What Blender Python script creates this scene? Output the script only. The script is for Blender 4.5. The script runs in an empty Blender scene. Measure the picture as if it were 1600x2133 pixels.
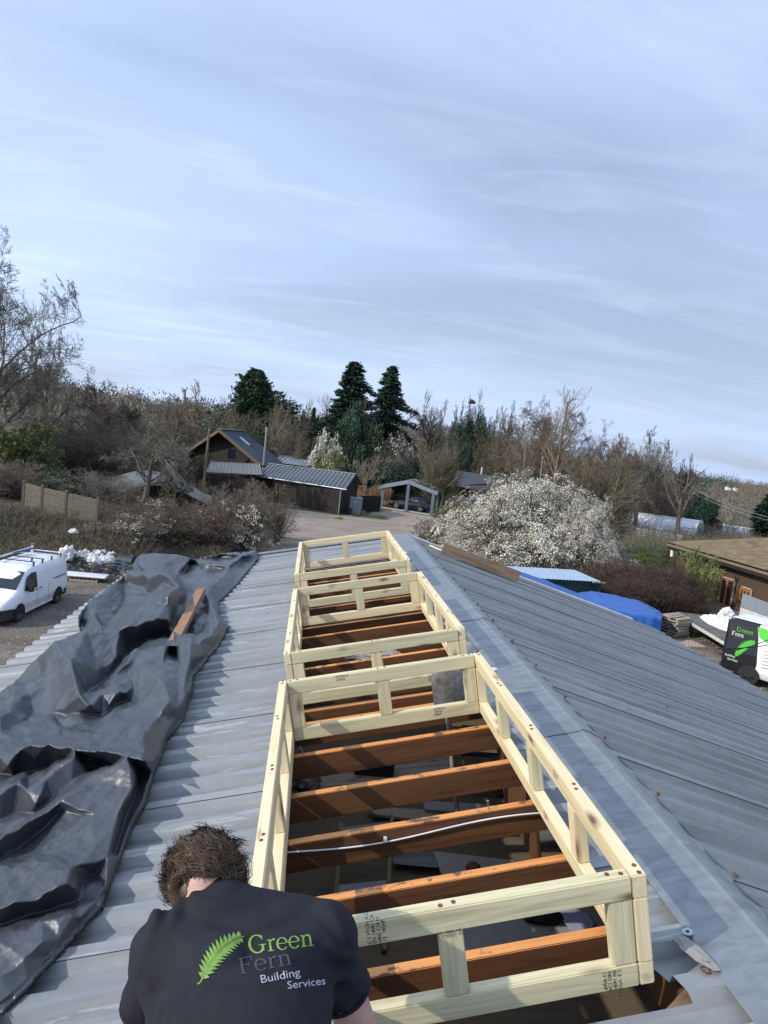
import bpy, bmesh, math, random
import numpy as np
from mathutils import Vector, Matrix, noise, geometry
from mathutils.bvhtree import BVHTree

sc = bpy.context.scene
COL = sc.collection
# ------------------------------------------------------------------ camera, sky, sun, exposure
CW = Vector((-0.0211, -1.9300, 7.9))
MW = Matrix(((0.9891, -0.1033, -0.1048), (-0.0942, 0.1102, -0.9894), (0.1137, 0.9885, 0.0993)))
xa = Vector((0.9891, -0.0942, 0.1137)).normalized()
za = Vector((-0.1048, -0.9894, 0.0993)); za = (za - xa * za.dot(xa)).normalized()
ya = za.cross(xa)
MW = Matrix((xa, ya, za)).transposed()
FPX = 1500.0
cam_d = bpy.data.cameras.new('camera')
cam = bpy.data.objects.new('camera', cam_d); COL.objects.link(cam)
cam.matrix_world = Matrix.Translation(CW) @ MW.to_4x4()
cam_d.sensor_fit = 'VERTICAL'; cam_d.sensor_height = 24.0; cam_d.lens = 24.0 * FPX / 2133.0
cam_d.clip_start = 0.05; cam_d.clip_end = 5000
sc.camera = cam

SUN_EL, SUN_AZ = math.radians(31.5), math.radians(69.5)      # azimuth the light travels to, from +Y towards +X
SUN_ROT = SUN_AZ + math.pi
world = bpy.data.worlds.new('World'); sc.world = world
world.use_nodes = True
NT = world.node_tree; NT.nodes.clear()
def wn(t, **k):
    n = NT.nodes.new(t)
    for a, b in k.items(): setattr(n, a, b)
    return n
sky = wn('ShaderNodeTexSky', sky_type='NISHITA'); sky.sun_disc = False
sky.sun_elevation = SUN_EL; sky.sun_rotation = SUN_ROT; sky.altitude = 50
sky.air_density = 1.0; sky.dust_density = 1.6; sky.ozone_density = 1.3
tc = wn('ShaderNodeTexCoord')
sep = wn('ShaderNodeSeparateXYZ'); NT.links.new(tc.outputs['Generated'], sep.inputs[0])
zc = wn('ShaderNodeMath', operation='MAXIMUM'); NT.links.new(sep.outputs[2], zc.inputs[0]); zc.inputs[1].default_value = 0.0
za_ = wn('ShaderNodeMath', operation='ADD'); NT.links.new(zc.outputs[0], za_.inputs[0]); za_.inputs[1].default_value = 0.12
dx = wn('ShaderNodeMath', operation='DIVIDE'); NT.links.new(sep.outputs[0], dx.inputs[0]); NT.links.new(za_.outputs[0], dx.inputs[1])
dy = wn('ShaderNodeMath', operation='DIVIDE'); NT.links.new(sep.outputs[1], dy.inputs[0]); NT.links.new(za_.outputs[0], dy.inputs[1])
cmb = wn('ShaderNodeCombineXYZ'); NT.links.new(dx.outputs[0], cmb.inputs[0]); NT.links.new(dy.outputs[0], cmb.inputs[1])
mp = wn('ShaderNodeMapping'); mp.inputs['Rotation'].default_value = (0, 0, math.radians(12)); mp.inputs['Scale'].default_value = (0.55, 0.9, 1)
mp.inputs['Location'].default_value = (3.3, 1.7, 0)
NT.links.new(cmb.outputs[0], mp.inputs[0])
n1 = wn('ShaderNodeTexNoise'); n1.inputs['Scale'].default_value = 0.75; n1.inputs['Detail'].default_value = 9; n1.inputs['Roughness'].default_value = 0.52; n1.inputs['Distortion'].default_value = 0.5
NT.links.new(mp.outputs[0], n1.inputs[0])
r1 = wn('ShaderNodeMapRange'); r1.inputs[1].default_value = 0.36; r1.inputs[2].default_value = 0.68; r1.inputs[3].default_value = 0.62; r1.inputs[4].default_value = 0.97
NT.links.new(n1.outputs[0], r1.inputs[0])
n2 = wn('ShaderNodeTexNoise'); n2.inputs['Scale'].default_value = 0.35; n2.inputs['Detail'].default_value = 4
NT.links.new(mp.outputs[0], n2.inputs[0])
r2 = wn('ShaderNodeMapRange'); r2.inputs[1].default_value = 0.35; r2.inputs[2].default_value = 0.65; r2.inputs[3].default_value = 0.75; r2.inputs[4].default_value = 1.15
NT.links.new(n2.outputs[0], r2.inputs[0])
mm = wn('ShaderNodeMath', operation='MULTIPLY', use_clamp=True); NT.links.new(r1.outputs[0], mm.inputs[0]); NT.links.new(r2.outputs[0], mm.inputs[1])
mix = wn('ShaderNodeMix', data_type='RGBA'); NT.links.new(mm.outputs[0], mix.inputs['Factor'])
NT.links.new(sky.outputs[0], mix.inputs['A']); mix.inputs['B'].default_value = (6.7, 8.4, 12.0, 1)
bgn = wn('ShaderNodeBackground'); bgn.inputs['Strength'].default_value = 0.102
# thin high cloud, brighter towards the sun
nc = wn('ShaderNodeTexNoise'); nc.inputs['Scale'].default_value = 2.6; nc.inputs['Detail'].default_value = 12; nc.inputs['Roughness'].default_value = 0.6; nc.inputs['Distortion'].default_value = 0.9
mp2 = wn('ShaderNodeMapping'); mp2.inputs['Rotation'].default_value = (0, 0, math.radians(-14)); mp2.inputs['Scale'].default_value = (0.34, 1.0, 1); mp2.inputs['Location'].default_value = (1.1, 4.6, 0)
NT.links.new(cmb.outputs[0], mp2.inputs[0]); NT.links.new(mp2.outputs[0], nc.inputs[0])
rc = wn('ShaderNodeMapRange'); rc.inputs[1].default_value = 0.50; rc.inputs[2].default_value = 0.72; rc.inputs[3].default_value = 0.0; rc.inputs[4].default_value = 0.26; NT.links.new(nc.outputs[0], rc.inputs[0])
mix2 = wn('ShaderNodeMix', data_type='RGBA'); NT.links.new(rc.outputs[0], mix2.inputs['Factor']); NT.links.new(mix.outputs['Result'], mix2.inputs['A']); mix2.inputs['B'].default_value = (9.0, 10.2, 12.2, 1)
dot = wn('ShaderNodeVectorMath', operation='DOT_PRODUCT'); NT.links.new(tc.outputs['Generated'], dot.inputs[0]); dot.inputs[1].default_value = (-math.sin(SUN_AZ), -math.cos(SUN_AZ) * 0.6, 0.15)
rd = wn('ShaderNodeMapRange'); rd.inputs[1].default_value = -1; rd.inputs[2].default_value = 1; rd.inputs[3].default_value = 0.78; rd.inputs[4].default_value = 1.38; NT.links.new(dot.outputs['Value'], rd.inputs[0])
vm = wn('ShaderNodeVectorMath', operation='SCALE'); NT.links.new(mix2.outputs['Result'], vm.inputs[0]); NT.links.new(rd.outputs[0], vm.inputs['Scale'])
NT.links.new(vm.outputs[0], bgn.inputs[0])
wo = wn('ShaderNodeOutputWorld'); NT.links.new(bgn.outputs[0], wo.inputs[0])

sun_d = bpy.data.lights.new('sun', 'SUN'); sun_d.energy = 3.7; sun_d.angle = math.radians(0.53); sun_d.color = (1.0, 0.935, 0.83)
sun = bpy.data.objects.new('sun', sun_d); COL.objects.link(sun)
sdir = Vector((math.sin(SUN_AZ) * math.cos(SUN_EL), math.cos(SUN_AZ) * math.cos(SUN_EL), -math.sin(SUN_EL)))
sun.rotation_euler = sdir.to_track_quat('-Z', 'Y').to_euler(); sun.location = (-30, -10, 30)
sc.view_settings.view_transform = 'Standard'; sc.view_settings.look = 'None'
sc.view_settings.exposure = 0.0; sc.view_settings.gamma = 1.0; sc.view_settings.use_curve_mapping = False
sc.cycles.max_bounces = 6; sc.cycles.diffuse_bounces = 3; sc.cycles.glossy_bounces = 3
sc.cycles.transmission_bounces = 4; sc.cycles.transparent_max_bounces = 8
sc.cycles.use_denoising = True

# ------------------------------------------------------------------ frames of reference
SL = math.radians(13.3); Z0 = 6.0837
SR = math.radians(14.7)
A4 = Matrix(((math.cos(SL), 0, -math.sin(SL), 0), (0, 1, 0, 0), (math.sin(SL), 0, math.cos(SL), Z0), (0, 0, 0, 1)))   # left slope: u up the slope, v along ridge, w off it
RID = A4 @ Vector((1.62, 0, 0.0))
B4 = Matrix(((math.cos(SR), 0, math.sin(SR), RID.x), (0, 1, 0, 0), (-math.sin(SR), 0, math.cos(SR), RID.z), (0, 0, 0, 1)))  # right slope: u down the slope
def ray(x, y): return MW @ Vector(((x - 800) / FPX, -(y - 1066.5) / FPX, -1.0))
def at(x, y, Y):
    d = ray(x, y); return CW + d * ((Y - CW.y) / d.y)
def onground(x, y, z=0.0):
    d = ray(x, y); return CW + d * ((z - CW.z) / d.z)
AI = A4.inverted()
def onroof(x, y, w=0.0):                     # pixel -> (u, v, w) on left slope
    c = AI @ CW; d = AI.to_3x3() @ ray(x, y)
    return c + d * ((w - c.z) / d.z)
BI = B4.inverted()
def onroofR(x, y, w=0.0):
    c = BI @ CW; d = BI.to_3x3() @ ray(x, y)
    return c + d * ((w - c.z) / d.z)

def sst(a, b, x):
    t = np.clip((np.asarray(x, dtype=float) - a) / (b - a), 0, 1); return t * t * (3 - 2 * t)
def gz(X, Y):
    X = np.asarray(X, dtype=float); Y = np.asarray(Y, dtype=float)
    bank = 1.8 * sst(-6.5, -10.5, X) * sst(31.5, 37, Y) * (1 - sst(58, 68, Y))
    R = np.hypot(X, Y)
    a = X / np.maximum(Y, 1.0)
    right = sst(0.20, 0.34, a)
    left = 1 - right
    zl = sst(110, 460, R) * (8.5 + 3 * sst(0.0, -0.45, a)) + 2.0 * np.sin(X / 60.0) * sst(150, 400, R)
    zr = -11 * sst(100, 260, R) + sst(280, 800, R) * (10.0 + 1.5 * np.sin(X / 90.0))
    far = left * zl + right * zr
    rough = (np.sin(X * 0.11 + 1.3) * np.cos(Y * 0.09)) * 0.8 * sst(120, 200, R)
    return np.where(Y > 0, bank + far + rough, 0.0)
def gzf(x, y): return float(gz(x, y))

# ------------------------------------------------------------------ mesh helpers
def wm(o): return (wm(o.parent) if o.parent else Matrix.Identity(4)) @ o.matrix_basis
def put(o, parent=None, world=None):
    COL.objects.link(o)
    W = world if world is not None else Matrix.Identity(4)
    if parent is not None:
        o.parent = parent; o.matrix_basis = wm(parent).inverted() @ W
    else: o.matrix_basis = W
    return o
def mesh_np(name, V, F, smooth=False):
    V = np.ascontiguousarray(V, dtype=np.float32); F = np.ascontiguousarray(F, dtype=np.int32)
    me = bpy.data.meshes.new(name); k = F.shape[1]
    me.vertices.add(len(V)); me.vertices.foreach_set('co', V.ravel())
    me.loops.add(F.size); me.loops.foreach_set('vertex_index', F.ravel())
    me.polygons.add(len(F)); me.polygons.foreach_set('loop_start', np.arange(0, F.size, k, dtype=np.int32))
    try: me.polygons.foreach_set('loop_total', np.full(len(F), k, dtype=np.int32))
    except Exception: pass
    me.update(calc_edges=True)
    if smooth: me.polygons.foreach_set('use_smooth', np.ones(len(F), dtype=bool))
    return me
def mesh_obj(name, me, mat, parent=None, world=None):
    if mat is not None and not len(me.materials): me.materials.append(mat)
    return put(bpy.data.objects.new(name, me), parent, world)
class MB:
    """collects shapes in world coordinates; build() makes ONE mesh object"""
    def __init__(s): s.v = []; s.f = []; s.sm = []
    def add(s, vs, fs, smooth=False):
        b = len(s.v); s.v += [tuple(p) for p in vs]; s.f += [tuple(b + i for i in f) for f in fs]; s.sm += [smooth] * len(fs); return s
    def box(s, c, size, rot=None, M=None):
        hx, hy, hz = size[0] / 2, size[1] / 2, size[2] / 2
        P = [Vector((x, y, z)) for x in (-hx, hx) for y in (-hy, hy) for z in (-hz, hz)]
        if rot is not None: P = [Matrix.Rotation(rot, 3, 'Z') @ p for p in P]
        if M is not None: P = [M @ p for p in P]
        P = [p + Vector(c) for p in P]
        return s.add(P, [(0, 1, 3, 2), (4, 6, 7, 5), (0, 4, 5, 1), (2, 3, 7, 6), (0, 2, 6, 4), (1, 5, 7, 3)])
    def bar(s, p0, p1, w, h, up=(0, 0, 1)):
        p0, p1 = Vector(p0), Vector(p1); x = (p1 - p0).normalized(); u = Vector(up)
        y = u.cross(x)
        if y.length < 1e-4: y = Vector((0, 1, 0)).cross(x)
        y.normalize(); z = x.cross(y)
        P = [q + y * (a * w / 2) + z * (b * h / 2) for q in (p0, p1) for a in (-1, 1) for b in (-1, 1)]
        return s.add(P, [(0, 1, 3, 2), (4, 6, 7, 5), (0, 4, 5, 1), (2, 3, 7, 6), (0, 2, 6, 4), (1, 5, 7, 3)])
    def tube(s, pts, r, n=8, cap=True, smooth=True):
        pts = [Vector(p) for p in pts]; R = r if hasattr(r, '__len__') else [r] * len(pts)
        rings = []; ref = None
        for i, p in enumerate(pts):
            t = (pts[min(i + 1, len(pts) - 1)] - pts[max(i - 1, 0)]).normalized()
            if ref is None:
                ref = Vector((0, 0, 1)) if abs(t.z) < 0.9 else Vector((1, 0, 0))
            a = (ref - t * ref.dot(t)).normalized(); ref = a; b = t.cross(a)
            rings.append([p + (a * math.cos(2 * math.pi * k / n) + b * math.sin(2 * math.pi * k / n)) * R[i] for k in range(n)])
        vs = [q for rg in rings for q in rg]; fs = []
        for i in range(len(pts) - 1):
            for k in range(n): fs.append((i * n + k, i * n + (k + 1) % n, (i + 1) * n + (k + 1) % n, (i + 1) * n + k))
        s.add(vs, fs, smooth)
        if cap:
            s.add(rings[0], [tuple(range(n))[::-1]]); s.add(rings[-1], [tuple(range(n))])
        return s
    def poly(s, pts, th=None, dirn=None):
        pts = [Vector(p) for p in pts]; n = len(pts)
        if th is None: return s.add(pts, [tuple(range(n))])
        d = Vector(dirn) if dirn is not None else (pts[1] - pts[0]).cross(pts[2] - pts[0]).normalized()
        q = [p + d * th for p in pts]
        return s.add(pts + q, [tuple(range(n))[::-1], tuple(range(n, 2 * n))] + [(i, (i + 1) % n, n + (i + 1) % n, n + i) for i in range(n)])
    def loft(s, secs, cap=True, smooth=True, closed=True):
        n = len(secs[0]); vs = [p for q in secs for p in q]; fs = []
        for i in range(len(secs) - 1):
            for k in range(n if closed else n - 1):
                fs.append((i * n + k, i * n + (k + 1) % n, (i + 1) * n + (k + 1) % n, (i + 1) * n + k))
        s.add(vs, fs, smooth)
        if cap: s.add(secs[0], [tuple(range(n))[::-1]], False); s.add(secs[-1], [tuple(range(n))], False)
        return s
    def build(s, name, mat, parent=None, bevel=0.0, origin=None, M=None, seg=1, autosmooth=True):
        me = bpy.data.meshes.new(name)
        O = Vector(origin) if origin is not None else (wm(parent).translation if parent is not None else Vector(s.v[0]))
        V = [Vector(p) - O for p in s.v]
        if M is not None: V = [Vector(p) for p in s.v]
        me.from_pydata(V, [], s.f)
        me.polygons.foreach_set('use_smooth', s.sm)
        bm = bmesh.new(); bm.from_mesh(me)
        if bevel > 0:
            bmesh.ops.bevel(bm, geom=[e for e in bm.edges if len(e.link_faces) == 2 and e.calc_face_angle(0) > 0.6], offset=bevel, segments=seg, affect='EDGES')
        bmesh.ops.recalc_face_normals(bm, faces=bm.faces)
        bm.to_mesh(me); bm.free()
        o = bpy.data.objects.new(name, me); me.materials.append(mat)
        return put(o, parent, M if M is not None else Matrix.Translation(O))
def tag(o, label=None, cat=None, group=None, kind=None):
    if label: o['label'] = label
    if cat: o['category'] = cat
    if group: o['group'] = group
    if kind: o['kind'] = kind
    return o
def empty(name, loc, label=None, cat=None, group=None, rz=0.0):
    o = bpy.data.objects.new(name, None); o.empty_display_size = 0.2; COL.objects.link(o)
    o.matrix_basis = Matrix.Translation(Vector(loc)) @ Matrix.Rotation(rz, 4, 'Z')
    return tag(o, label, cat, group)
def copy_tree(o, parent=None):
    c = o.copy(); COL.objects.link(c); c.parent = parent
    for ch in list(o.children): copy_tree(ch, c)
    return c

# ------------------------------------------------------------------ materials
def new_mat(name):
    m = bpy.data.materials.new(name); m.use_nodes = True
    nt = m.node_tree; b = nt.nodes['Principled BSDF']
    return m, nt, b
def tex(nt, kind='Object', scale=(1, 1, 1), rnd=False):
    t = nt.nodes.new('ShaderNodeTexCoord'); mpn = nt.nodes.new('ShaderNodeMapping'); mpn.inputs['Scale'].default_value = scale
    nt.links.new(t.outputs[kind], mpn.inputs[0])
    if rnd:
        oi = nt.nodes.new('ShaderNodeObjectInfo'); m_ = nt.nodes.new('ShaderNodeMath'); m_.operation = 'MULTIPLY'; m_.inputs[1].default_value = 37.0
        nt.links.new(oi.outputs['Random'], m_.inputs[0]); nt.links.new(m_.outputs[0], mpn.inputs['Location'])
    return mpn.outputs[0]
def noise_n(nt, vec, scale, detail=4, rough=0.55, dist=0.0):
    n = nt.nodes.new('ShaderNodeTexNoise'); n.inputs['Scale'].default_value = scale; n.inputs['Detail'].default_value = detail
    n.inputs['Roughness'].default_value = rough; n.inputs['Distortion'].default_value = dist
    if vec is not None: nt.links.new(vec, n.inputs['Vector'])
    return n.outputs[0]
def ramp(nt, fac, stops):
    r = nt.nodes.new('ShaderNodeValToRGB'); e = r.color_ramp.elements
    while len(e) < len(stops): e.new(0.5)
    for i, (p, c) in enumerate(stops):
        e[i].position = p; e[i].color = (c[0], c[1], c[2], 1) if hasattr(c, '__len__') else (c, c, c, 1)
    nt.links.new(fac, r.inputs[0]); return r.outputs[0]
def mixc(nt, fac, a, b, mode='MIX'):
    m = nt.nodes.new('ShaderNodeMix'); m.data_type = 'RGBA'; m.blend_type = mode
    for s, v in ((m.inputs['Factor'], fac), (m.inputs['A'], a), (m.inputs['B'], b)):
        if hasattr(v, 'is_linked'): nt.links.new(v, s)
        elif hasattr(v, '__len__'): s.default_value = (v[0], v[1], v[2], 1)
        else: s.default_value = v
    return m.outputs['Result']
def bump(nt, b, h, strength=0.3, dist=0.01):
    n = nt.nodes.new('ShaderNodeBump'); n.inputs['Strength'].default_value = strength; n.inputs['Distance'].default_value = dist
    nt.links.new(h, n.inputs['Height']); nt.links.new(n.outputs[0], b.inputs['Normal'])
def plain(name, c, rough=0.6, metal=0.0, var=0.25, scale=6.0, bumpd=0.0, spec=0.5, rnd=False, c2=None, detail=5):
    m, nt, b = new_mat(name)
    v = tex(nt, 'Object', rnd=rnd); f = noise_n(nt, v, scale, detail)
    lo = tuple(x * (1 - var) for x in c); hi = c2 if c2 else tuple(min(1, x * (1 + var)) for x in c)
    col = ramp(nt, f, [(0.3, lo), (0.7, hi)])
    nt.links.new(col, b.inputs['Base Color']); b.inputs['Roughness'].default_value = rough; b.inputs['Metallic'].default_value = metal
    b.inputs['Specular IOR Level'].default_value = spec
    if bumpd > 0:
        f2 = noise_n(nt, v, scale * 4, 4); bump(nt, b, f2, 0.6, bumpd)
    return m
def wood(name, base, dark, knots=True, rough=0.6, grain=1.0, stain=None, wet=0.0):
    """grain runs along local X of each timber"""
    m, nt, b = new_mat(name)
    v = tex(nt, 'Object', (1.6, 28, 28), rnd=True)
    f = noise_n(nt, v, 1.0, 5, 0.6, 0.9)
    v2 = tex(nt, 'Object', (3, 220, 220), rnd=True); f2 = noise_n(nt, v2, 1.0, 3)
    v3 = tex(nt, 'Object', (1, 1, 1), rnd=True); f3 = noise_n(nt, v3, 2.2, 3)
    c1 = ramp(nt, f, [(0.34, dark), (0.50, base), (0.62, tuple(x * 1.06 for x in base)), (0.72, tuple((x + y) / 2 for x, y in zip(base, dark)))])
    c2 = mixc(nt, ramp(nt, f2, [(0.35, 0.35 * grain), (0.6, 0.0)]), c1, tuple(x * 0.7 for x in dark))
    c3 = mixc(nt, ramp(nt, f3, [(0.4, 0.0), (0.75, 0.35)]), c2, tuple(x * 0.8 for x in base))
    oi = nt.nodes.new('ShaderNodeObjectInfo')
    out = mixc(nt, ramp(nt, oi.outputs['Random'], [(0.0, 0.0), (1.0, 0.30)]), c3, tuple(x * 0.72 for x in base))
    if knots:
        vk = tex(nt, 'Object', (3.2, 9, 9), rnd=True)
        vo = nt.nodes.new('ShaderNodeTexVoronoi'); vo.inputs['Scale'].default_value = 1.0; nt.links.new(vk, vo.inputs['Vector'])
        out = mixc(nt, ramp(nt, vo.outputs['Distance'], [(0.06, 0.9), (0.12, 0.45), (0.22, 0.0)]), out, (0.13, 0.06, 0.025))
    if stain is not None:
        vs = tex(nt, 'Object', (5, 9, 9), rnd=True); fs = noise_n(nt, vs, 1.4, 4, 0.7)
        out = mixc(nt, ramp(nt, fs, [(0.56, 0.0), (0.63, 0.85)]), out, stain)
    nt.links.new(out, b.inputs['Base Color']); b.inputs['Roughness'].default_value = rough
    bump(nt, b, f2, 0.25, 0.002)
    return m
def metal_sheet(name, base, light, dark, along=(0.6, 9, 9), rough=0.42, metal=0.55, patches=0.5):
    m, nt, b = new_mat(name)
    v = tex(nt, 'Object', along, rnd=True); f = noise_n(nt, v, 1.0, 6, 0.62, 0.6)
    v2 = tex(nt, 'Object', (1, 1, 1), rnd=True); f2 = noise_n(nt, v2, 16, 6, 0.7); f3 = noise_n(nt, v2, 1.3, 3)
    vp = tex(nt, 'Object', (1.5, 16, 16), rnd=True); fp = noise_n(nt, vp, 1.0, 9, 0.7, 0.3)
    c = ramp(nt, f, [(0.28, dark), (0.5, base), (0.72, tuple((x + y) / 2 for x, y in zip(base, light)))])
    c = mixc(nt, ramp(nt, f2, [(0.42, 0.0), (0.7, 0.35)]), c, dark)
    c = mixc(nt, ramp(nt, fp, [(0.575, 0.0), (0.60, patches)]), c, light)
    c = mixc(nt, ramp(nt, f3, [(0.4, 0.0), (0.7, 0.25)]), c, dark)
    nt.links.new(c, b.inputs['Base Color']); b.inputs['Metallic'].default_value = metal
    r = ramp(nt, f, [(0.3, rough + 0.12), (0.7, rough - 0.06)]); nt.links.new(r, b.inputs['Roughness'])
    bump(nt, b, f2, 0.15, 0.003)
    return m
M = {}
M['pine'] = wood('new_pine', (0.80, 0.68, 0.43), (0.64, 0.50, 0.27), True, 0.62)
M['pine_green'] = wood('treated_pine', (0.66, 0.595, 0.375), (0.47, 0.42, 0.235), True, 0.62)
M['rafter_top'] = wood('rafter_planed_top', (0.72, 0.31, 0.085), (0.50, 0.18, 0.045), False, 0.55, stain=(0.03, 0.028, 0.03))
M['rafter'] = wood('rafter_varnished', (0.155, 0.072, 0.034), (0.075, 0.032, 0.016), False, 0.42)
M['old_board'] = wood('weathered_board', (0.24, 0.17, 0.11), (0.10, 0.06, 0.035), True, 0.75)
M['batten'] = wood('brown_batten', (0.33, 0.19, 0.10), (0.19, 0.095, 0.045), True, 0.7)
M['plank'] = wood('pale_plank', (0.42, 0.35, 0.27), (0.27, 0.21, 0.15), True, 0.75)
M['dark_clad'] = wood('dark_cladding', (0.020, 0.0145, 0.012), (0.010, 0.0075, 0.0065), False, 0.8)
M['brown_clad'] = wood('brown_cladding', (0.105, 0.062, 0.040), (0.06, 0.034, 0.022), False, 0.75)
M['dark_batten'] = wood('dark_cover_batten', (0.060, 0.042, 0.033), (0.03, 0.021, 0.017), False, 0.8)
M['fence_wood'] = wood('grey_fence_wood', (0.175, 0.155, 0.115), (0.07, 0.062, 0.045), False, 0.85, stain=(0.045, 0.045, 0.028))
M['post_wood'] = wood('post_wood', (0.16, 0.12, 0.075), (0.08, 0.06, 0.035), False, 0.85)
M['door_wood'] = wood('orange_door_wood', (0.42, 0.17, 0.05), (0.25, 0.09, 0.025), False, 0.5)
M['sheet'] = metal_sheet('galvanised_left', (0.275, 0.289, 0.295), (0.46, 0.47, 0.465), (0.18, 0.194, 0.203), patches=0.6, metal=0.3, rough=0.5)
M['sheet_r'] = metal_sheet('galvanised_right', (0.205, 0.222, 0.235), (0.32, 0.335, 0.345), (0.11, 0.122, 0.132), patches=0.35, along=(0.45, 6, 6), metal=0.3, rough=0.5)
M['flash'] = metal_sheet('ridge_zinc', (0.27, 0.288, 0.296), (0.41, 0.425, 0.43), (0.19, 0.205, 0.216), along=(5, 14, 14), patches=0.08, rough=0.38)
M['black'] = plain('black_gap', (0.012, 0.012, 0.013), 0.8)
M['dark_metal'] = plain('dark_metal', (0.03, 0.03, 0.032), 0.5, 0.6)
M['steel'] = plain('dull_steel', (0.30, 0.29, 0.28), 0.5, 0.7, 0.4, 25)
M['rust'] = plain('rust', (0.14, 0.06, 0.03), 0.8, 0.1, 0.4, 30)
M['white_plastic'] = plain('white_plastic', (0.72, 0.72, 0.70), 0.45, 0, 0.08)
M['white_paint'] = plain('white_paint', (0.78, 0.80, 0.82), 0.28, 0, 0.03, 2.0)
M['white_dirty'] = plain('white_paint_dirty', (0.70, 0.71, 0.72), 0.4, 0, 0.12, 3.0)
M['black_paint'] = plain('black_paint', (0.012, 0.013, 0.016), 0.25, 0, 0.1)
M['black_plastic'] = plain('black_plastic', (0.022, 0.023, 0.026), 0.55)
M['rubber'] = plain('tyre_rubber', (0.022, 0.022, 0.022), 0.85, 0, 0.3, 20)
M['rim'] = plain('silver_rim', (0.52, 0.53, 0.54), 0.35, 0.8, 0.1)
M['rim_dirty'] = plain('dusty_rim', (0.16, 0.155, 0.15), 0.6, 0.4, 0.3)
M['glass'] = plain('dark_glass', (0.02, 0.025, 0.028), 0.06, 0, 0.1)
M['lamp_glass'] = plain('lamp_glass', (0.45, 0.47, 0.50), 0.08, 0.5, 0.2)
M['green'] = plain('logo_green', (0.075, 0.50, 0.035), 0.4, 0, 0.04)
M['print_green'] = plain('print_green', (0.16, 0.29, 0.055), 0.85, 0, 0.25, 60)
M['print_grey'] = plain('print_grey', (0.055, 0.060, 0.075), 0.85, 0, 0.2, 60)
M['print_white'] = plain('print_white', (0.42, 0.44, 0.47), 0.8, 0, 0.15, 60)
M['ink'] = plain('black_ink', (0.02, 0.02, 0.025), 0.7)
M['yellow'] = plain('yellow_paint', (0.55, 0.36, 0.02), 0.5, 0, 0.2)
M['ladder'] = plain('ladder_yellow', (0.10, 0.09, 0.012), 0.5, 0, 0.2)
M['grey_steel'] = plain('grey_painted_steel', (0.19, 0.225, 0.26), 0.45, 0.2, 0.1)
M['standing_seam'] = plain('dark_grey_roof', (0.105, 0.115, 0.128), 0.42, 0.35, 0.15, 3)
M['blue_roof'] = plain('blue_slate_sheet', (0.045, 0.062, 0.085), 0.45, 0.3, 0.2, 3)
M['light_roof'] = plain('light_sheet_roof', (0.42, 0.47, 0.50), 0.4, 0.5, 0.2, 4)
M['container_roof'] = plain('pale_blue_sheet', (0.38, 0.50, 0.60), 0.4, 0.4, 0.12, 4)
M['felt'] = plain('grey_felt', (0.12, 0.125, 0.13), 0.9, 0, 0.25, 5)
M['slate'] = plain('dark_slate', (0.045, 0.045, 0.048), 0.7, 0, 0.3, 8)
M['moss_roof'] = plain('brown_fibre_roof', (0.165, 0.115, 0.062), 0.9, 0, 0.3, 2.0, c2=(0.24, 0.185, 0.10))
M['grp'] = plain('pale_rooflight', (0.42, 0.41, 0.30), 0.6, 0, 0.2, 6)
M['container_green'] = plain('dark_green_steel', (0.008, 0.05, 0.042), 0.5, 0.1, 0.25)
M['blue_tarp'] = plain('blue_tarpaulin', (0.018, 0.10, 0.36), 0.42, 0, 0.2, 2.5, bumpd=0.01)
M['trailer_bed'] = plain('trailer_ply', (0.11, 0.10, 0.088), 0.8, 0, 0.35, 3)
M['panel_grey'] = plain('grey_panel', (0.20, 0.235, 0.255), 0.5, 0, 0.1)
M['panel_white'] = plain('grubby_white_panel', (0.50, 0.50, 0.46), 0.6, 0, 0.2)
M['plasterboard'] = plain('plasterboard', (0.30, 0.27, 0.25), 0.8, 0, 0.1)
M['insul'] = plain('grey_insulation', (0.35, 0.34, 0.32), 0.95, 0, 0.4, 40, 0.01)
M['lav_paper'] = plain('lavender_paper', (0.34, 0.36, 0.52), 0.7, 0, 0.1)
M['brick_orange'] = plain('orange_roll', (0.42, 0.13, 0.05), 0.7, 0, 0.2)
M['terracotta'] = plain('terracotta', (0.30, 0.13, 0.07), 0.85)
M['corten'] = plain('rusty_planter', (0.09, 0.045, 0.03), 0.85, 0, 0.3)
M['blue_plastic'] = plain('blue_plastic', (0.02, 0.09, 0.30), 0.5)
M['bag_white'] = plain('white_rubbish', (0.58, 0.58, 0.57), 0.6, 0, 0.2, 4)
def film():
    m, nt, b = new_mat('polytunnel_film')
    b.inputs['Base Color'].default_value = (0.68, 0.71, 0.73, 1); b.inputs['Roughness'].default_value = 0.35
    tr = nt.nodes.new('ShaderNodeBsdfTransparent'); mx = nt.nodes.new('ShaderNodeMixShader'); mx.inputs[0].default_value = 0.82
    nt.links.new(tr.outputs[0], mx.inputs[1]); nt.links.new(b.outputs[0], mx.inputs[2])
    nt.links.new(mx.outputs[0], nt.nodes['Material Output'].inputs['Surface']); return m
M['film'] = film()
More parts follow.
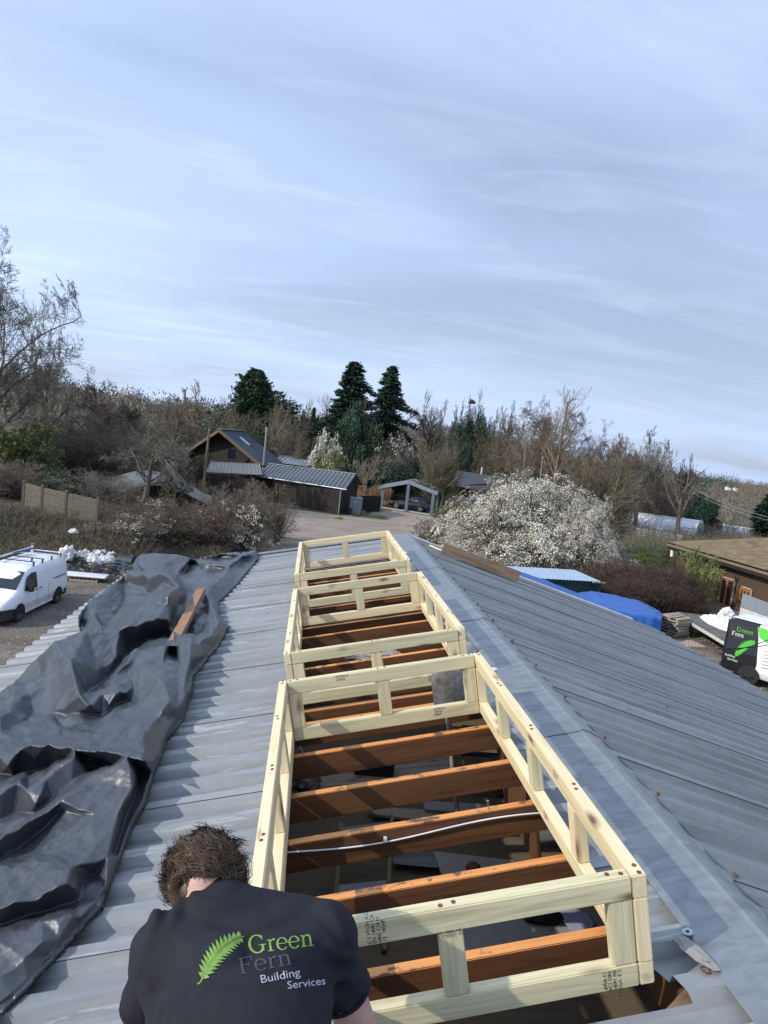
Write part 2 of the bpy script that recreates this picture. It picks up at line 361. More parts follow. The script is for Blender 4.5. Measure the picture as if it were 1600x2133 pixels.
def tarp_mat():
    m, nt, b = new_mat('black_polythene')
    v = tex(nt, 'Object'); f = noise_n(nt, v, 3.0, 5); f2 = noise_n(nt, v, 14, 6, 0.62, 1.5); f3 = noise_n(nt, tex(nt, 'Object', (1, 3.2, 1)), 26, 4, 0.6, 2.0)
    nt.links.new(ramp(nt, f, [(0.3, (0.030, 0.036, 0.043)), (0.7, (0.050, 0.058, 0.068))]), b.inputs['Base Color'])
    nt.links.new(ramp(nt, f2, [(0.3, 0.32), (0.75, 0.52)]), b.inputs['Roughness'])
    b.inputs['Specular IOR Level'].default_value = 0.7
    ad = nt.nodes.new('ShaderNodeMath'); ad.operation = 'ADD'; nt.links.new(f2, ad.inputs[0]); nt.links.new(f3, ad.inputs[1])
    bump(nt, b, ad.outputs[0], 0.16, 0.012); return m
M['tarp'] = tarp_mat()
def ground_mat():
    m, nt, b = new_mat('ground')
    v = tex(nt, 'Object'); f = noise_n(nt, v, 0.22, 6, 0.6); f2 = noise_n(nt, v, 3.0, 6, 0.7); f3 = noise_n(nt, v, 0.012, 5, 0.6)
    c = ramp(nt, f, [(0.3, (0.060, 0.047, 0.030)), (0.5, (0.085, 0.075, 0.040)), (0.68, (0.070, 0.085, 0.030))])
    c = mixc(nt, ramp(nt, f2, [(0.35, 0.6), (0.6, 0.0)]), c, (0.045, 0.034, 0.024))
    c = mixc(nt, ramp(nt, f3, [(0.45, 0.0), (0.6, 0.7)]), c, (0.095, 0.085, 0.050))
    nt.links.new(c, b.inputs['Base Color']); b.inputs['Roughness'].default_value = 0.95
    bump(nt, b, f2, 0.8, 0.15); return m
M['ground'] = ground_mat()
def gravel_mat(name, c1, c2, c3):
    m, nt, b = new_mat(name)
    v = tex(nt, 'Object'); f = noise_n(nt, v, 0.35, 5, 0.6); f2 = noise_n(nt, v, 7.0, 7, 0.75); f3 = noise_n(nt, tex(nt, 'Object', (0.25, 1.1, 1)), 0.9, 5, 0.6, 1.0)
    c = ramp(nt, f, [(0.3, c1), (0.55, c2), (0.75, c3)])
    c = mixc(nt, ramp(nt, f2, [(0.38, 0.65), (0.55, 0.0)]), c, tuple(x * 0.42 for x in c1))
    c = mixc(nt, ramp(nt, f2, [(0.60, 0.0), (0.72, 0.6)]), c, tuple(min(1, x * 1.5) for x in c3))
    c = mixc(nt, ramp(nt, f3, [(0.50, 0.0), (0.62, 0.5)]), c, tuple(x * 0.55 for x in c1))
    nt.links.new(c, b.inputs['Base Color']); b.inputs['Roughness'].default_value = 0.92
    bump(nt, b, f2, 0.9, 0.06); return m
M['yard'] = gravel_mat('yard_dirt', (0.125, 0.105, 0.082), (0.20, 0.165, 0.125), (0.27, 0.23, 0.18))
M['track'] = gravel_mat('pale_track', (0.26, 0.205, 0.155), (0.34, 0.275, 0.215), (0.40, 0.33, 0.265))
M['grass'] = plain('grass', (0.065, 0.115, 0.025), 0.9, 0, 0.4, 1.5, 0.05)
M['stone'] = plain('stone', (0.30, 0.265, 0.22), 0.9, 0, 0.3)
def bark(name, c, var=0.35): return plain(name, c, 0.9, 0, var, 3.0)
M['bark_grey'] = bark('bark_grey', (0.165, 0.148, 0.12))
M['bark_dark'] = bark('bark_dark', (0.060, 0.051, 0.044))
M['bark_brown'] = bark('twig_brown', (0.165, 0.132, 0.095))
M['bark_olive'] = bark('twig_olive', (0.158, 0.136, 0.086))
M['bark_pale'] = bark('twig_pale', (0.22, 0.18, 0.125))
M['bark_red'] = bark('twig_red', (0.145, 0.108, 0.086))
M['bramble'] = bark('bramble_brown', (0.075, 0.048, 0.036))
M['needle'] = plain('needle_green', (0.018, 0.046, 0.026), 0.7, 0, 0.45, 1.2)
M['needle2'] = plain('cypress_green', (0.026, 0.062, 0.028), 0.7, 0, 0.45, 1.2)
M['leaf_dark'] = plain('ivy_green', (0.030, 0.060, 0.020), 0.6, 0, 0.5, 1.5)
M['leaf_olive'] = plain('olive_leaf', (0.080, 0.110, 0.026), 0.8, 0, 0.4, 1.5)
M['leaf_spring'] = plain('spring_leaf', (0.16, 0.21, 0.05), 0.8, 0, 0.4, 1.5)
M['blossom'] = plain('blossom_white', (0.68, 0.655, 0.54), 0.8, 0, 0.22, 2.0)
M['dry_grass'] = plain('dry_grass', (0.34, 0.20, 0.09), 0.9, 0, 0.4, 2.0)
M['skin'] = plain('skin', (0.50, 0.29, 0.22), 0.55, 0, 0.10, 20); M['skin'].node_tree.nodes['Principled BSDF'].inputs['Subsurface Weight'].default_value = 0.08
M['hair'] = plain('brown_hair', (0.045, 0.028, 0.018), 0.40, 0, 0.5, 34, c2=(0.15, 0.095, 0.055))
M['shirt'] = plain('navy_cotton', (0.017, 0.0175, 0.023), 0.9, 0, 0.15, 12, 0.0006, spec=0.25)
M['jeans'] = plain('dark_trousers', (0.03, 0.032, 0.04), 0.9)
M['boot'] = plain('boot_leather', (0.06, 0.04, 0.025), 0.7)
# ------------------------------------------------------------------ barn with corrugated roof
barn = empty('barn', (0, 2.5, 0), 'galvanised corrugated roof barn with an open slot cut along its ridge, in the foreground', 'barn')
PITCH = 0.206
BP = (0.0, 0.066, 0.092, 0.180)
DEP = 0.044
def prof(v, ph):
    t = ((v - ph) / PITCH) % 1.0 * PITCH
    if t <= 0.066: return 0.0
    if t < 0.092: return -DEP * (t - 0.066) / 0.026
    if t <= 0.180: return -DEP
    return -DEP * (1 - (t - 0.180) / 0.026)
def vstops(v0, v1, ph):
    S = {round(v0, 5), round(v1, 5)}
    k = math.floor((v0 - ph) / PITCH) - 1
    while ph + k * PITCH < v1:
        for b_ in BP:
            x = ph + k * PITCH + b_
            if v0 + 1e-4 < x < v1 - 1e-4: S.add(round(x, 5))
        k += 1
    return sorted(S)
def sheet(rects, ph, pv0, rng, jag=None):
    mb = MB()
    for (u0, u1, v0, v1) in rects:
        vs = vstops(v0, v1, ph); nu = max(1, int((u1 - u0) / 0.35)); us = [u0 + (u1 - u0) * i / nu for i in range(nu + 1)]
        P = []
        for iv, v in enumerate(vs):
            for iu, u in enumerate(us):
                lift = 0.005 * max(0, 1 - (v - pv0) / 1.0)
                uu = u
                if jag and iu == 0: uu += jag(v)
                P.append((uu, v, prof(v, ph) + lift + 0.0012 * noise.noise(Vector((u * 2.1, v * 2.3, ph)))))
        n = len(us)
        F = [(i * n + j, i * n + j + 1, (i + 1) * n + j + 1, (i + 1) * n + j) for i in range(len(vs) - 1) for j in range(nu)]
        mb.add(P, F)
    return mb
PHL = 2.6245; HV0, HV1 = -0.07, 7.66
def jagf(v):
    return 0.05 * noise.noise(Vector((v * 9.0, 3.1, 0))) + (0.09 * max(0, 1 - abs(v + 0.12) / 0.35) if v < 0.6 else 0.0)
k0 = -7
for k in range(k0, 7):
    v0 = PHL + 1.03 * k; v1 = min(v0 + 1.03 + 0.05, 9.22); R_ = []
    a, b_ = max(v0, -4.2), v1
    if b_ <= HV0 or a >= HV1: R_ = [(-2.72, 1.585, a, b_)]
    else:
        if a < HV0: R_.append((-2.72, 1.585, a, HV0))
        m0, m1 = max(a, HV0), min(b_, HV1)
        R_ += [(-2.72, 0.038, m0, m1), (1.215, 1.585, m0, m1)]
        if b_ > HV1: R_.append((-2.72, 1.585, HV1, b_))
    mb = MB()
    for r_ in R_:
        s = sheet([r_], PHL, v0, None, jagf if r_[0] > 1 else None)
        mb.add(s.v, s.f)
    mb.build('roof_sheet', M['sheet'], barn, M=A4 @ Matrix.Translation((0, 0, 0)))
PHR = 2.50
for k in range(-7, 7):
    v0 = PHR + 1.03 * k; v1 = min(v0 + 1.08, 9.22); v0c = max(v0, -4.2)
    if v0c >= v1: continue
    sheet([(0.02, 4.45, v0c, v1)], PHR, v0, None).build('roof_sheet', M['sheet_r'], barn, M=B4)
# ridge flashing in overlapping lengths, two wings meeting on a rolled crest
for i, (a, b_) in enumerate([(-4.2, -0.62), (-0.70, 1.75), (1.69, 4.1), (4.04, 6.45), (6.39, 9.25)]):
    mb = MB(); nv = int((b_ - a) / 0.05); P = []
    lift = 0.004 + 0.0035 * i
    prof_x = [(-0.222, -0.003), (-0.218, 0.0), (-0.10, 0.0), (-0.02, 0.003)]
    for j in range(nv + 1):
        v = a + (b_ - a) * j / nv; row = []
        for (du, dw) in prof_x:
            row.append(A4 @ Vector((1.62 + du + (0.006 * noise.noise(Vector((v * 1.5, 2, 0))) if du < -0.2 else 0), v, lift + dw + 0.002 * noise.noise(Vector((v * 3, du * 5, 1))))))
        row.append(A4 @ Vector((1.616, v, lift + 0.009)))
        wav = 0.5 + 0.5 * math.cos(2 * math.pi * (v - PHR - 0.03) / PITCH)
        for (du, dw) in ((0.02, 0.008), (0.05, 0.005), (0.078, 0.0)):
            row.append(B4 @ Vector((du, v, lift + dw)))
        row.append(B4 @ Vector((0.100 + 0.008 * wav, v, lift - 0.010 * (1 - wav))))
        P += row
    n = 9
    F = [(q * n + j, q * n + j + 1, (q + 1) * n + j + 1, (q + 1) * n + j) for q in range(nv) for j in range(n - 1)]
    mb.add(P, F, False)
    mb.build('ridge_flashing', M['flash'], barn)
# walls, eaves, gables
XE0 = (A4 @ Vector((-2.62, 0, 0))); XE1 = (B4 @ Vector((4.36, 0, 0)))
for nm, x, z in (('side_wall', XE0.x, XE0.z - 0.12), ('side_wall', XE1.x, XE1.z - 0.12)):
    MB().box((x, 2.5, z / 2), (0.14, 13.1, z)).build(nm, M['dark_clad'], barn)
for y in (-4.05, 9.05):
    mb = MB(); h = RID.z - 0.12
    mb.poly([(XE0.x + .07, y, 0), (XE1.x - .07, y, 0), (XE1.x - .07, y, XE1.z - .12), (RID.x, y, h), (XE0.x + .07, y, XE0.z - .12)], 0.14, (0, 1, 0)).build('gable_wall', M['dark_clad'], barn)
MB().bar(A4 @ Vector((-2.66, -4.15, -0.085)), A4 @ Vector((-2.66, 9.2, -0.085)), 0.025, 0.10).build('fascia', M['black'], barn)
MB().bar(B4 @ Vector((4.40, -4.15, -0.085)), B4 @ Vector((4.40, 9.2, -0.085)), 0.025, 0.10).build('fascia', M['black'], barn)
# verge trims on the far gable
mb = MB(); mb.bar(A4 @ Vector((-2.72, 9.23, 0.012)), A4 @ Vector((1.55, 9.23, 0.012)), 0.16, 0.012, up=(-math.sin(SL), 0, math.cos(SL)))
mb.bar(A4 @ Vector((-2.72, 9.305, -0.06)), A4 @ Vector((1.55, 9.305, -0.06)), 0.008, 0.14, up=(-math.sin(SL), 0, math.cos(SL))).build('verge_trim', M['flash'], barn)
mb = MB(); mb.bar(B4 @ Vector((0.05, 9.23, 0.012)), B4 @ Vector((4.0, 9.23, 0.012)), 0.10, 0.016, up=(math.sin(SR), 0, math.cos(SR)))
mb.bar(B4 @ Vector((0.05, 9.285, -0.06)), B4 @ Vector((4.0, 9.285, -0.06)), 0.008, 0.14, up=(math.sin(SR), 0, math.cos(SR))).build('verge_trim', M['panel_white'], barn)
MB().bar((XE0.x, 2.5, 0), (XE1.x, 2.5, 0), 13.2, 0.05).build('floor_slab', M['black'], barn)

def timber(name, p0, p1, th, ht, mat, parent, F=A4, up=(0, 0, 1), top=None, bev=0.004):
    p0 = F @ Vector(p0); p1 = F @ Vector(p1); u = (F.to_3x3() @ Vector(up)).normalized()
    x = (p1 - p0); L = x.length; x.normalize(); y = u.cross(x).normalized(); z = x.cross(y)
    W = Matrix.Translation((p0 + p1) / 2) @ Matrix((x, y, z)).transposed().to_4x4()
    mb = MB().box((0, 0, 0), (L, th, ht))
    o = mb.build(name, mat, parent, bevel=bev, M=W, seg=2 if bev > 0 else 1)
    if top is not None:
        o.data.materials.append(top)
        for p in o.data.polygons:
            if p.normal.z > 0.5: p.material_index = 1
    return o
rng = random.Random(5)
RAFT = [.31, .74, 1.18, 1.60, 2.06, 2.50, 2.72, 3.14, 3.58, 4.02, 4.45, 4.76, 5.12, 5.5, 5.9, 6.34, 6.78, 7.22, 7.62]
for i, v in enumerate(RAFT):
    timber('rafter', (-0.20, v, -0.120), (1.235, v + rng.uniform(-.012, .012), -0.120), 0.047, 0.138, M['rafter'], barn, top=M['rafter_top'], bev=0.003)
# purlin / deep dark beam seen low on the right
timber('purlin', (1.42, -1.5, -0.36), (1.42, 8.5, -0.36), 0.075, 0.22, M['rafter'], barn)
timber('purlin', (-0.6, -1.5, -0.36), (-0.6, 8.5, -0.36), 0.075, 0.22, M['rafter'], barn)
timber('hanging_panel', (1.30, 1.62, -0.45), (1.30, 2.35, -0.45), 0.02, 0.55, M['rafter'], barn)
# white cable clipped to one rafter
pts = [A4 @ Vector((u, 1.18 - 0.030, -0.085 - 0.018 * math.sin((u - 0.1) * 5.2) - 0.012 * u)) for u in np.linspace(0.03, 1.26, 30)]
MB().tube(pts, 0.0042, 6).build('cable', M['white_dirty'], barn)
MB().box(A4 @ Vector((0.475, 1.146, -0.092)), (0.014, 0.012, 0.022)).build('cable_clip', M['white_plastic'], barn)
# nails and roofing screws
def nail(u, v, w, h=0.05, F=A4, mat='steel', lean=0.0, r=0.0028, head=0.006, nm='nail'):
    mb = MB(); a = Vector((u, v, w)); b_ = Vector((u + lean, v, w + h))
    mb.tube([F @ a, F @ b_], r, 6); mb.tube([F @ b_, F @ (b_ + Vector((0, 0, 0.004)))], head, 8)
    return mb.build(nm, M[mat], barn)
nail(0.10, 2.06, -0.055, 0.05, lean=-0.02); nail(0.97, 1.18, -0.055, 0.045); nail(0.62, 0.745, -0.053, 0.004, head=0.008); nail(0.12, 0.31, -0.053, 0.004, head=0.008)
for v in np.arange(-0.2, 9.0, 0.62):
    p = BP[0]
    nail(0.135, PHR + round((v - PHR) / PITCH) * PITCH + 0.03, 0.0, 0.012, F=B4, mat='rust', r=0.007, head=0.011, nm='roof_screw')
for (u, v) in [(1.3, 1.0), (1.32, 3.06), (1.35, 5.1), (2.7, 2.0), (2.75, 4.1), (2.7, 6.2), (2.2, 7.2), (3.6, 5.1), (3.7, 7.2), (2.0, 0.5), (1.5, 6.9), (3.3, 3.2)]:
    nail(u, PHR + round((v - PHR) / PITCH) * PITCH + 0.03, 0.0, 0.010, F=B4, mat='rust', r=0.005, head=0.008, nm='roof_screw')
for (u, v) in [(-0.3, 1.2), (-0.5, 3.5), (-0.32, 5.3), (-1.9, 4.3), (-2.5, 5.2), (-0.25, 7.1), (-0.9, 0.4)]:
    nail(u, PHL + round((v - PHL) / PITCH) * PITCH + 0.03, 0.0, 0.008, mat='steel', r=0.005, head=0.008, nm='roof_screw')
mb = MB(); c = A4 @ Vector((1.395, 0.16, 0.012)); nrm = (A4.to_3x3() @ Vector((0, 0, 1)))
mb.tube([c, c + nrm * 0.004], 0.017, 14); mb.build('washer', M['light_roof'], barn)
mb = MB(); mb.tube([c + nrm * 0.0042, c + nrm * 0.0055], 0.006, 8); mb.build('washer_hole', M['black'], barn)
# ---- interior, seen through the slot
loft = 4.95
MB().box((0.8, 2.7, loft - 0.03), (5.2, 10.5, 0.04)).build('loft_floor', M['post_wood'], barn)
def inside(x, y, z=loft): return onground(x, y, z)
def lay(name, px, z, th, mat, label=None, cat=None, group=None):
    """a flat board or sheet lying inside, from its corners in the picture"""
    pts = [onground(x, y, z) for x, y in px]
    o = MB().poly(pts, th, (0, 0, 1)).build(name, M[mat])
    if cat: tag(o, label, cat, group)
    return o
for i in range(7):
    a = inside(668, 1648 - i * 11, loft + 0.02); b_ = inside(940, 1622 - i * 11, loft + 0.02)
    o = timber('loft_plank', a, b_, 0.10, 0.022, M['plank'], None, F=Matrix.Identity(4))
    tag(o, '%s of seven pale bare planks lying inside the roof below the nearest frame' % ['nearest', 'second', 'third', 'fourth', 'fifth', 'sixth', 'farthest'][i], 'plank', 'pale planks inside the roof opening')
lay('board', [(760, 1684), (905, 1692), (1035, 1708), (930, 1720), (780, 1700)], loft + .04, .02, 'plank', 'pale angled board inside the roof, below the third rafter from the front', 'board')
lay('board', [(880, 1672), (1023, 1680), (1023, 1700), (885, 1690)], loft + .07, .018, 'plasterboard', 'light straight-edged board inside the roof, right of the black tool case', 'board')
lay('plasterboard', [(903, 1776), (1110, 1800), (1115, 1850), (925, 1840)], loft + .05, .0125, 'plasterboard', 'brownish plasterboard sheet behind the second rafter from the front', 'plasterboard')
lay('plasterboard', [(900, 1885), (1290, 1880), (1330, 2010), (930, 2000)], loft + .06, .0125, 'plasterboard', 'large brownish plasterboard sheet under the front end of the nearest frame', 'plasterboard')
lay('metal_sheet', [(815, 1775), (903, 1775), (913, 1808), (820, 1800)], loft + .05, .003, 'sheet_r', 'small blue grey metal sheet lying inside the roof beside the ladder', 'metal sheet')
lay('paper_sheet', [(1158, 1894), (1222, 1902), (1238, 1925), (1225, 1944), (1190, 1938), (1170, 1915)], loft + .10, .004, 'lav_paper', 'folded lavender paper sheet inside the roof near the front right corner', 'paper')
# tool case
cse = empty('tool_case', inside(778, 1622, loft), 'black tool case standing on pale planks inside the roof', 'tool case')
c = inside(778, 1622, loft)
MB().box(c + Vector((0, 0.06, 0.10)), (0.34, 0.16, 0.16)).build('case_body', M['black_plastic'], cse, bevel=0.012)
MB().box(c + Vector((0, 0.06, 0.193)), (0.345, 0.165, 0.022)).build('lid', M['black_paint'], cse, bevel=0.006)
MB().tube([c + Vector((-.06, .06, .205)), c + Vector((-.05, .06, .225)), c + Vector((.05, .06, .225)), c + Vector((.06, .06, .205))], 0.006, 6).build('handle', M['black_plastic'], cse)
# step ladder inside
lad = empty('step_ladder', inside(750, 1850, loft), 'yellow sided step ladder standing in the dark inside the roof', 'ladder')
pl = [inside(690, 1990, loft), inside(800, 1985, loft)]
tl = [inside(702, 1790, loft + .05), inside(808, 1772, loft + .05)]
for i in range(2): MB().bar(pl[i], tl[i] + Vector((0, 0, 0.25)), 0.025, 0.06).build('rail', M['ladder'], lad)
for t in (0.2, 0.45, 0.7, 0.93):
    a = pl[0].lerp(tl[0] + Vector((0, 0, .25)), t); b_ = pl[1].lerp(tl[1] + Vector((0, 0, .25)), t)
    MB().bar(a, b_, 0.08, 0.02).build('tread', M['sheet_r'], lad)
c = inside(955, 1640, loft)
lad2 = empty('step_ladder', c, 'dark green sided step ladder right of the pale planks inside the roof', 'ladder')
for dx_ in (0, 0.33): MB().bar(c + Vector((dx_, -.1, 0)), c + Vector((dx_ + .01, .12, .5)), 0.02, 0.06).build('rail', M['leaf_dark'], lad2)
for t in (0.1, .3, .5): MB().bar(c + Vector((0, -.1 + t * .44, t)), c + Vector((.33, -.1 + t * .44, t)), 0.07, 0.015).build('tread', M['black_plastic'], lad2)
c = inside(1115, 1745, loft)
mb = MB(); mb.loft([[c + Vector((x, 0.10 * math.cos(a_), 0.10 * math.sin(a_))) for a_ in np.linspace(0, math.pi, 9)] for x in (-.02, .16)], cap=False, closed=False)
tag(mb.build('ridge_offcut', M['sheet_r']), 'bent grey metal offcut inside the roof beside the right bottom rail', 'metal offcut')
# crumpled clear bag and odds and ends
def crumple(name, c, size, mat, seed, sub=3, amp=0.45, parent=None, flat=0.6):
    bm = bmesh.new(); bmesh.ops.create_icosphere(bm, subdivisions=sub, radius=1.0)
    for v in bm.verts:
        n = noise.noise(v.co * 1.7 + Vector((seed, 0, 0))); n2 = abs(noise.noise(v.co * 4.1 + Vector((0, seed, 0)))); n3 = abs(noise.noise(v.co * 9.0 + Vector((0, 0, seed))))
        v.co *= 1 + amp * n + amp * 0.9 * n2 + amp * 0.5 * n3
        v.co.z = max(v.co.z, -flat)
    me = bpy.data.meshes.new(name); bm.to_mesh(me); bm.free()
    o = bpy.data.objects.new(name, me); me.materials.append(M[mat])
    return put(o, parent, Matrix.Translation(Vector(c)) @ Matrix.Diagonal((size[0], size[1], size[2], 1)))
tag(crumple('plastic_bag', inside(628, 1640, loft) + Vector((0, 0, .05)), (.07, .05, .06), 'panel_grey', 3), 'crumpled clear plastic bag in the dark left of the planks', 'plastic bag')
tag(crumple('cloth', inside(985, 1815, loft + .07) + Vector((0, 0, .03)), (.05, .04, .035), 'rust', 9, amp=.2), 'small dark red cloth lump on the plasterboard inside', 'cloth')
tag(crumple('rubble', inside(1130, 1915, loft + .08) + Vector((0, 0, .02)), (.12, .06, .03), 'black', 19, amp=.2), 'dark rubble beside the lavender paper inside the roof', 'rubble')
# insulation rolls between frames
tag(crumple('insulation', A4 @ Vector((0.62, 3.86, -0.10)), (.28, .12, .05), 'insul', 12, 4, amp=.25), 'lump of grey loose insulation between rafters in the middle frame', 'insulation')
tag(MB().poly([A4 @ Vector(p) for p in [(.30, 3.80, -.06), (.62, 3.80, -.06), (.62, 3.95, -.06), (.36, 3.95, -.06)]], .02, (0, 0, 1)).build('insulation_board', M['insul']), 'flat grey insulation offcut between rafters in the middle frame', 'insulation')
# torn dark membrane in front of the nearest frame
mb = MB(); pts = [(1.16, -.07), (1.36, .06), (1.345, -.04), (1.35, -.12), (1.29, -.145), (1.12, -.15)]
mb.poly([A4 @ Vector((a, b_, -.062)) for a, b_ in pts], 0.003, (0, 0, -1)).build('membrane', M['old_board'], barn)

# ------------------------------------------------------------------ writing: stamps, serif letters, fern logo
def text_geo(txt, size=1.0, bold=0.0):
    cu = bpy.data.curves.new('t', 'FONT'); cu.body = txt; cu.size = size; cu.offset = bold; cu.resolution_u = 3
    o = bpy.data.objects.new('t', cu); COL.objects.link(o)
    dg = bpy.context.evaluated_depsgraph_get(); me = bpy.data.meshes.new_from_object(o.evaluated_get(dg))
    V = [v.co.copy() for v in me.vertices]; F = [tuple(p.vertices) for p in me.polygons]
    bpy.data.objects.remove(o); bpy.data.meshes.remove(me); return V, F
def strip(pts, ws):
    V = []; F = []
    n = len(pts)
    for i, p in enumerate(pts):
        a = Vector(pts[max(i - 1, 0)]); b_ = Vector(pts[min(i + 1, n - 1)]); t = (b_ - a).normalized(); nn = Vector((-t.y, t.x))
        w = ws[i] if hasattr(ws, '__len__') else ws
        V += [Vector((p[0] + nn.x * w / 2, p[1] + nn.y * w / 2, 0)), Vector((p[0] - nn.x * w / 2, p[1] - nn.y * w / 2, 0))]
    for i in range(n - 1): F.append((2 * i, 2 * i + 1, 2 * i + 3, 2 * i + 2))
    return V, F
def arc(cx, cy, rx, ry, a0, a1, n=22): return [(cx + rx * math.cos(math.radians(a0 + (a1 - a0) * i / n)), cy + ry * math.sin(math.radians(a0 + (a1 - a0) * i / n))) for i in range(n + 1)]
def thk(pts, cx, rx, lo, hi): return [lo + (hi - lo) * min(1, abs(p[0] - cx) / rx) ** 1.3 for p in pts]
def glyph(ch):
    G = []
    if ch == 'G':
        a = arc(.37, .35, .30, .345, 42, 318, 30); G.append((a, thk(a, .37, .30, .045, .115)))
        G += [([(.60, .68), (.60, .50)], .035), ([(.60, .06), (.60, .30)], .10), ([(.44, .30), (.73, .30)], .035)]; adv = .78
    elif ch == 'F':
        G += [([(.15, 0), (.15, .68)], .105), ([(.03, .66), (.55, .66)], .04), ([(.545, .68), (.545, .50)], .035), ([(.15, .36), (.42, .36)], .04), ([(.42, .45), (.42, .27)], .03), ([(.03, .018), (.30, .018)], .036)]; adv = .60
    elif ch == 'r':
        G += [([(.13, 0), (.13, .46)], .085), ([(.02, .445), (.13, .455)], .035), ([(.02, .018), (.26, .018)], .034), ([(.14, .33), (.20, .42), (.28, .455), (.35, .43)], [.03, .05, .07, .085])]; adv = .38
    elif ch == 'e':
        a = arc(.25, .235, .20, .235, 5, 322, 26); G.append((a, thk(a, .25, .20, .035, .085))); G.append(([(.07, .25), (.43, .25)], .034)); adv = .50
    elif ch == 'n':
        G += [([(.13, 0), (.13, .46)], .085), ([(.02, .445), (.13, .455)], .035), ([(.02, .018), (.25, .018)], .034), ([(.14, .34), (.22, .43), (.32, .455), (.40, .40), (.42, .30)], [.03, .045, .06, .08, .085]), ([(.42, .34), (.42, 0)], .085), ([(.31, .018), (.54, .018)], .034)]; adv = .57
    else: adv = .3
    V = []; F = []
    for pts, w in G:
        if len(pts) == 2: pts = [pts[0], ((pts[0][0] + pts[1][0]) / 2, (pts[0][1] + pts[1][1]) / 2), pts[1]]
        v, f = strip(pts, w); b_ = len(V); V += v; F += [tuple(b_ + i for i in q) for q in f]
    return V, F, adv
def serif(txt, size):
    V = []; F = []; x = 0
    for ch in txt:
        v, f, a = glyph(ch); b_ = len(V); V += [Vector(((p.x + x) * size, p.y * size, 0)) for p in v]; F += [tuple(b_ + i for i in q) for q in f]; x += a
    return V, F
def fern_geo(n=13):
    """unit fern leaf: foot at (0,0), tip at (1,1)"""
    S = lambda t: Vector((0.10 + 0.20 * t + 0.70 * t ** 2.2, 0.06 + 0.98 * t ** 0.92 * (1 - 0.06 * t), 0)) if t > 0 else Vector((0.0, 0.0, 0))
    P = [Vector((0.0, 0.0, 0))] + [Vector((0.07 + 0.93 * (0.42 * t + 0.58 * t * t * t * 0.6 + 0.58 * 0.4 * t), 0.05 + 0.95 * (1 - (1 - t) ** 1.35), 0)) for t in np.linspace(0.0, 1, 24)]
    V = []; F = []
    v, f = strip([(p.x, p.y) for p in P], [0.016 + 0.02 * (1 - i / len(P)) for i in range(len(P))]); V += v; F += f
    def pt(t):
        q = t * (len(P) - 2) + 1; i = min(int(q), len(P) - 2); return P[i].lerp(P[i + 1], q - i), (P[i + 1] - P[i]).normalized()
    for s in (1, -1):
        for k in range(n):
            t0 = 0.06 + 0.90 * k / n; t1 = t0 + 0.90 / n
            a, ta = pt(t0); b_, tb = pt(t1); nn = Vector((-ta.y, ta.x, 0)) * s
            L = 0.25 * math.sin(math.pi * (0.16 + 0.80 * t0)) ** 0.8 + 0.02
            if t0 < 0.12: L *= 0.72
            gap = 0.022
            A_ = a + nn * gap; B_ = b_ + Vector((-tb.y, tb.x, 0)) * s * gap
            tip = A_ + (nn * 0.80 + ta * 0.62).normalized() * L
            mid = B_.lerp(tip, 0.45) + ta * 0.018; mid2 = A_.lerp(tip, 0.5) - ta * 0.012
            bb = len(V); V += [A_, B_, mid, tip, mid2]; F += [(bb, bb + 1, bb + 2, bb + 4), (bb + 4, bb + 2, bb + 3)]
    return V, F
def place_geo(geo, W, name, mat, parent, off=0.0):
    V, F = geo; mb = MB(); mb.add([W @ v for v in V], F)
    o = mb.build(name, mat, parent); return o
def stamp(parent, F, p, xdir, ndir, size, txts):
    """rubber-stamped grading mark on a timber face"""
    x = (F.to_3x3() @ Vector(xdir)).normalized(); n = (F.to_3x3() @ Vector(ndir)).normalized(); y = n.cross(x)
    O = F @ Vector(p) + n * 0.0012; V = []; Fc = []
    for i, t in enumerate(txts):
        v, f = text_geo(t, size, 0.004 * size); b_ = len(V); V += [Vector((q.x, q.y - i * size * 0.95, 0)) for q in v]; Fc += [tuple(b_ + j for j in q) for q in f]
    W = Matrix.Translation(O) @ Matrix((x, y, n)).transposed().to_4x4()
    mb = MB(); mb.add([W @ v for v in V], Fc); return mb.build('grade_stamp', M['ink'], parent)

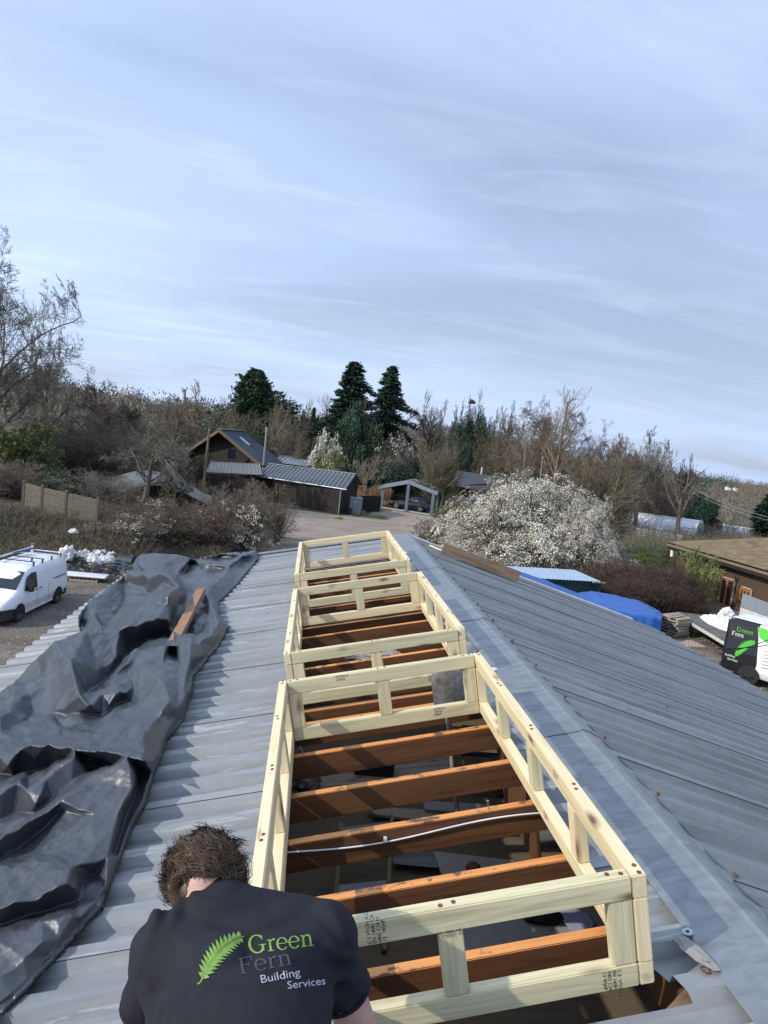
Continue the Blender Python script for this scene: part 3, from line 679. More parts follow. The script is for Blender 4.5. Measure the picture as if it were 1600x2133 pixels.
# ------------------------------------------------------------------ skylight kerb frames
TH, HT, FH = 0.047, 0.075, 0.3597
def frame(v0, L, label, du=0.0, W=1.2057, posts=(0.504, 1.048, 1.602), yaw=0.0, twist=0.0):
    F = A4 @ Matrix.Translation((du, v0, 0)) @ Matrix.Rotation(yaw, 4, 'Z')
    t = empty('timber_frame', F @ Vector((W / 2, L / 2, 0)), label, 'timber frame', 'new timber skylight frames along the roof')
    rl = random.Random(int(v0 * 100)); e = 0.0015
    def pine(): return M['pine'] if rl.random() < 0.55 else M['pine_green']
    for w in (HT / 2, FH - HT / 2):
        nm = 'bottom_rail' if w < 0.1 else 'top_rail'
        for u in (TH / 2, W - TH / 2): timber(nm, (u, 0, w), (u, L, w), TH, HT, M['pine'], t, F)
        for v in (TH / 2, L - TH / 2): timber(nm, (TH + e, v, w), (W - TH - e, v, w), TH, HT, M['pine_green'] if v < 1 else pine(), t, F)
    for u in (TH / 2, W - TH / 2):
        for v in [HT / 2] + [p * L / 2.19 + HT / 2 for p in posts] + [L - HT / 2]:
            timber('post', (u, v, HT), (u, v, FH - HT), HT, TH, pine(), t, F, up=(1, 0, 0))
    for v in (TH / 2 + 0.001, L - TH / 2 - 0.001):
        for u in (TH + HT / 2 + e, W / 2, W - TH - HT / 2 - e):
            timber('post', (u, v, HT), (u, v, FH - HT), HT - .001, TH - .003, pine(), t, F, up=(0, 1, 0))
    # counterbored screw holes on the top faces
    def hole(u, v):
        mb = MB(); c_ = Vector((u, v, FH + 0.0006)); n = 10
        mb.poly([F @ (c_ + Vector((0.0075 * math.cos(2 * math.pi * k / n), 0.0095 * math.sin(2 * math.pi * k / n), 0))) for k in range(n)])
        return mb
    mb = MB()
    for u in (TH / 2, W - TH / 2):
        for v in [0.03] + [p * L / 2.19 + HT / 2 for p in posts] + [L - 0.03]:
            for s in (-0.018, 0.018):
                h = hole(u + rl.uniform(-.006, .006), v + s); mb.add(h.v, h.f)
    for v in (TH / 2, L - TH / 2):
        for u in (TH + 0.04, W / 2, W - TH - 0.045):
            for s in (-0.02, 0.02):
                h = hole(u + s, v + rl.uniform(-.006, .006)); mb.add(h.v, h.f)
    mb.build('screw_holes', M['rust'], t)['kind'] = 'stuff'
    return t, F
f1, F1 = frame(0.0, 2.1885, 'nearest of the three pale timber frames, its front corner beside the kneeling man')
f2, F2 = frame(2.694, 2.01, 'middle of the three pale timber frames on the roof slot', du=0.004, W=1.214)
f3, F3 = frame(5.354, 2.22, 'farthest of the three pale timber frames, nearest the far gable edge', du=-0.002, W=1.200)
ST = ['C E   VTON A  UK', '  EN 14081  CA', '0402 C24 N 0086', '   13 WJAP   72']
stamp(f1, F1, (0.455, 0.0, 0.325), (0, 0, -1), (0, -1, 0), 0.0155, [s[:12] for s in ST][::1]) if False else None
stamp(f1, F1, (0.37, 0.0, 0.291), (0, 0, 1), (0, -1, 0), 0.016, ['C E VTON A UK', 'EN 14081 CA', '0402 C24 N', '13   WJAP']).scale = (1, 1, 1)
stamp(f1, F1, (1.09, 0.0, 0.068), (0, 0, -1), (0, -1, 0), 0.016, ['C E  VTON A', 'EN 14081', '0402 C24', '13 WJAP'])
stamp(f1, F1, (W_ := 0.64, 0.0, 0.28), (-1, 0, 0), (0, -1, 0), 0.012, ['CE  VTON A  UK', '  EN 14081  CA'])
yb = 2.1885 - TH
stamp(f1, F1, (0.33, yb, 0.345), (1, 0, 0), (0, -1, 0), 0.020, ['VTON A', 'C24 N'])
stamp(f1, F1, (0.88, yb, 0.062), (1, 0, 0), (0, -1, 0), 0.018, ['VTON A', 'C24 N', 'WJAP'])
stamp(f2, F2, (0.33, 2.01 - TH, 0.345), (1, 0, 0), (0, -1, 0), 0.020, ['VTON A', 'C24 N'])
stamp(f2, F2, (0.09, 2.01 - TH, 0.18), (1, 0, 0), (0, -1, 0), 0.018, ['VTON', 'C24 N', 'WJAP'])
stamp(f2, F2, (0.93, 0.0, 0.066), (1, 0, 0), (0, -1, 0), 0.018, ['VTON A', 'C24 N', 'WJAP'])
stamp(f3, F3, (0.88, 0.0, 0.066), (1, 0, 0), (0, -1, 0), 0.020, ['VTON A', 'C24 N'])
stamp(f1, F1, (1.2057 - TH, 0.72, 0.335), (0, -1, 0), (-1, 0, 0), 0.016, ['VTON A', 'C24 N'])
stamp(f1, F1, (1.2057 - TH, 0.92, 0.05), (0, -1, 0), (-1, 0, 0), 0.016, ['VTON A', 'C24 N'])

# shovel standing in the slot
sh = empty('shovel', F1 @ Vector((1.0, 2.42, -0.05)), 'worn steel shovel blade standing upright between the nearest and middle frames', 'shovel')
secs = []
for t in np.linspace(0, 1, 12):
    hw = 0.105 * (1 - 0.55 * max(0, (0.25 - t) / 0.25) ** 1.5) * (1 if t < 0.85 else (1 - 0.5 * ((t - 0.85) / 0.15)))
    row = [(1.02 + hw * s, 2.37 + 0.03 * s * s - 0.02, -0.09 + 0.33 * t) for s in np.linspace(-1, 1, 9)]
    secs.append([F1 @ Vector(p) for p in row] + [F1 @ (Vector(p) + Vector((0, 0.003, 0))) for p in row[::-1]])
MB().loft(secs).build('blade', M['steel'], sh)
MB().tube([F1 @ Vector((1.0, 2.39, -0.02)), F1 @ Vector((1.0, 2.42, -0.25)), F1 @ Vector((1.0, 2.50, -0.8))], 0.018, 8).build('shaft', M['plank'], sh)

# loose bits on the ridge
for (px, py, lab, sz, mt) in [(1025, 1394, 'small white and black plastic offcut on the ridge flashing beside the nearest frame', (.035, .018, .012), 'white_plastic'),
                      (1450, 1985, 'torn pale sealant strip beside the ridge flashing at the front', (.022, .075, .012), 'insul'),
                      (845, 1152, 'small white scrap between the farthest frame and the ridge flashing', (.03, .03, .015), 'white_plastic')]:
    p = onroof(px, py, 0.02)
    o = crumple('scrap', A4 @ Vector((p.x, p.y, 0.022)), sz, mt, px * .01, 3, 0.35)
    if sz[1] > 0.05: o.matrix_basis = o.matrix_basis @ Matrix.Rotation(0.25, 4, 'Z')
    tag(o, lab, 'scrap')
p = onroof(1470, 2027, 0.0); mb = MB(); c = A4 @ Vector((p.x, p.y, 0.012))
mb.tube([c + Vector((0.013 * math.cos(a), 0.013 * math.sin(a), 0)) for a in np.linspace(0, 5.6, 14)], 0.003, 5); tag(mb.build('metal_ring', M['rust']), 'small rusty open ring lying on the front roof sheet', 'metal ring')

# boards on the right slope
def roofR(x, y, w): p = onroofR(x, y, w); return p
a = roofR(924, 1136, .14); b_ = roofR(1083, 1196, .14)
o = timber('scaffold_board', (a.x, a.y, 0.10), (b_.x, b_.y, 0.10), 0.038, 0.155, M['old_board'], None, B4, bev=0.006); tag(o, 'weathered brown scaffold board lying on edge down the right roof slope', 'board')
a = roofR(896, 1134, .03); b_ = roofR(1030, 1192, .03)
o = timber('batten', (a.x, a.y, 0.015), (b_.x, b_.y, 0.015), 0.05, 0.025, M['pine'], None, B4); tag(o, 'thin clean timber batten lying beside the brown scaffold board', 'batten')

# ------------------------------------------------------------------ black polythene tarp
FOLDS = [  # crests and troughs of the heaped sheet: x, y in the picture, height above the roof sheets
 [(113,1338,.27),(135,1372,.25),(149,1384,.24),(158,1420,.22),(169,1456,.20),(187,1475,.17)],
 [(113,1338,.27),(95,1350,.20),(78,1370,.14),(34,1412,.05),(0,1440,.03),(-60,1490,.03)],
 [(149,1384,.24),(120,1402,.17),(100,1430,.10),(70,1480,.05)], [(113,1338,.27),(100,1380,.19),(90,1420,.11),(60,1445,.09)],
 [(113,1338,.27),(145,1327,.25),(182,1318,.25),(215,1315,.24),(250,1313,.24),(290,1307,.24),(327,1299,.24),(352,1298,.20)],
 [(172,1425,.10),(204,1400,.10),(243,1378,.10),(304,1345,.10),(354,1314,.09)],
 [(182,1448,.03),(205,1434,.02),(225,1415,.02),(250,1385,.02),(275,1358,.02),(310,1341,.02),(345,1330,.02)],
 [(223,1447,.11),(233,1424,.12),(256,1394,.13),(280,1363,.13),(300,1353,.13),(330,1352,.15),(351,1348,.17)],
 [(351,1348,.17),(340,1385,.15),(317,1404,.18),(344,1430,.18),(353,1462,.16),(331,1500,.10)], [(290,1372,.12),(317,1404,.18)],
 [(262,1400,.09),(280,1430,.09),(264,1465,.06),(262,1492,.07)], [(181,1450,.12),(215,1448,.14),(250,1448,.14),(268,1452,.12)],
 [(381,1340,.18),(398,1343,.19),(399,1384,.16),(388,1420,.14),(386,1455,.12),(378,1482,.07)], [(372,1347,.16),(375,1400,.13),(372,1440,.13),(368,1478,.11)], [(358,1352,.03),(366,1362,.04)],
 [(60,1510,.06),(110,1495,.06),(135,1520,.06),(200,1512,.07)], [(160,1492,.08),(215,1491,.06)],
 [(0,1500,.15),(20,1490,.14),(34,1470,.12),(30,1455,.12)], [(0,1535,.09),(60,1540,.10),(130,1540,.11),(200,1545,.12)],
 [(-60,1592,.14),(0,1584,.15),(47,1569,.17),(94,1566,.19),(156,1572,.20),(219,1578,.20),(300,1597,.18)], [(300,1597,.18),(302,1531,.19),(331,1500,.10)], [(302,1531,.19),(269,1522,.13),(230,1530,.12)],
 [(-60,1628,.02),(0,1616,.02),(31,1619,.02),(70,1614,.02),(105,1604,.03),(138,1591,.07)], [(182,1592,.08),(210,1594,.06),(236,1601,.05)],
 [(156,1588,.18),(125,1607,.16),(97,1631,.14),(84,1660,.13),(74,1680,.10)],
 [(266,1588,.19),(230,1612,.17),(194,1637,.15),(160,1658,.15),(125,1681,.14),(62,1712,.14),(0,1762,.13),(-60,1800,.11)],
 [(220,1604,.09),(185,1620,.09),(150,1642,.08),(110,1668,.07),(66,1700,.05)],
 [(266,1588,.19),(276,1615,.18),(278,1650,.14),(262,1675,.13),(247,1703,.11),(240,1730,.11),(226,1787,.09)],
 [(245,1650,.13),(200,1700,.11),(150,1750,.08),(95,1800,.07),(40,1845,.07)], [(200,1700,.11),(190,1730,.12),(200,1762,.11),(226,1787,.09)], [(120,1705,.07),(70,1745,.05),(0,1800,.05)],
 [(19,1609,.16),(40,1635,.14),(59,1656,.13),(66,1690,.07)], [(-60,1660,.14),(0,1655,.14),(40,1650,.11)], [(-60,1725,.03),(0,1712,.03),(30,1698,.03)],
 [(290,1602,.02),(287,1640,.015),(270,1690,.015),(255,1730,.015),(240,1780,.015)],
 [(366,1500,.06),(344,1544,.06),(334,1578,.06),(318,1610,.06),(310,1640,.055),(300,1672,.045),(285,1700,.05),(272,1725,.045),(262,1750,.045),(247,1790,.045),(221,1855,.045),(206,1880,.03)],
 [(226,1787,.09),(200,1802,.09),(160,1816,.10),(124,1834,.11),(100,1850,.11)], [(-60,1914,.11),(0,1900,.12),(30,1892,.12),(75,1880,.12),(120,1862,.13),(141,1851,.13),(161,1868,.07)],
 [(197,1828,.03),(175,1845,.04),(166,1882,.02),(150,1892,.01),(110,1902,.01),(50,1917,.01),(0,1932,.01),(-60,1948,.01)],
 [(168,1916,.06),(154,1915,.07),(120,1920,.08),(88,1924,.08),(40,1941,.08),(0,1964,.08),(-60,1992,.08)],
 [(125,1960,.05),(90,1972,.07),(50,2002,.07),(0,2037,.06),(-60,2075,.05)], [(100,1998,.02),(60,2035,.03),(20,2075,.03),(-40,2120,.02)],
 [(533,1150,.08),(510,1160,.11),(485,1180,.11),(460,1200,.12),(440,1222,.12),(428,1243,.12),(440,1262,.10),(450,1280,.09),(457,1300,.09),(440,1325,.12),(415,1345,.13),(406,1372,.12),(400,1392,.06)],
 [(425,1262,.06),(432,1290,.06),(418,1318,.05),(405,1325,.05)], [(500,1171,.05),(470,1191,.04),(440,1216,.05),(417,1243,.04)],
 [(395,1165,.13),(460,1156,.12),(533,1148,.07)], [(400,1173,.05),(450,1167,.05),(490,1164,.05)],
 [(270,1190,.12),(280,1170,.19),(294,1156,.24),(314,1151,.26),(351,1156,.22),(395,1170,.16),(435,1174,.13),(467,1181,.09)], [(300,1191,.12),(345,1194,.10),(370,1202,.05),(422,1193,.04),(466,1188,.04)], [(400,1215,.05),(412,1228,.04)],
 [(263,1196,.27),(295,1197,.31),(324,1199,.33),(358,1207,.32),(375,1225,.28),(377,1245,.24),(373,1266,.18),(362,1298,.10)],
 [(263,1196,.27),(236,1217,.22),(189,1259,.15),(164,1296,.08),(175,1313,.03)], [(262,1215,.18),(262,1235,.12),(261,1259,.06),(240,1290,.04),(218,1311,.03)],
 [(353,1244,.34),(320,1258,.28),(290,1280,.26),(265,1300,.25),(250,1313,.24)], [(340,1228,.20),(305,1243,.10),(280,1256,.07)], [(353,1244,.34),(352,1268,.25),(327,1299,.24)], [(310,1212,.26),(300,1225,.17)],
 [(196,1280,.12),(215,1250,.15),(238,1230,.18)], [(385,1262,.03),(390,1245,.04),(385,1225,.08)], [(392,1322,.04),(385,1305,.05),(400,1290,.07)],
]
LE = [(-2.52, .2, .02), (-2.55, 1.2, .03), (-2.55, 1.8, .05), (-2.5, 2.4, .04), (-2.52, 3.0, .04), (-2.45, 3.6, .04), (-1.9, .0, .05), (-2.1, .8, .10), (-2.1, 1.5, .05), (-2.1, 2.1, .1), (-2.2, 2.7, .05), (-1.4, -.25, .05), (-2.3, -.3, .04), (-1.2, -.5, .02), (-2.4, -.7, .02)]
def topix(p):
    c = MW.transposed() @ (Vector(p) - CW); return 800 + FPX * c.x / -c.z, 1066.5 - FPX * c.y / -c.z
def build_tarp():
    P = []; ED = []; key = {}
    for line in FOLDS:
        last = None
        for (x, y, w) in line:
            k = (x, y)
            if k not in key: key[k] = len(P); P.append((x, y, w * (1.12 if w > .06 else 1)))
            if last is not None: ED.append((last, key[k]))
            last = key[k]
    for (x, y) in [(535,1164),(496,1211),(466,1242),(454,1254),(456,1282),(476,1304),(465,1325),(449,1350),(435,1367),(402,1404),(386,1476),(378,1500),(362,1522),(345,1546),(335,1578),(319,1612),(303,1674),(273,1727),(249,1791),(223,1856),(212,1886),(170,1930),(104,2003),(37,2072),(-66,2165)]: P.append((x, y, .015))
    for (u, v, w) in LE:
        x, y = topix(A4 @ Vector((u, v, w)))
        if x < -62: P.append((x, y, w))
    res = geometry.delaunay_2d_cdt([Vector((p[0], p[1])) for p in P], ED, [], 0, 1e-5)
    PA = np.array(P)
    V2, T2, orig = res[0], res[2], res[3]
    def idw(v):
        d = 1 / (1 + (PA[:, 0] - v.x) ** 2 + (PA[:, 1] - v.y) ** 2) ** 2; return float((d * PA[:, 2]).sum() / d.sum())
    hs = np.array([P[o[0]][2] if o else idw(v) for v, o in zip(V2, orig)]); xs = np.array([v.x for v in V2]); ys = np.array([v.y for v in V2])
    E = [(538,1148),(537,1166),(500,1212),(470,1243),(457,1256),(459,1280),(479,1304),(452,1352),(438,1368),(405,1406),(390,1478),(381,1502),(365,1524),(348,1546),(337,1580),(321,1612),(313,1642),(306,1674),(275,1728),(250,1792),(224,1857),(214,1888),(172,1932),(106,2004),(38,2074),(-30,2140),(-90,2230)]
    E += [topix(A4 @ Vector(p)) for p in [(-1.3, -.25, .02), (-1.9, -.35, .02), (-2.45, -.2, .02), (-2.6, 1.0, .02), (-2.55, 2.4, .03), (-2.5, 3.3, .03)]]
    E += [(-5, 1446), (33, 1414), (76, 1372), (106, 1343), (114, 1335), (150, 1325), (182, 1318), (215, 1316), (172, 1317), (160, 1291), (186, 1258), (228, 1219), (262, 1194), (268, 1180), (290, 1157), (320, 1150), (356, 1155), (398, 1165), (460, 1154), (534, 1146)]
    E = np.array(E)
    gx = np.concatenate([np.arange(-1500, -30, 14), np.arange(-30, 545, 1.8)]); gy = np.concatenate([np.arange(1142, 2190, 1.8), np.arange(2190, 3400, 14)])
    X, Y = np.meshgrid(gx, gy)
    c = np.zeros(X.shape, bool); n = len(E); j = n - 1
    for i in range(n):
        cond = ((E[i, 1] > Y) != (E[j, 1] > Y)) & (X < (E[j, 0] - E[i, 0]) * (Y - E[i, 1]) / (E[j, 1] - E[i, 1] + 1e-12) + E[i, 0]); c ^= cond; j = i
    ins = c
    Hh = np.full(X.shape, 0.03)
    for t in T2:
        a, b_, c = t; x0, y0, x1, y1, x2, y2 = xs[a], ys[a], xs[b_], ys[b_], xs[c], ys[c]
        i0 = max(0, np.searchsorted(gx, min(x0, x1, x2)) - 1); i1 = min(len(gx), np.searchsorted(gx, max(x0, x1, x2)) + 1)
        j0 = max(0, np.searchsorted(gy, min(y0, y1, y2)) - 1); j1 = min(len(gy), np.searchsorted(gy, max(y0, y1, y2)) + 1)
        if i0 >= i1 or j0 >= j1: continue
        xx = X[j0:j1, i0:i1]; yy = Y[j0:j1, i0:i1]; d = (y1 - y2) * (x0 - x2) + (x2 - x1) * (y0 - y2)
        if abs(d) < 1e-9: continue
        l0 = ((y1 - y2) * (xx - x2) + (x2 - x1) * (yy - y2)) / d; l1 = ((y2 - y0) * (xx - x2) + (x0 - x2) * (yy - y2)) / d; l2 = 1 - l0 - l1
        m = (l0 >= -1e-6) & (l1 >= -1e-6) & (l2 >= -1e-6)
        Hh[j0:j1, i0:i1][m] = (l0 * hs[a] + l1 * hs[b_] + l2 * hs[c])[m]
    def blur(A, n=1):
        for _ in range(n):
            B = A.copy(); B[1:-1, 1:-1] = (A[1:-1, 1:-1] * 2 + A[:-2, 1:-1] + A[2:, 1:-1] + A[1:-1, :-2] + A[1:-1, 2:]) / 6; A = B
        return A
    Hs = blur(Hh, 3)
    # to roof coordinates
    Ro = np.array(AI.to_3x3()); C0 = np.array(AI @ CW); Mw = np.array(MW)
    def toroof(W_):
        d = np.stack([(X - 800) / FPX, -(Y - 1066.5) / FPX, -np.ones_like(X)], -1) @ Mw.T @ Ro.T
        t = (W_ - C0[2]) / d[..., 2]; return C0[0] + t * d[..., 0], C0[1] + t * d[..., 1]
    U0, V0 = toroof(Hs)
    rg = np.random.RandomState(4)
    def vn(sc, seed):
        r = np.random.RandomState(seed); N = 64; T = r.rand(N, N)
        a = U0 * sc; b_ = V0 * sc; ia = np.floor(a).astype(int); ib = np.floor(b_).astype(int); fa = a - ia; fb = b_ - ib; fa = fa * fa * (3 - 2 * fa); fb = fb * fb * (3 - 2 * fb)
        g = lambda i, j: T[i % N, j % N]
        return (g(ia, ib) * (1 - fa) + g(ia + 1, ib) * fa) * (1 - fb) + (g(ia, ib + 1) * (1 - fa) + g(ia + 1, ib + 1) * fa) * fb
    D = np.zeros_like(X)
    for sc, amp, nd in ((1.5, 0.020, 4), (3.2, 0.012, 6), (7.5, 0.0048, 7), (17.0, 0.0018, 6)):
        for k in range(nd):
            th = (rg.rand() - .5) * 1.5 + .25 + (1.57 if k % 4 == 3 else 0); mask = np.clip(vn(sc * 0.55, k + int(sc * 10)) * 2.4 - 0.9, 0, 1)
            ph = (U0 * math.cos(th) + V0 * math.sin(th)) * sc + 1.1 * vn(sc * 0.40, 90 + k + int(sc * 7))
            tri = np.abs((ph % 1.0) - 0.5) * 2; tri = np.maximum(0, tri - 0.5) / 0.5
            D += amp * tri * mask
    Hs = Hs + D * np.clip(0.35 + Hs / 0.10, 0, 1.1)
    fe = blur(ins.astype(float), 5)
    Hs = np.where(fe < 0.97, Hs * np.clip((fe - 0.45) * 2.4, 0.1, 1), Hs)
    Hs = np.maximum(Hs, 0.008)
    # keep inside only
    d = np.stack([(X - 800) / FPX, -(Y - 1066.5) / FPX, -np.ones_like(X)], -1) @ Mw.T @ Ro.T
    UU, VV = U0, V0
    idx = -np.ones(X.shape, int); idx[ins] = np.arange(ins.sum())
    V = np.stack([UU[ins], VV[ins], Hs[ins]], 1)
    a = idx[:-1, :-1]; b_ = idx[:-1, 1:]; c = idx[1:, 1:]; d = idx[1:, :-1]; ok = (a >= 0) & (b_ >= 0) & (c >= 0) & (d >= 0)
    Fq = np.stack([a[ok], d[ok], c[ok], b_[ok]], 1)
    me = mesh_np('tarp', V, Fq, True)
    o = mesh_obj('tarp', me, M['tarp'], None, A4)
    sm = o.modifiers.new('s', 'SOLIDIFY'); sm.thickness = 0.004; sm.offset = -1
    return tag(o, 'crumpled black polythene tarp heaped over the left slope of the roof', 'tarp')
tarp = build_tarp()
a = onroof(415, 1246, .12); b_ = onroof(364, 1345, .12)
o = timber('plank', (a.x + .03, a.y, 0.20), (b_.x + .0, b_.y, 0.15), 0.10, 0.045, M['batten'], None, A4); tag(o, 'short brown timber plank holding down the black tarp', 'plank')
#@@PART3
# ------------------------------------------------------------------ the man kneeling at the frame
def remesh(mb, name, voxel, smooth_it=4, noise_amp=0.0, nsc=6.0, creases=None):
    me = bpy.data.meshes.new('tmp'); me.from_pydata([tuple(v) for v in mb.v], [], mb.f)
    bm = bmesh.new(); bm.from_mesh(me); bmesh.ops.recalc_face_normals(bm, faces=bm.faces); bm.to_mesh(me); bm.free()
    o = bpy.data.objects.new('tmp', me); COL.objects.link(o)
    r = o.modifiers.new('r', 'REMESH'); r.mode = 'VOXEL'; r.voxel_size = voxel
    s = o.modifiers.new('s', 'SMOOTH'); s.factor = 0.5; s.iterations = smooth_it
    dg = bpy.context.evaluated_depsgraph_get(); dg.update()
    m2 = bpy.data.meshes.new_from_object(o.evaluated_get(dg)); m2.name = name
    bpy.data.objects.remove(o); bpy.data.meshes.remove(me)
    if creases:
        no = [v.normal.copy() for v in m2.vertices]
        for v, n in zip(m2.vertices, no): v.co += n * creases(v.co)
    m2.polygons.foreach_set('use_smooth', [True] * len(m2.polygons)); m2.update()
    return m2
def cap(mb, p0, p1, r0, r1, n=14, k=6):
    p0, p1 = Vector(p0), Vector(p1); t = (p1 - p0); L = t.length; t.normalize(); pts = []; rs = []
    for i in range(k + 1):
        a = -math.pi / 2 + (math.pi / 2) * i / k; pts.append(p0 + t * (r0 * math.sin(a))); rs.append(max(1e-4, r0 * math.cos(a)))
    for i in range(k + 1):
        a = (math.pi / 2) * i / k; pts.append(p1 + t * (r1 * math.sin(a))); rs.append(max(1e-4, r1 * math.cos(a)))
    out = [pts[0]]; ro = [rs[0]]
    for p, r in zip(pts[1:], rs[1:]):
        if (p - out[-1]).length > 1e-5: out.append(p); ro.append(r)
    return mb.tube(out, ro, n)
def ell(mb, c, rx, ry, rz, R=None, n=16, m=10):
    R = R or Matrix.Identity(3); secs = []
    for i in range(m + 1):
        a = -math.pi / 2 + math.pi * i / m; cr = max(0.02, math.cos(a))
        secs.append([Vector(c) + R @ Vector((rx * cr * math.cos(2 * math.pi * k / n), ry * cr * math.sin(2 * math.pi * k / n), rz * math.sin(a))) for k in range(n)])
    return mb.loft(secs)
C7 = at(466, 1871, -0.375); SHL = at(352, 1968, -0.40); SHR = at(672, 1952, -0.40)
CH = at(512, 2060, -0.53) ; 
roofz = lambda x, y: (A4 @ Vector((x / math.cos(SL), y, 0))).z
HIP = Vector((CH.x + 0.0, -0.86, roofz(CH.x, -.86) + 0.52))
ELL = at(300, 2215, -0.36); ELR = at(765, 2190, -0.36)
HL_ = F1 @ Vector((0.10, 0.02, 0.05)); HR_ = F1 @ Vector((0.42, 0.0, 0.02)) 
HL_ = Vector((HIP.x - 0.05, -0.14, roofz(HIP.x - .05, -.14) + 0.10)); HR_ = Vector((HIP.x + 0.27, -0.075, roofz(HIP.x + .27, -.075) + 0.16))
HD = at(425, 1836, -0.25)
man = empty('person', (HIP.x, -0.8, roofz(HIP.x, -.8)), 'man with curly brown hair kneeling at the frame in a navy printed t-shirt', 'person')
spine = [HIP, HIP.lerp(CH, 0.5) + Vector((0, -.015, .0)), CH + Vector((0, .055, -.075)), C7 + Vector((0.0, -0.00, -.055))]
def torso(mb, g=0.0, top=True):
    P = [(HIP + Vector((0, .02, -.08)), .165, .125), (HIP, .175, .130), (HIP.lerp(CH, .35), .160, .115), (HIP.lerp(CH, .7), .172, .118), (CH + Vector((0, .06, -.07)), .190, .118), (CH.lerp(C7, .45) + Vector((0, .06, -.06)), .205, .112), (CH.lerp(C7, .75) + Vector((0, .055, -.06)), .175, .092), (C7 + Vector((0, .035, -.035)), .092, .070), (C7 + Vector((0, .040, -.008)), .070, .060)]
    secs = []
    sx = (SHR - SHL); sx = Vector((sx.x, 0, sx.z)).normalized()
    for i, (p, rx, ry) in enumerate(P):
        a = P[max(i - 1, 0)][0]; b_ = P[min(i + 1, len(P) - 1)][0]; t = (b_ - a).normalized()
        x = (sx * min(1, i / 4) + Vector((1, 0, 0)) * (1 - min(1, i / 4))).normalized(); x = (x - t * x.dot(t)).normalized(); y = t.cross(x)
        secs.append([p + x * ((rx + g) * math.cos(2 * math.pi * k / 28)) + y * ((ry + g) * math.sin(2 * math.pi * k / 28)) for k in range(28)])
    mb.loft(secs)
    if g > 0: cap(mb, C7 + Vector((0, .04, -.05)), C7 + Vector((0, .04, -.05)) + (HD - C7 - Vector((0, .04, -.05))).normalized() * .075, .066, .062, 24)
    for s, sh in ((-1, SHL), (1, SHR)):
        cap(mb, sh + Vector((0, .03, -.02)), C7 + Vector((s * .02, .035, -.045)), .070 + g, .048 + g)
        cap(mb, sh + Vector((0, .02, -.02)), CH + Vector((s * .06, .04, -.02)), .078 + g, .10 + g)
body = MB(); torso(body, -0.012)
cap(body, C7 + Vector((0, .04, -.05)), HD + Vector((0.01, -.01, -.02)), .050, .050)
hdir = (HD - C7).normalized()
hz = (hdir * 0.45 + Vector((0, .75, -.35))).normalized()      # crown direction, the head hangs forward
hy = Vector((-0.12, .35, -1)); hy = (hy - hz * hy.dot(hz)).normalized(); hx = hy.cross(hz)   # hy = face direction
RH = Matrix((hx, hy, hz)).transposed()
ell(body, HD, .076, .092, .108, RH, 20, 14)
ell(body, HD + RH @ Vector((0, .045, -.065)), .052, .055, .062, RH)
cap(body, HD + RH @ Vector((0, .088, -.012)), HD + RH @ Vector((0, .108, -.040)), .010, .014, 10, 4)
for s in (-1, 1):
    ell(body, HD + RH @ Vector((s * .078, 0.0, -.020)), .010, .020, .032, RH, 10, 8)
    ell(body, HD + RH @ Vector((s * .032, .080, .000)), .013, .010, .009, RH, 10, 6)
ell(body, HD + RH @ Vector((0, .094, -.068)), .024, .010, .009, RH, 10, 6)
for sh, el, hd, s in ((SHL, ELL, HL_, -1), (SHR, ELR, HR_, 1)):
    cap(body, sh, el, .056, .043); cap(body, el, hd, .043, .028)
    f = (hd - el).normalized(); side = f.cross(Vector((0, 0, 1))).normalized(); up_ = side.cross(f)
    pc = hd + f * .045
    cap(body, hd + f * .01 - side * .018, pc + f * .045 - side * .028, .019, .014, 10, 4); cap(body, hd + f * .01 + side * .018, pc + f * .045 + side * .028, .019, .014, 10, 4); cap(body, hd, pc + f * .045, .022, .016, 10, 4)
    for k, (o_, L) in enumerate(((-.030, .036), (-.010, .043), (.010, .040), (.030, .031))):
        a = pc + f * .045 + side * o_; b_ = a + f * L * .7 - up_ * .012; c_ = b_ + f * L * .25 - up_ * L * .7
        cap(body, a, b_, .0092, .0085, 8, 3); cap(body, b_, c_, .0085, .0072, 8, 3)
    a = pc - side * .026 * s; b_ = a - side * .028 * s + f * .022 - up_ * .01; c_ = b_ + f * .028 - up_ * .012
    cap(body, a, b_, .012, .0105, 8, 3); cap(body, b_, c_, .0105, .0085, 8, 3)
KN = [Vector((HIP.x + s * .13, -.70, roofz(HIP.x + s * .13, -.70) + .075)) for s in (-1, 1)]
AN = [Vector((HIP.x + s * .12, -1.12, roofz(HIP.x + s * .12, -1.12) + .07)) for s in (-1, 1)]
for i, s in enumerate((-1, 1)):
    hj = HIP + Vector((s * .09, 0, -.05)); cap(body, hj, KN[i], .075, .052); cap(body, KN[i], AN[i], .050, .034)
me = remesh(body, 'body', 0.0065, 3)
mesh_obj('body', me, M['skin'], man)
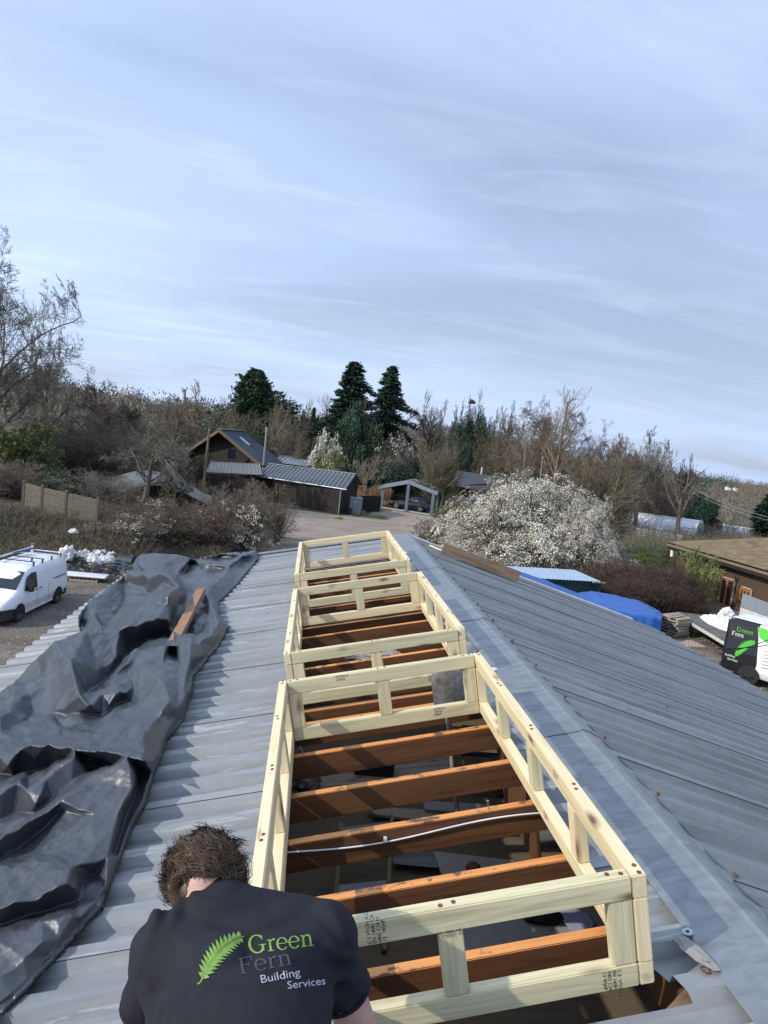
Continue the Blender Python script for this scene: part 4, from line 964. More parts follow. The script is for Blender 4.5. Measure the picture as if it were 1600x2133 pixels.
# t-shirt: torso and short sleeves, with drag folds under the arms and across the back
sh_ = MB(); torso(sh_, 0.006)
CUL = at(316, 2100, -.385); CUR = at(712, 2062, -.375)
cap(sh_, SHL, CUL, .073, .070); cap(sh_, SHR, CUR, .073, .069)
def cut_end(me, c, d, parent):   # open the sleeve ends flat
    bm = bmesh.new(); bm.from_mesh(me); geom = [g for g in bm.verts[:] + bm.edges[:] + bm.faces[:]]
    near = [f for f in bm.faces if (f.calc_center_median() - c).length < .16]
    vs = {v for f in near for v in f.verts}; es = {e for f in near for e in f.edges}
    bmesh.ops.bisect_plane(bm, geom=list(vs) + list(es) + near, plane_co=c, plane_no=d, clear_outer=True)
    bm.to_mesh(me); bm.free()
def folds(p):
    q = p - CH
    w = 0.0
    w += 0.0055 * noise.noise(Vector((q.x * 7, q.y * 7, q.z * 16)))
    w += 0.0026 * noise.noise(Vector((q.x * 22, q.y * 14, q.z * 38 + q.x * 12)))
    side = min(1, max(0, (abs(q.x + .0) - .10) / .10))
    w += 0.0120 * side * math.sin(q.z * 95 + q.x * 60 + 5 * noise.noise(q * 8)) * max(0, noise.noise(q * 9 + Vector((5, 1, 2))) + .35)
    w += 0.0060 * math.sin((q.z + .5 * abs(q.x)) * 60 + 3 * noise.noise(q * 6)) * max(0, -q.z * 3.5)
    return w
me = remesh(sh_, 't_shirt', 0.0075, 6, creases=folds)
cut_end(me, CUL, (CUL - SHL).normalized(), None); cut_end(me, CUR, (CUR - SHR).normalized(), None)
NB = C7 + Vector((0, .04, -.05)); cax = (HD - NB).normalized(); cx_ = Vector((1, 0, 0)); cx_ = (cx_ - cax * cx_.dot(cax)).normalized(); cy_ = cax.cross(cx_)
bm = bmesh.new(); bm.from_mesh(me); cc = NB + cax * .052
fs_ = [f for f in bm.faces if (f.calc_center_median() - cc).length < .13]
bmesh.ops.bisect_plane(bm, geom=list({v for f in fs_ for v in f.verts}) + list({e for f in fs_ for e in f.edges}) + fs_, plane_co=cc, plane_no=cax, clear_outer=True)
bm.to_mesh(me); bm.free()
shirt = mesh_obj('t_shirt', me, M['shirt'], man)
bv = BVHTree.FromPolygons([tuple(v.co) for v in me.vertices], [tuple(p.vertices) for p in me.polygons])
# collar rib and cuffs
def hit(x, y, off=0.0022):
    d = ray(x, y).normalized(); h = bv.ray_cast(CW, d, 5)
    return (h[0] - d * off) if h[0] is not None else None
ring = []; o_ = NB + cax * .052
for a in np.linspace(0, 2 * math.pi, 41)[:-1]:
    ring.append(o_ + cx_ * (.0635 * math.cos(a)) + cy_ * (.0635 * math.sin(a)))
MB().tube(ring + [ring[0]], 0.0062, 8, cap=False).build('collar', M['shirt'], man)
for c_, s_ in ((CUL, SHL), (CUR, SHR)):
    d = (c_ - s_).normalized(); a = d.cross(Vector((0, 1, 0))).normalized(); b_ = d.cross(a)
    r_ = 0.068
    MB().tube([c_ - d * .004 + a * r_ * math.cos(t) + b_ * r_ * math.sin(t) for t in np.linspace(0, 2 * math.pi, 25)], 0.0045, 6, cap=False).build('cuff', M['shirt'], man)
def print_on(geo, px, py, sx, sy, slope, name, mat, cond=None):
    V, F = geo; ca, sa = math.cos(math.atan(slope)), math.sin(math.atan(slope)); P = []
    for v in V:
        x = v.x * sx; y = v.y * sy
        P.append(hit(px + x * ca + y * sa, py + x * sa - y * ca))
    mb = MB(); ok = [f for f in F if all(P[i] is not None for i in f)]; P = [p if p is not None else Vector(CH) for p in P]
    mb.add(P, ok); o = mb.build(name, M[mat], man, origin=wm(man).translation)
    return o
print_on(serif('Green', 1), 519, 1987, 50.5, 53, -.128, 'print_lettering', 'print_green')
print_on(serif('Fern', 1), 499, 2030, 56, 50, -.195, 'print_lettering', 'print_grey')
v, f = text_geo('Building', 1.0, 0.0); w_ = max(p.x for p in v)
print_on((v, f), 543, 2048, 85 / w_, 24, -.19, 'print_lettering', 'print_white')
v, f = text_geo('Services', 1.0, 0.0); w_ = max(p.x for p in v)
print_on((v, f), 599, 2060, 80 / w_, 23, -.125, 'print_lettering', 'print_white')
print_on(fern_geo(), 411, 2050, 98, 100, 0.0, 'print_fern', 'print_green')
# trousers and boots
tr = MB(); cap(tr, HIP + Vector((-.06, 0, -.03)), HIP + Vector((.06, 0, -.03)), .145, .145)
for i, s in enumerate((-1, 1)):
    hj = HIP + Vector((s * .09, 0, -.05)); cap(tr, hj, KN[i], .095, .068); cap(tr, KN[i], AN[i], .064, .055)
mesh_obj('trousers', remesh(tr, 'trousers', 0.011, 3), M['jeans'], man)
for a in AN:
    bt = MB(); cap(bt, a + Vector((0, .0, .0)), a + Vector((0, -.12, -.02)), .045, .042); cap(bt, a + Vector((0, -.12, -.03)), a + Vector((0, -.14, .10)), .042, .04)
    mesh_obj('boot', remesh(bt, 'boot', 0.008, 2), M['boot'], man)
# hair: a cap plus a couple of thousand curly locks
hr = random.Random(3); hb = MB()
capm = MB(); ell(capm, HD + RH @ Vector((0, -.006, .008)), .088, .098, .112, RH, 24, 16)
base_pts = []
def lock(root, nrm, flow, L, r0, curl, ph):
    pts = []; rs = []; p = Vector(root); d = (nrm * .5 + flow).normalized(); s = flow.cross(nrm).normalized()
    n = 8
    for i in range(n + 1):
        t = i / n; pts.append(p.copy()); rs.append(r0 * (1 - t) ** 0.6 * (0.5 + min(1, t * 4) * .5) + 0.0003)
        d = (d + flow * .22 + s * (curl * math.cos(ph + t * 8.0)) - nrm * (.16 + .18 * t) + nrm * curl * .55 * math.sin(ph * 1.7 + t * 8.5)).normalized()
        p = p + d * (L / n)
    hb.tube(pts, rs, 3, cap=False)
for i in range(430):
    th = hr.uniform(0, 2 * math.pi); zz = hr.uniform(-1.0, 1.0)
    rr = math.sqrt(max(0, 1 - zz * zz)); n = Vector((rr * math.cos(th), rr * math.sin(th), zz))
    if n.y > 0.35 and n.z < 0.45: continue
    if n.z < -.3 and n.y > -.1: continue
    root = HD + RH @ Vector((n.x * .082, n.y * .093 - .008, n.z * .110 + .006)); nw = (RH @ n).normalized()
    fl = RH @ Vector((n.x * .5 + hr.uniform(-.55, .55), -.35 + hr.uniform(-.4, .4), -.75)); fl = (fl - nw * fl.dot(nw)).normalized()
    L = hr.uniform(.060, .115); cu = hr.uniform(.15, .42); ph = hr.uniform(0, 6.3); st = hr.getstate()
    side_ = fl.cross(nw).normalized()
    for j in range(22):
        a_ = hr.uniform(0, 6.28); q = hr.random() ** .5 * .0105
        lock(root + side_ * q * math.cos(a_) + fl * q * math.sin(a_) + nw * hr.uniform(-.002, .005), nw, (fl + side_ * hr.uniform(-.10, .10) + nw * hr.uniform(-.05, .12)).normalized(), L * hr.uniform(.75, 1.1), hr.uniform(.0005, .0010), cu, ph + hr.uniform(-.35, .35))
capo = remesh(capm, 'hair_cap', .008, 1, creases=lambda p: .006 * noise.noise(p * 30))
hb.add([v.co for v in capo.vertices], [tuple(p.vertices) for p in capo.polygons], True)
# cap does not cover the face: drop faces in front of the face plane
keep = []
for fi, f in enumerate(hb.f):
    c_ = sum((Vector(hb.v[i]) for i in f), Vector()) / len(f); l = RH.transposed() @ (c_ - HD)
    if l.y > .055 and l.z < .055: continue
    if l.z < -.09 and l.y > -.03: continue
    keep.append(fi)
hb.f = [hb.f[i] for i in keep]; hb.sm = [hb.sm[i] for i in keep]
hb.build('hair', M['hair'], man, origin=wm(man).translation)
#@@PART4
# ------------------------------------------------------------------ ground, yard and track
def terrain():
    xs = np.unique(np.concatenate([np.linspace(-1500, -150, 40), np.linspace(-150, 150, 151), np.linspace(150, 1500, 40)]))
    ys = np.unique(np.concatenate([np.linspace(-400, -20, 12), np.linspace(-20, 130, 101), np.linspace(130, 500, 60), np.linspace(500, 2500, 45)]))
    X, Y = np.meshgrid(xs, ys); Z = gz(X, Y) + np.where((Y > 33) & (Y < 66) & (X < -9), 0.16 * np.sin(X * 1.7) * np.cos(Y * 1.3), 0)
    V = np.stack([X, Y, Z], -1).reshape(-1, 3); nx, ny = len(xs), len(ys)
    i = np.arange(nx * ny).reshape(ny, nx); F = np.stack([i[:-1, :-1], i[:-1, 1:], i[1:, 1:], i[1:, :-1]], -1).reshape(-1, 4)
    return tag(mesh_obj('ground', mesh_np('ground', V, F, True), M['ground']), kind='structure')
terrain()
def flat(name, pts, z, mat, wob=0.0):
    P = []; n = len(pts)
    for i in range(n):
        a = Vector(pts[i]); b_ = Vector(pts[(i + 1) % n]); k = max(1, int((b_ - a).length / 0.7))
        for j in range(k):
            p = a.lerp(b_, j / k); P.append(Vector((p.x + wob * noise.noise(Vector((p.x * .6, p.y * .6, 1))), p.y + wob * noise.noise(Vector((p.x * .6, p.y * .6, 5))), z)))
    mb = MB().poly(P); o = mb.build(name, mat, None, origin=(0, 0, 0)); return tag(o, kind='structure')
flat('yard', [(-22, -8), (-22, 31.5), (-12, 33), (-5.0, 36), (1, 42), (8, 60), (15, 60), (17, 45), (30, 45), (40, 30), (40, -8)], 0.005, M['yard'], 0.8)
flat('track', [(-4.0, 44), (-5.5, 60), (-6.5, 71.5), (3.6, 69), (6, 72), (9.5, 80), (14, 77), (15.2, 72), (17.5, 60), (13, 46), (5, 40)], 0.010, M['track'], 0.9)
flat('grass_verge', [(4.8, 69.6), (7.6, 68.9), (9.2, 71.6), (5.2, 71.2)], 0.016, M['grass'], 0.6)
flat('grass_verge', [(14.6, 78), (17.2, 76.5), (23, 84), (20, 90), (16, 88)], 0.016, M['grass'], 0.6)
flat('path', [(14.4, 75.8), (20, 70), (24, 72), (18, 79)], 0.020, M['felt'], 0.3)
flat('grass_paddock', [(33, 62), (50, 66), (48, 78), (36, 80)], 0.016, M['grass'], 0.8)
rs = np.random.RandomState(11)
def scatter_blobs(name, X, Y, S, mat, kind='stuff', zf=None, squash=0.6, label=None, cat=None):
    n = len(X); base = np.array([(1, 0, 0), (-1, 0, 0), (0, 1, 0), (0, -1, 0), (0, 0, 1), (0, 0, -1)], float); Fb = np.array([(0, 2, 4), (2, 1, 4), (1, 3, 4), (3, 0, 4), (2, 0, 5), (1, 2, 5), (3, 1, 5), (0, 3, 5)])
    Z = zf if zf is not None else gz(X, Y)
    V = base[None] * (0.6 + 0.8 * rs.rand(n, 6, 1)) * S[:, None, None]; V[:, :, 2] *= squash
    V += np.stack([X, Y, Z + S * squash * .3], -1)[:, None]
    F = Fb[None] + (np.arange(n) * 6)[:, None, None]
    o = mesh_obj(name, mesh_np(name, V.reshape(-1, 3), F.reshape(-1, 3)), mat); return tag(o, label, cat, kind=kind)
X = rs.uniform(-20, -3, 5200); Y = rs.uniform(9, 33, 5200)
scatter_blobs('stones', X, Y, rs.uniform(.012, .05, 5200), M['stone'], label='loose pale stones scattered over the muddy yard', cat='stones')
X = rs.uniform(12, 28, 3500); Y = rs.uniform(18, 40, 3500)
scatter_blobs('stones', X, Y, rs.uniform(.015, .06, 3500), M['stone'], label='loose stones on the gravel beside the black van', cat='stones')

# ------------------------------------------------------------------ vehicles
def wheel(c, r, w, axis, root, rimmat='rim', spokes=5, parent_part=None):
    ax = Vector(axis).normalized(); c = Vector(c)
    up = Vector((0, 0, 1)); fw = up.cross(ax).normalized()
    P = lambda x, a, rr: c + ax * x + fw * (rr * math.cos(a)) + up * (rr * math.sin(a))
    n = 24; prof_ = [(-.5 * w, r * .66), (-.5 * w, r * .93), (-.36 * w, r), (.36 * w, r), (.5 * w, r * .93), (.5 * w, r * .66)]
    mb = MB(); mb.loft([[P(x, 2 * math.pi * k / n, rr) for k in range(n)] for x, rr in prof_], cap=False)
    wh = mb.build('wheel', M['rubber'], root)
    mb = MB()
    mb.loft([[P(.44 * w, 2 * math.pi * k / n, rr) for k in range(n)] for rr in (r * .68, r * .60)], cap=False, smooth=False)
    mb.tube([c + ax * (.30 * w), c + ax * (.46 * w)], r * .15, 10)
    for s in range(spokes):
        a = 2 * math.pi * s / spokes + .3; mb.bar(c + ax * .42 * w + (fw * math.cos(a) + up * math.sin(a)) * r * .1, c + ax * .42 * w + (fw * math.cos(a) + up * math.sin(a)) * r * .64, .02 + r * .12, .02, up=ax)
    mb.build('rim', M[rimmat], wh)
    mb = MB(); mb.tube([c + ax * (.18 * w), c + ax * (.20 * w)], r * .64, 20); mb.build('brake_disc', M['dark_metal'], wh)
    return wh
def body_sections(secs, T):
    """secs: (x, zbot, zbelt, zroof, wbot, wbelt, wroof) along the vehicle; returns rings in world"""
    R_ = []
    for (x, zb, zm, zr, wb, wm_, wr) in secs:
        h = [(wb * .88, zb), (wb, zb + .06), (wm_, (zb + zm) / 2), (wm_ * .995, zm), (wm_ * .97 + (wr - wm_ * .97) * .45, zm + (zr - zm) * .55), (wr, zr - .10 * min(1, (zr - zm))), (wr * .90, zr - .025), (wr * .55, zr)]
        R_.append([T @ Vector((x, y, z)) for y, z in h] + [T @ Vector((x, -y, z)) for y, z in h[::-1]])
    return R_
def basis(rear, front, z=0.0):
    """vehicle frame: x from rear wheel to front wheel, y to its left"""
    r = Vector((rear[0], rear[1], z)); f = Vector((front[0], front[1], z)); x = (f - r).normalized(); y = Vector((0, 0, 1)).cross(x)
    return Matrix.Translation(r) @ Matrix((x, y, Vector((0, 0, 1)))).transposed().to_4x4()
# white van in the left yard: its left side faces us
rw, fw_ = onground(118, 1256), onground(31, 1299); d_ = (fw_ - rw); d_ = d_.normalized()
T = basis(rw, rw + d_ * 3.0) @ Matrix.Translation((0, -.86, 0))
if True:
    van = empty('van', T @ Vector((1.5, 0, 0)), 'white panel van with roof bars parked in the muddy yard on the left', 'van')
    # rear overhang .82, wheelbase 3.0, front overhang .88 ; width 1.79, height 1.83
    S_ = [(-.86, .42, .95, 1.50, .78, .82, .70), (-.82, .32, .95, 1.72, .84, .87, .74), (-.70, .28, .98, 1.80, .86, .885, .745), (0.2, .26, 1.0, 1.83, .86, .895, .75), (1.0, .26, 1.0, 1.84, .86, .895, .75), (1.75, .26, 1.0, 1.83, .86, .895, .745), (2.12, .26, 1.01, 1.78, .86, .893, .72), (2.42, .26, 1.02, 1.62, .86, .89, .68), (2.72, .26, 1.03, 1.36, .86, .885, .66), (3.02, .26, 1.02, 1.13, .86, .88, .70), (3.35, .26, .92, 1.03, .86, .865, .74), (3.66, .26, .80, .92, .84, .83, .72), (3.84, .28, .66, .80, .76, .74, .60), (3.90, .34, .58, .66, .66, .62, .50)]
    MB().loft(body_sections(S_, T)).build('body', M['white_paint'], van, autosmooth=True)
    def quad(name, pts, mat, parent=van, th=0.006, TT=None):
        TT = TT or T
        return MB().poly([TT @ Vector(p) for p in pts], th).build(name, M[mat], parent)
    for s in (1,-1):
        o = s
        quad('side_window', [(2.72, s * .885, 1.06), (1.80, s * .905, 1.04), (1.80, s * .815, 1.60), (2.10, s * .79, 1.62), (2.40, s * .775, 1.50)][::s], 'glass')
        MB().bar(T @ Vector((1.74, s * .906, .30)), T @ Vector((1.74, s * .895, 1.0)), .008, .006).build('door_gap', M['black_paint'], van)
        MB().bar(T @ Vector((.85, s * .906, .30)), T @ Vector((.85, s * .895, 1.0)), .008, .006).build('door_gap', M['panel_grey'], van)
        MB().bar(T @ Vector((-.55, s * .895, 1.10)), T @ Vector((.42, s * .898, 1.10)), .012, .035).build('sliding_rail', M['black_plastic'], van)
        for x in (1.86, 1.56): MB().bar(T @ Vector((x - .08, s * .915, .97)), T @ Vector((x + .08, s * .915, .97)), .03, .035).build('door_handle', M['black_plastic'], van, bevel=.008)
        MB().bar(T @ Vector((.55, s * .900, .60)), T @ Vector((2.6, s * .900, .60)), .014, .05).build('side_moulding', M['white_dirty'], van)
        MB().bar(T @ Vector((.42, s * .862, .27)), T @ Vector((2.55, s * .862, .27)), .03, .08).build('sill', M['white_dirty'], van)
        m = MB(); m.box(T @ Vector((2.50, s * 1.0, 1.12)), (.16, .20, .22), rot=math.atan2(d_.y, d_.x)); m.build('door_mirror', M['black_plastic'], van, bevel=.03, seg=2)
        quad('headlight', [(3.48, s * .80, .66), (3.80, s * .66, .64), (3.78, s * .60, .84), (3.40, s * .84, .86)][::s], 'lamp_glass', th=.03)
        # arches
        for x in (0, 3.0):
            ring = [T @ Vector((x + .36 * math.cos(a), s * .893, .32 + .36 * math.sin(a))) for a in np.linspace(-.1, math.pi + .1, 17)]
            MB().poly(ring, .012, T.to_3x3() @ Vector((0, s, 0))).build('wheel_arch', M['black'], van)
    quad('windscreen', [(3.00, .70, 1.15), (3.00, -.70, 1.15), (2.33, -.65, 1.67), (2.33, .65, 1.67)], 'glass')
    # bumper wraps low at the front
    sec = []
    for (x, w1, z0_, z1_) in [(3.30, .875, .22, .56), (3.62, .865, .20, .60), (3.84, .79, .20, .60), (3.96, .62, .22, .58), (4.00, .3, .24, .54)]:
        sec.append([T @ Vector((x, w1, z0_)), T @ Vector((x, w1, z1_)), T @ Vector((x, -w1, z1_)), T @ Vector((x, -w1, z0_))])
    MB().loft(sec, smooth=False).build('front_bumper', M['black_plastic'], van, bevel=.02)
    sec = []
    for (x, w1, z0_, z1_) in [(-.55, .875, .24, .52), (-.80, .87, .24, .56), (-.92, .78, .26, .56)]:
        sec.append([T @ Vector((x, w1, z0_)), T @ Vector((x, w1, z1_)), T @ Vector((x, -w1, z1_)), T @ Vector((x, -w1, z0_))])
    MB().loft(sec, smooth=False).build('rear_bumper', M['black_plastic'], van, bevel=.02)
    for x in (0, 3.0):
        for s in (1, -1): wheel(T @ Vector((x, s * .80, .32)), .325, .21, T.to_3x3() @ Vector((0, s, 0)), van, 'rim_dirty', 8)
    for x in (-.45, .35, 1.1, 1.8):
        rb = MB().bar(T @ Vector((x, -.76, 1.95)), T @ Vector((x, .76, 1.95)), .045, .03).build('roof_bar', M['black_plastic'] if x > 1 else M['white_dirty'], van)
        for s in (1, -1):
            MB().bar(T @ Vector((x, s * .70, 1.80)), T @ Vector((x, s * .70, 1.95)), .05, .06).build('bar_foot', M['black_plastic'], rb)
    for s in (.62,): MB().bar(T @ Vector((1.8, s, 1.98)), T @ Vector((1.8, s + .02, 2.12)), .05, .05).build('load_stop', M['black_plastic'], van)
    MB().tube([T @ Vector((-.7, -.60, 1.99)), T @ Vector((2.0, -.60, 1.99))], .035, 8).build('roof_tube', M['white_dirty'], van)
    MB().tube([T @ Vector((-.5, -.42, 2.0)), T @ Vector((.9, -.50, 2.02))], .04, 8).build('ratchet_strap', M['blue_plastic'], van)
    quad('dash_paper', [(2.82, .2, 1.17), (2.82, .5, 1.17), (2.95, .5, 1.16), (2.95, .2, 1.16)], 'white_plastic')

# black, white and green high-roof van at the right edge, rear to the left
a = at(1521, 1392, 25.2); b_ = at(1640, 1470, 22.6)
r0 = at(1529, 1402, 24.4); 
T2 = basis((r0.x, r0.y), (r0.x + 2.1, r0.y - 3.0)) @ Matrix.Translation((0, .98, 0)) @ Matrix.Translation((.55, 0, 0))
if True:
    v2 = empty('van', T2 @ Vector((1.8, 0, 0)), 'black, white and green high roof van with a fern emblem at the right edge', 'van')
    H = 2.42
    S_ = [(-1.15, .5, 1.2, 2.35, .85, .92, .78), (-1.10, .35, 1.2, H - .05, .93, .98, .84), (-.9, .33, 1.2, H, .95, 1.0, .86), (1.0, .33, 1.2, H + .02, .95, 1.0, .86), (3.0, .33, 1.2, H, .95, 1.0, .86), (3.5, .33, 1.2, H - .1, .95, 1.0, .84), (4.0, .33, 1.25, 2.1, .95, .99, .78), (4.5, .33, 1.2, 1.45, .94, .97, .75), (5.0, .35, 1.0, 1.15, .9, .92, .7), (5.2, .4, .8, .95, .8, .8, .6)]
    S_.insert(3, (.06, .33, 1.2, H + .01, .95, 1.0, .86))
    MB().loft(body_sections(S_[:4], T2)).build('body', M['black_paint'], v2); MB().loft(body_sections(S_[3:], T2)).build('body', M['white_paint'], v2)
    MB().poly([T2 @ Vector((x_v, y_v, H + .03)) for x_v, y_v in ((-1.05, -.72), (3.2, -.72), (3.2, .72), (-1.05, .72))], .012, (0, 0, 1)).build('roof_panel', M['white_paint'], v2)
    def side(x, z, off=0.012):
        zs = [(.39, .95), (.76, 1.0), (1.2, .995), (1.2 + (H - 1.2) * .55, .97 + (.86 - .97) * .45), (H - .10, .86)]
        z_ = min(max(z, zs[0][0]), zs[-1][0])
        for (z0_, w0), (z1_, w1) in zip(zs, zs[1:]):
            if z0_ <= z_ <= z1_: w = w0 + (w1 - w0) * (z_ - z0_) / (z1_ - z0_); break
        return T2 @ Vector((x, -(w + off), z))
    def side_poly(name, pts, mat, off, nx=1):
        mb = MB()
        # split into horizontal bands so the panel follows the side
        zs = sorted({p[1] for p in pts} | {.76, 1.2, 1.9425})
        from mathutils.geometry import tessellate_polygon
        lo, hi = min(p[1] for p in pts), max(p[1] for p in pts); zs = [z for z in np.linspace(lo, hi, 26)] + [z for z in (.76, 1.2, 1.9425) if lo < z < hi]; zs = sorted(zs)
        def xr(z):
            xs = []
            for (x0, z0_), (x1, z1_) in zip(pts, pts[1:] + pts[:1]):
                if (z0_ - z) * (z1_ - z) < 0 or z0_ == z: 
                    if z1_ != z0_: xs.append(x0 + (x1 - x0) * (z - z0_) / (z1_ - z0_))
            return (min(xs), max(xs)) if len(xs) > 1 else None
        prev = None
        for z in zs:
            zz = min(max(z, lo + 1e-4), hi - 1e-4); r_ = xr(zz)
            if r_ is None: prev = None; continue
            cur = (side(r_[0], zz, off), side(r_[1], zz, off))
            if prev: mb.add([prev[0], prev[1], cur[1], cur[0]], [(0, 1, 2, 3)])
            prev = cur
        return mb.build(name, M[mat], v2)
    side_poly('black_livery', [(-1.02, .42), (.17, .42), (.24, .9), (.17, 1.5), (.10, 2.0), (-.02, 2.34), (-1.02, 2.34)], 'black_paint', .006)
    side_poly('green_livery', [(.0, 2.34), (.14, 1.95), (.7, 1.72), (3.4, 1.5), (3.4, 1.95), (.9, 2.1), (.3, 2.34)], 'green', .010)
    MB().poly([T2 @ Vector((-1.156, .9, .45)), T2 @ Vector((-1.156, -.9, .45)), T2 @ Vector((-1.156, -.80, 2.3)), T2 @ Vector((-1.156, .80, 2.3))]).build('rear_livery', M['black_paint'], v2)
    def put_on_side(geo, x, z, s, name, mat, slant=0.0, sy=None):
        V, F = geo; sy = sy or s; mb = MB(); mb.add([side(x + v.x * s, z + v.y * sy, .020) for v in V], F); mb.build(name, M[mat], v2)
    put_on_side(serif('Green', 1), -.74, 1.98, .235, 'lettering', 'green')
    put_on_side(serif('Fern', 1), -.90, 1.78, .235, 'lettering', 'white_plastic')
    fv, ff = fern_geo(); put_on_side((fv, ff), -.66, .92, .72, 'fern_emblem', 'green', sy=.80)
    put_on_side(text_geo('Building', .125), -1.0, .92, 1, 'lettering', 'white_plastic'); put_on_side(text_geo('Services', .125), -.88, .78, 1, 'lettering', 'white_plastic')
    for k in range(6):
        MB().bar(side(.42, 1.50 - k * .13, .015), side(1.1 - .1 * (k % 3), 1.55 - k * .13, .015), .004, .028).build('small_print', M['panel_grey'], v2)
    MB().bar(side(-.25, .62, .02), side(.12, .62, .02), .004, .05).build('small_print', M['white_plastic'], v2)
    for x in (0, 3.9):
        for s in (1, -1): wheel(T2 @ Vector((x, s * .88, .36)), .36, .22, T2.to_3x3() @ Vector((0, s, 0)), v2, 'dark_metal', 6)
        for s in (-1,):
            MB().poly([T2 @ Vector((x + .42 * math.cos(a_), s * 1.002, .36 + .42 * math.sin(a_))) for a_ in np.linspace(0, math.pi, 15)], .01, T2.to_3x3() @ Vector((0, s, 0))).build('wheel_arch', M['black'], v2)
    MB().bar(T2 @ Vector((-1.17, -.9, .45)), T2 @ Vector((-1.17, .9, .45)), .1, .2).build('rear_bumper', M['black_plastic'], v2)
    o = MB().tube([T2 @ Vector((.2, .1, H + .13)), T2 @ Vector((1.3, -.05, H + .13))], .10, 10).build('rolled_mat', M['brick_orange']); tag(o, 'orange brown roll lying on the roof of the black and white van', 'roll')

# overhead cables from the right eave
for (p, q, lab) in [((1495, 1351, 9.0), (1660, 1322, 22), 'upper black cable leaving the right eave of the barn towards the van'), ((1500, 1362, 9.0), (1660, 1300, 24), 'lower thin black cable leaving the right eave of the barn')]:
    a = at(*p); b_ = at(*q); pts = [a.lerp(b_, t) - Vector((0, 0, .35 * 4 * t * (1 - t) * .4)) for t in np.linspace(0, 1, 14)]
    tag(MB().tube(pts, .012, 5).build('cable', M['black']), lab, 'cable')

# ------------------------------------------------------------------ trailer, pallets, container, tarpaulin load
def quadpt(px, z): return onground(px[0], px[1], z)
tr_z = .78
c0, c1 = quadpt((1408, 1274), tr_z), quadpt((1528, 1345), tr_z)      # near edge, rear (left) to front
x_ = (c1 - c0).normalized(); y_ = Vector((0, 0, 1)).cross(x_); 
if y_.x < 0: y_ = -y_
TT = Matrix.Translation((c0.x, c0.y, 0)) @ Matrix((x_, y_, Vector((0, 0, 1)))).transposed().to_4x4()
tl_ = empty('trailer', TT @ Vector((2.5, 1, 0)), 'flatbed twin axle trailer with yellow wheel clamps parked by the hedge', 'trailer')
L_ = max(5.2, (c1 - c0).length + 1.2)
MB().bar(TT @ Vector((0, 1.05, tr_z - .03)), TT @ Vector((L_, 1.05, tr_z - .03)), 2.1, .05).build('deck', M['trailer_bed'], tl_)
for yy in (0.02, 2.08): MB().bar(TT @ Vector((0, yy, tr_z - .14)), TT @ Vector((L_, yy, tr_z - .14)), .06, .16).build('chassis_rail', M['panel_white'] if yy < 1 else M['dark_metal'], tl_)
wx = [(TT.inverted() @ at(1453, 1305, 0) if False else None)]
def projx(px, py):
    p = onground(px, py, .35); return (TT.inverted() @ p).x
for px in ((1451, 1300), (1475, 1314)):
    xw = projx(*px); wheel(TT @ Vector((xw, -.02, .34)), .34, .2, TT.to_3x3() @ Vector((0, -1, 0)), tl_, 'dark_metal', 5)
    wheel(TT @ Vector((xw, 2.12, .34)), .34, .2, TT.to_3x3() @ Vector((0, 1, 0)), tl_, 'dark_metal', 5)
    cl = empty('wheel_clamp', TT @ Vector((xw, -.2, 0)), 'yellow wheel clamp on the %s wheel of the flatbed trailer' % ('left' if px[0] < 1460 else 'right'), 'wheel clamp', 'yellow clamps on the trailer wheels')
    MB().bar(TT @ Vector((xw - .08, -.16, .62)), TT @ Vector((xw + .02, -.16, .05)), .04, .09, up=(0, 0, 1)).build('arm', M['yellow'], cl)
    MB().bar(TT @ Vector((xw - .02, -.16, .05)), TT @ Vector((xw + .5, -.18, .05)), .05, .08).build('foot', M['yellow'], cl)
MB().bar(TT @ Vector((0.05, .3, .0)), TT @ Vector((.05, .3, .7)), .05, .05).build('prop_stand', M['dark_metal'], tl_)
# white sheeting heaped on the deck
def heap(name, c, rx, ry, h, mat, seed, M4, n=40, label=None, cat=None, group=None, sharp=1.0):
    mb = MB(); P = []
    for j in range(n + 1):
        for i in range(n + 1):
            u = i / n * 2 - 1; v = j / n * 2 - 1; r_ = math.hypot(u, v)
            e = max(0.0, 1 - r_ ** 2.2) ** .5
            q = Vector((u * 3 + seed, v * 3, seed)); f = abs(noise.noise(q)) * 1.1 + abs(noise.noise(q * 2.3)) * .8 * sharp + abs(noise.noise(q * 5)) * .35 * sharp
            k = 1 / max(1, r_) 
            P.append(M4 @ Vector((c[0] + u * k * rx * (1 + .18 * noise.noise(q * .6)), c[1] + v * k * ry * (1 + .18 * noise.noise(q * .7 + Vector((9, 0, 0)))), c[2] + h * e * (.25 + f))))
    m = n + 1; F = [(j * m + i, j * m + i + 1, (j + 1) * m + i + 1, (j + 1) * m + i) for j in range(n) for i in range(n)]
    mb.add(P, F, False); o = mb.build(name, M[mat]); return tag(o, label, cat, group) if label else o
a = TT.inverted() @ onground(1470, 1283, tr_z); b_ = TT.inverted() @ onground(1535, 1318, tr_z)
heap('plastic_sheet', (2.1, 1.35, tr_z + .005), 1.7, .62, .30, 'white_plastic', 4.4, TT, label='heap of white plastic sheeting lying on the flatbed trailer', cat='plastic sheeting')
a = onground(1500, 1272, .9)
tag(crumple('rubbish_bag', TT @ Vector((.6, 2.35, 1.0)), (.35, .3, .35), 'bag_white', 8, 4, .35), 'pale yellowish rubbish bag behind the trailer by the orange door', 'rubbish bag')
a = TT.inverted() @ onground(1490, 1268, .9)
heap('black_sacks', (1.2, 2.9, 0), 1.3, .55, .9, 'black_plastic', 7.7, TT, label='black sacks heaped between the trailer and the brown building', cat='sacks')
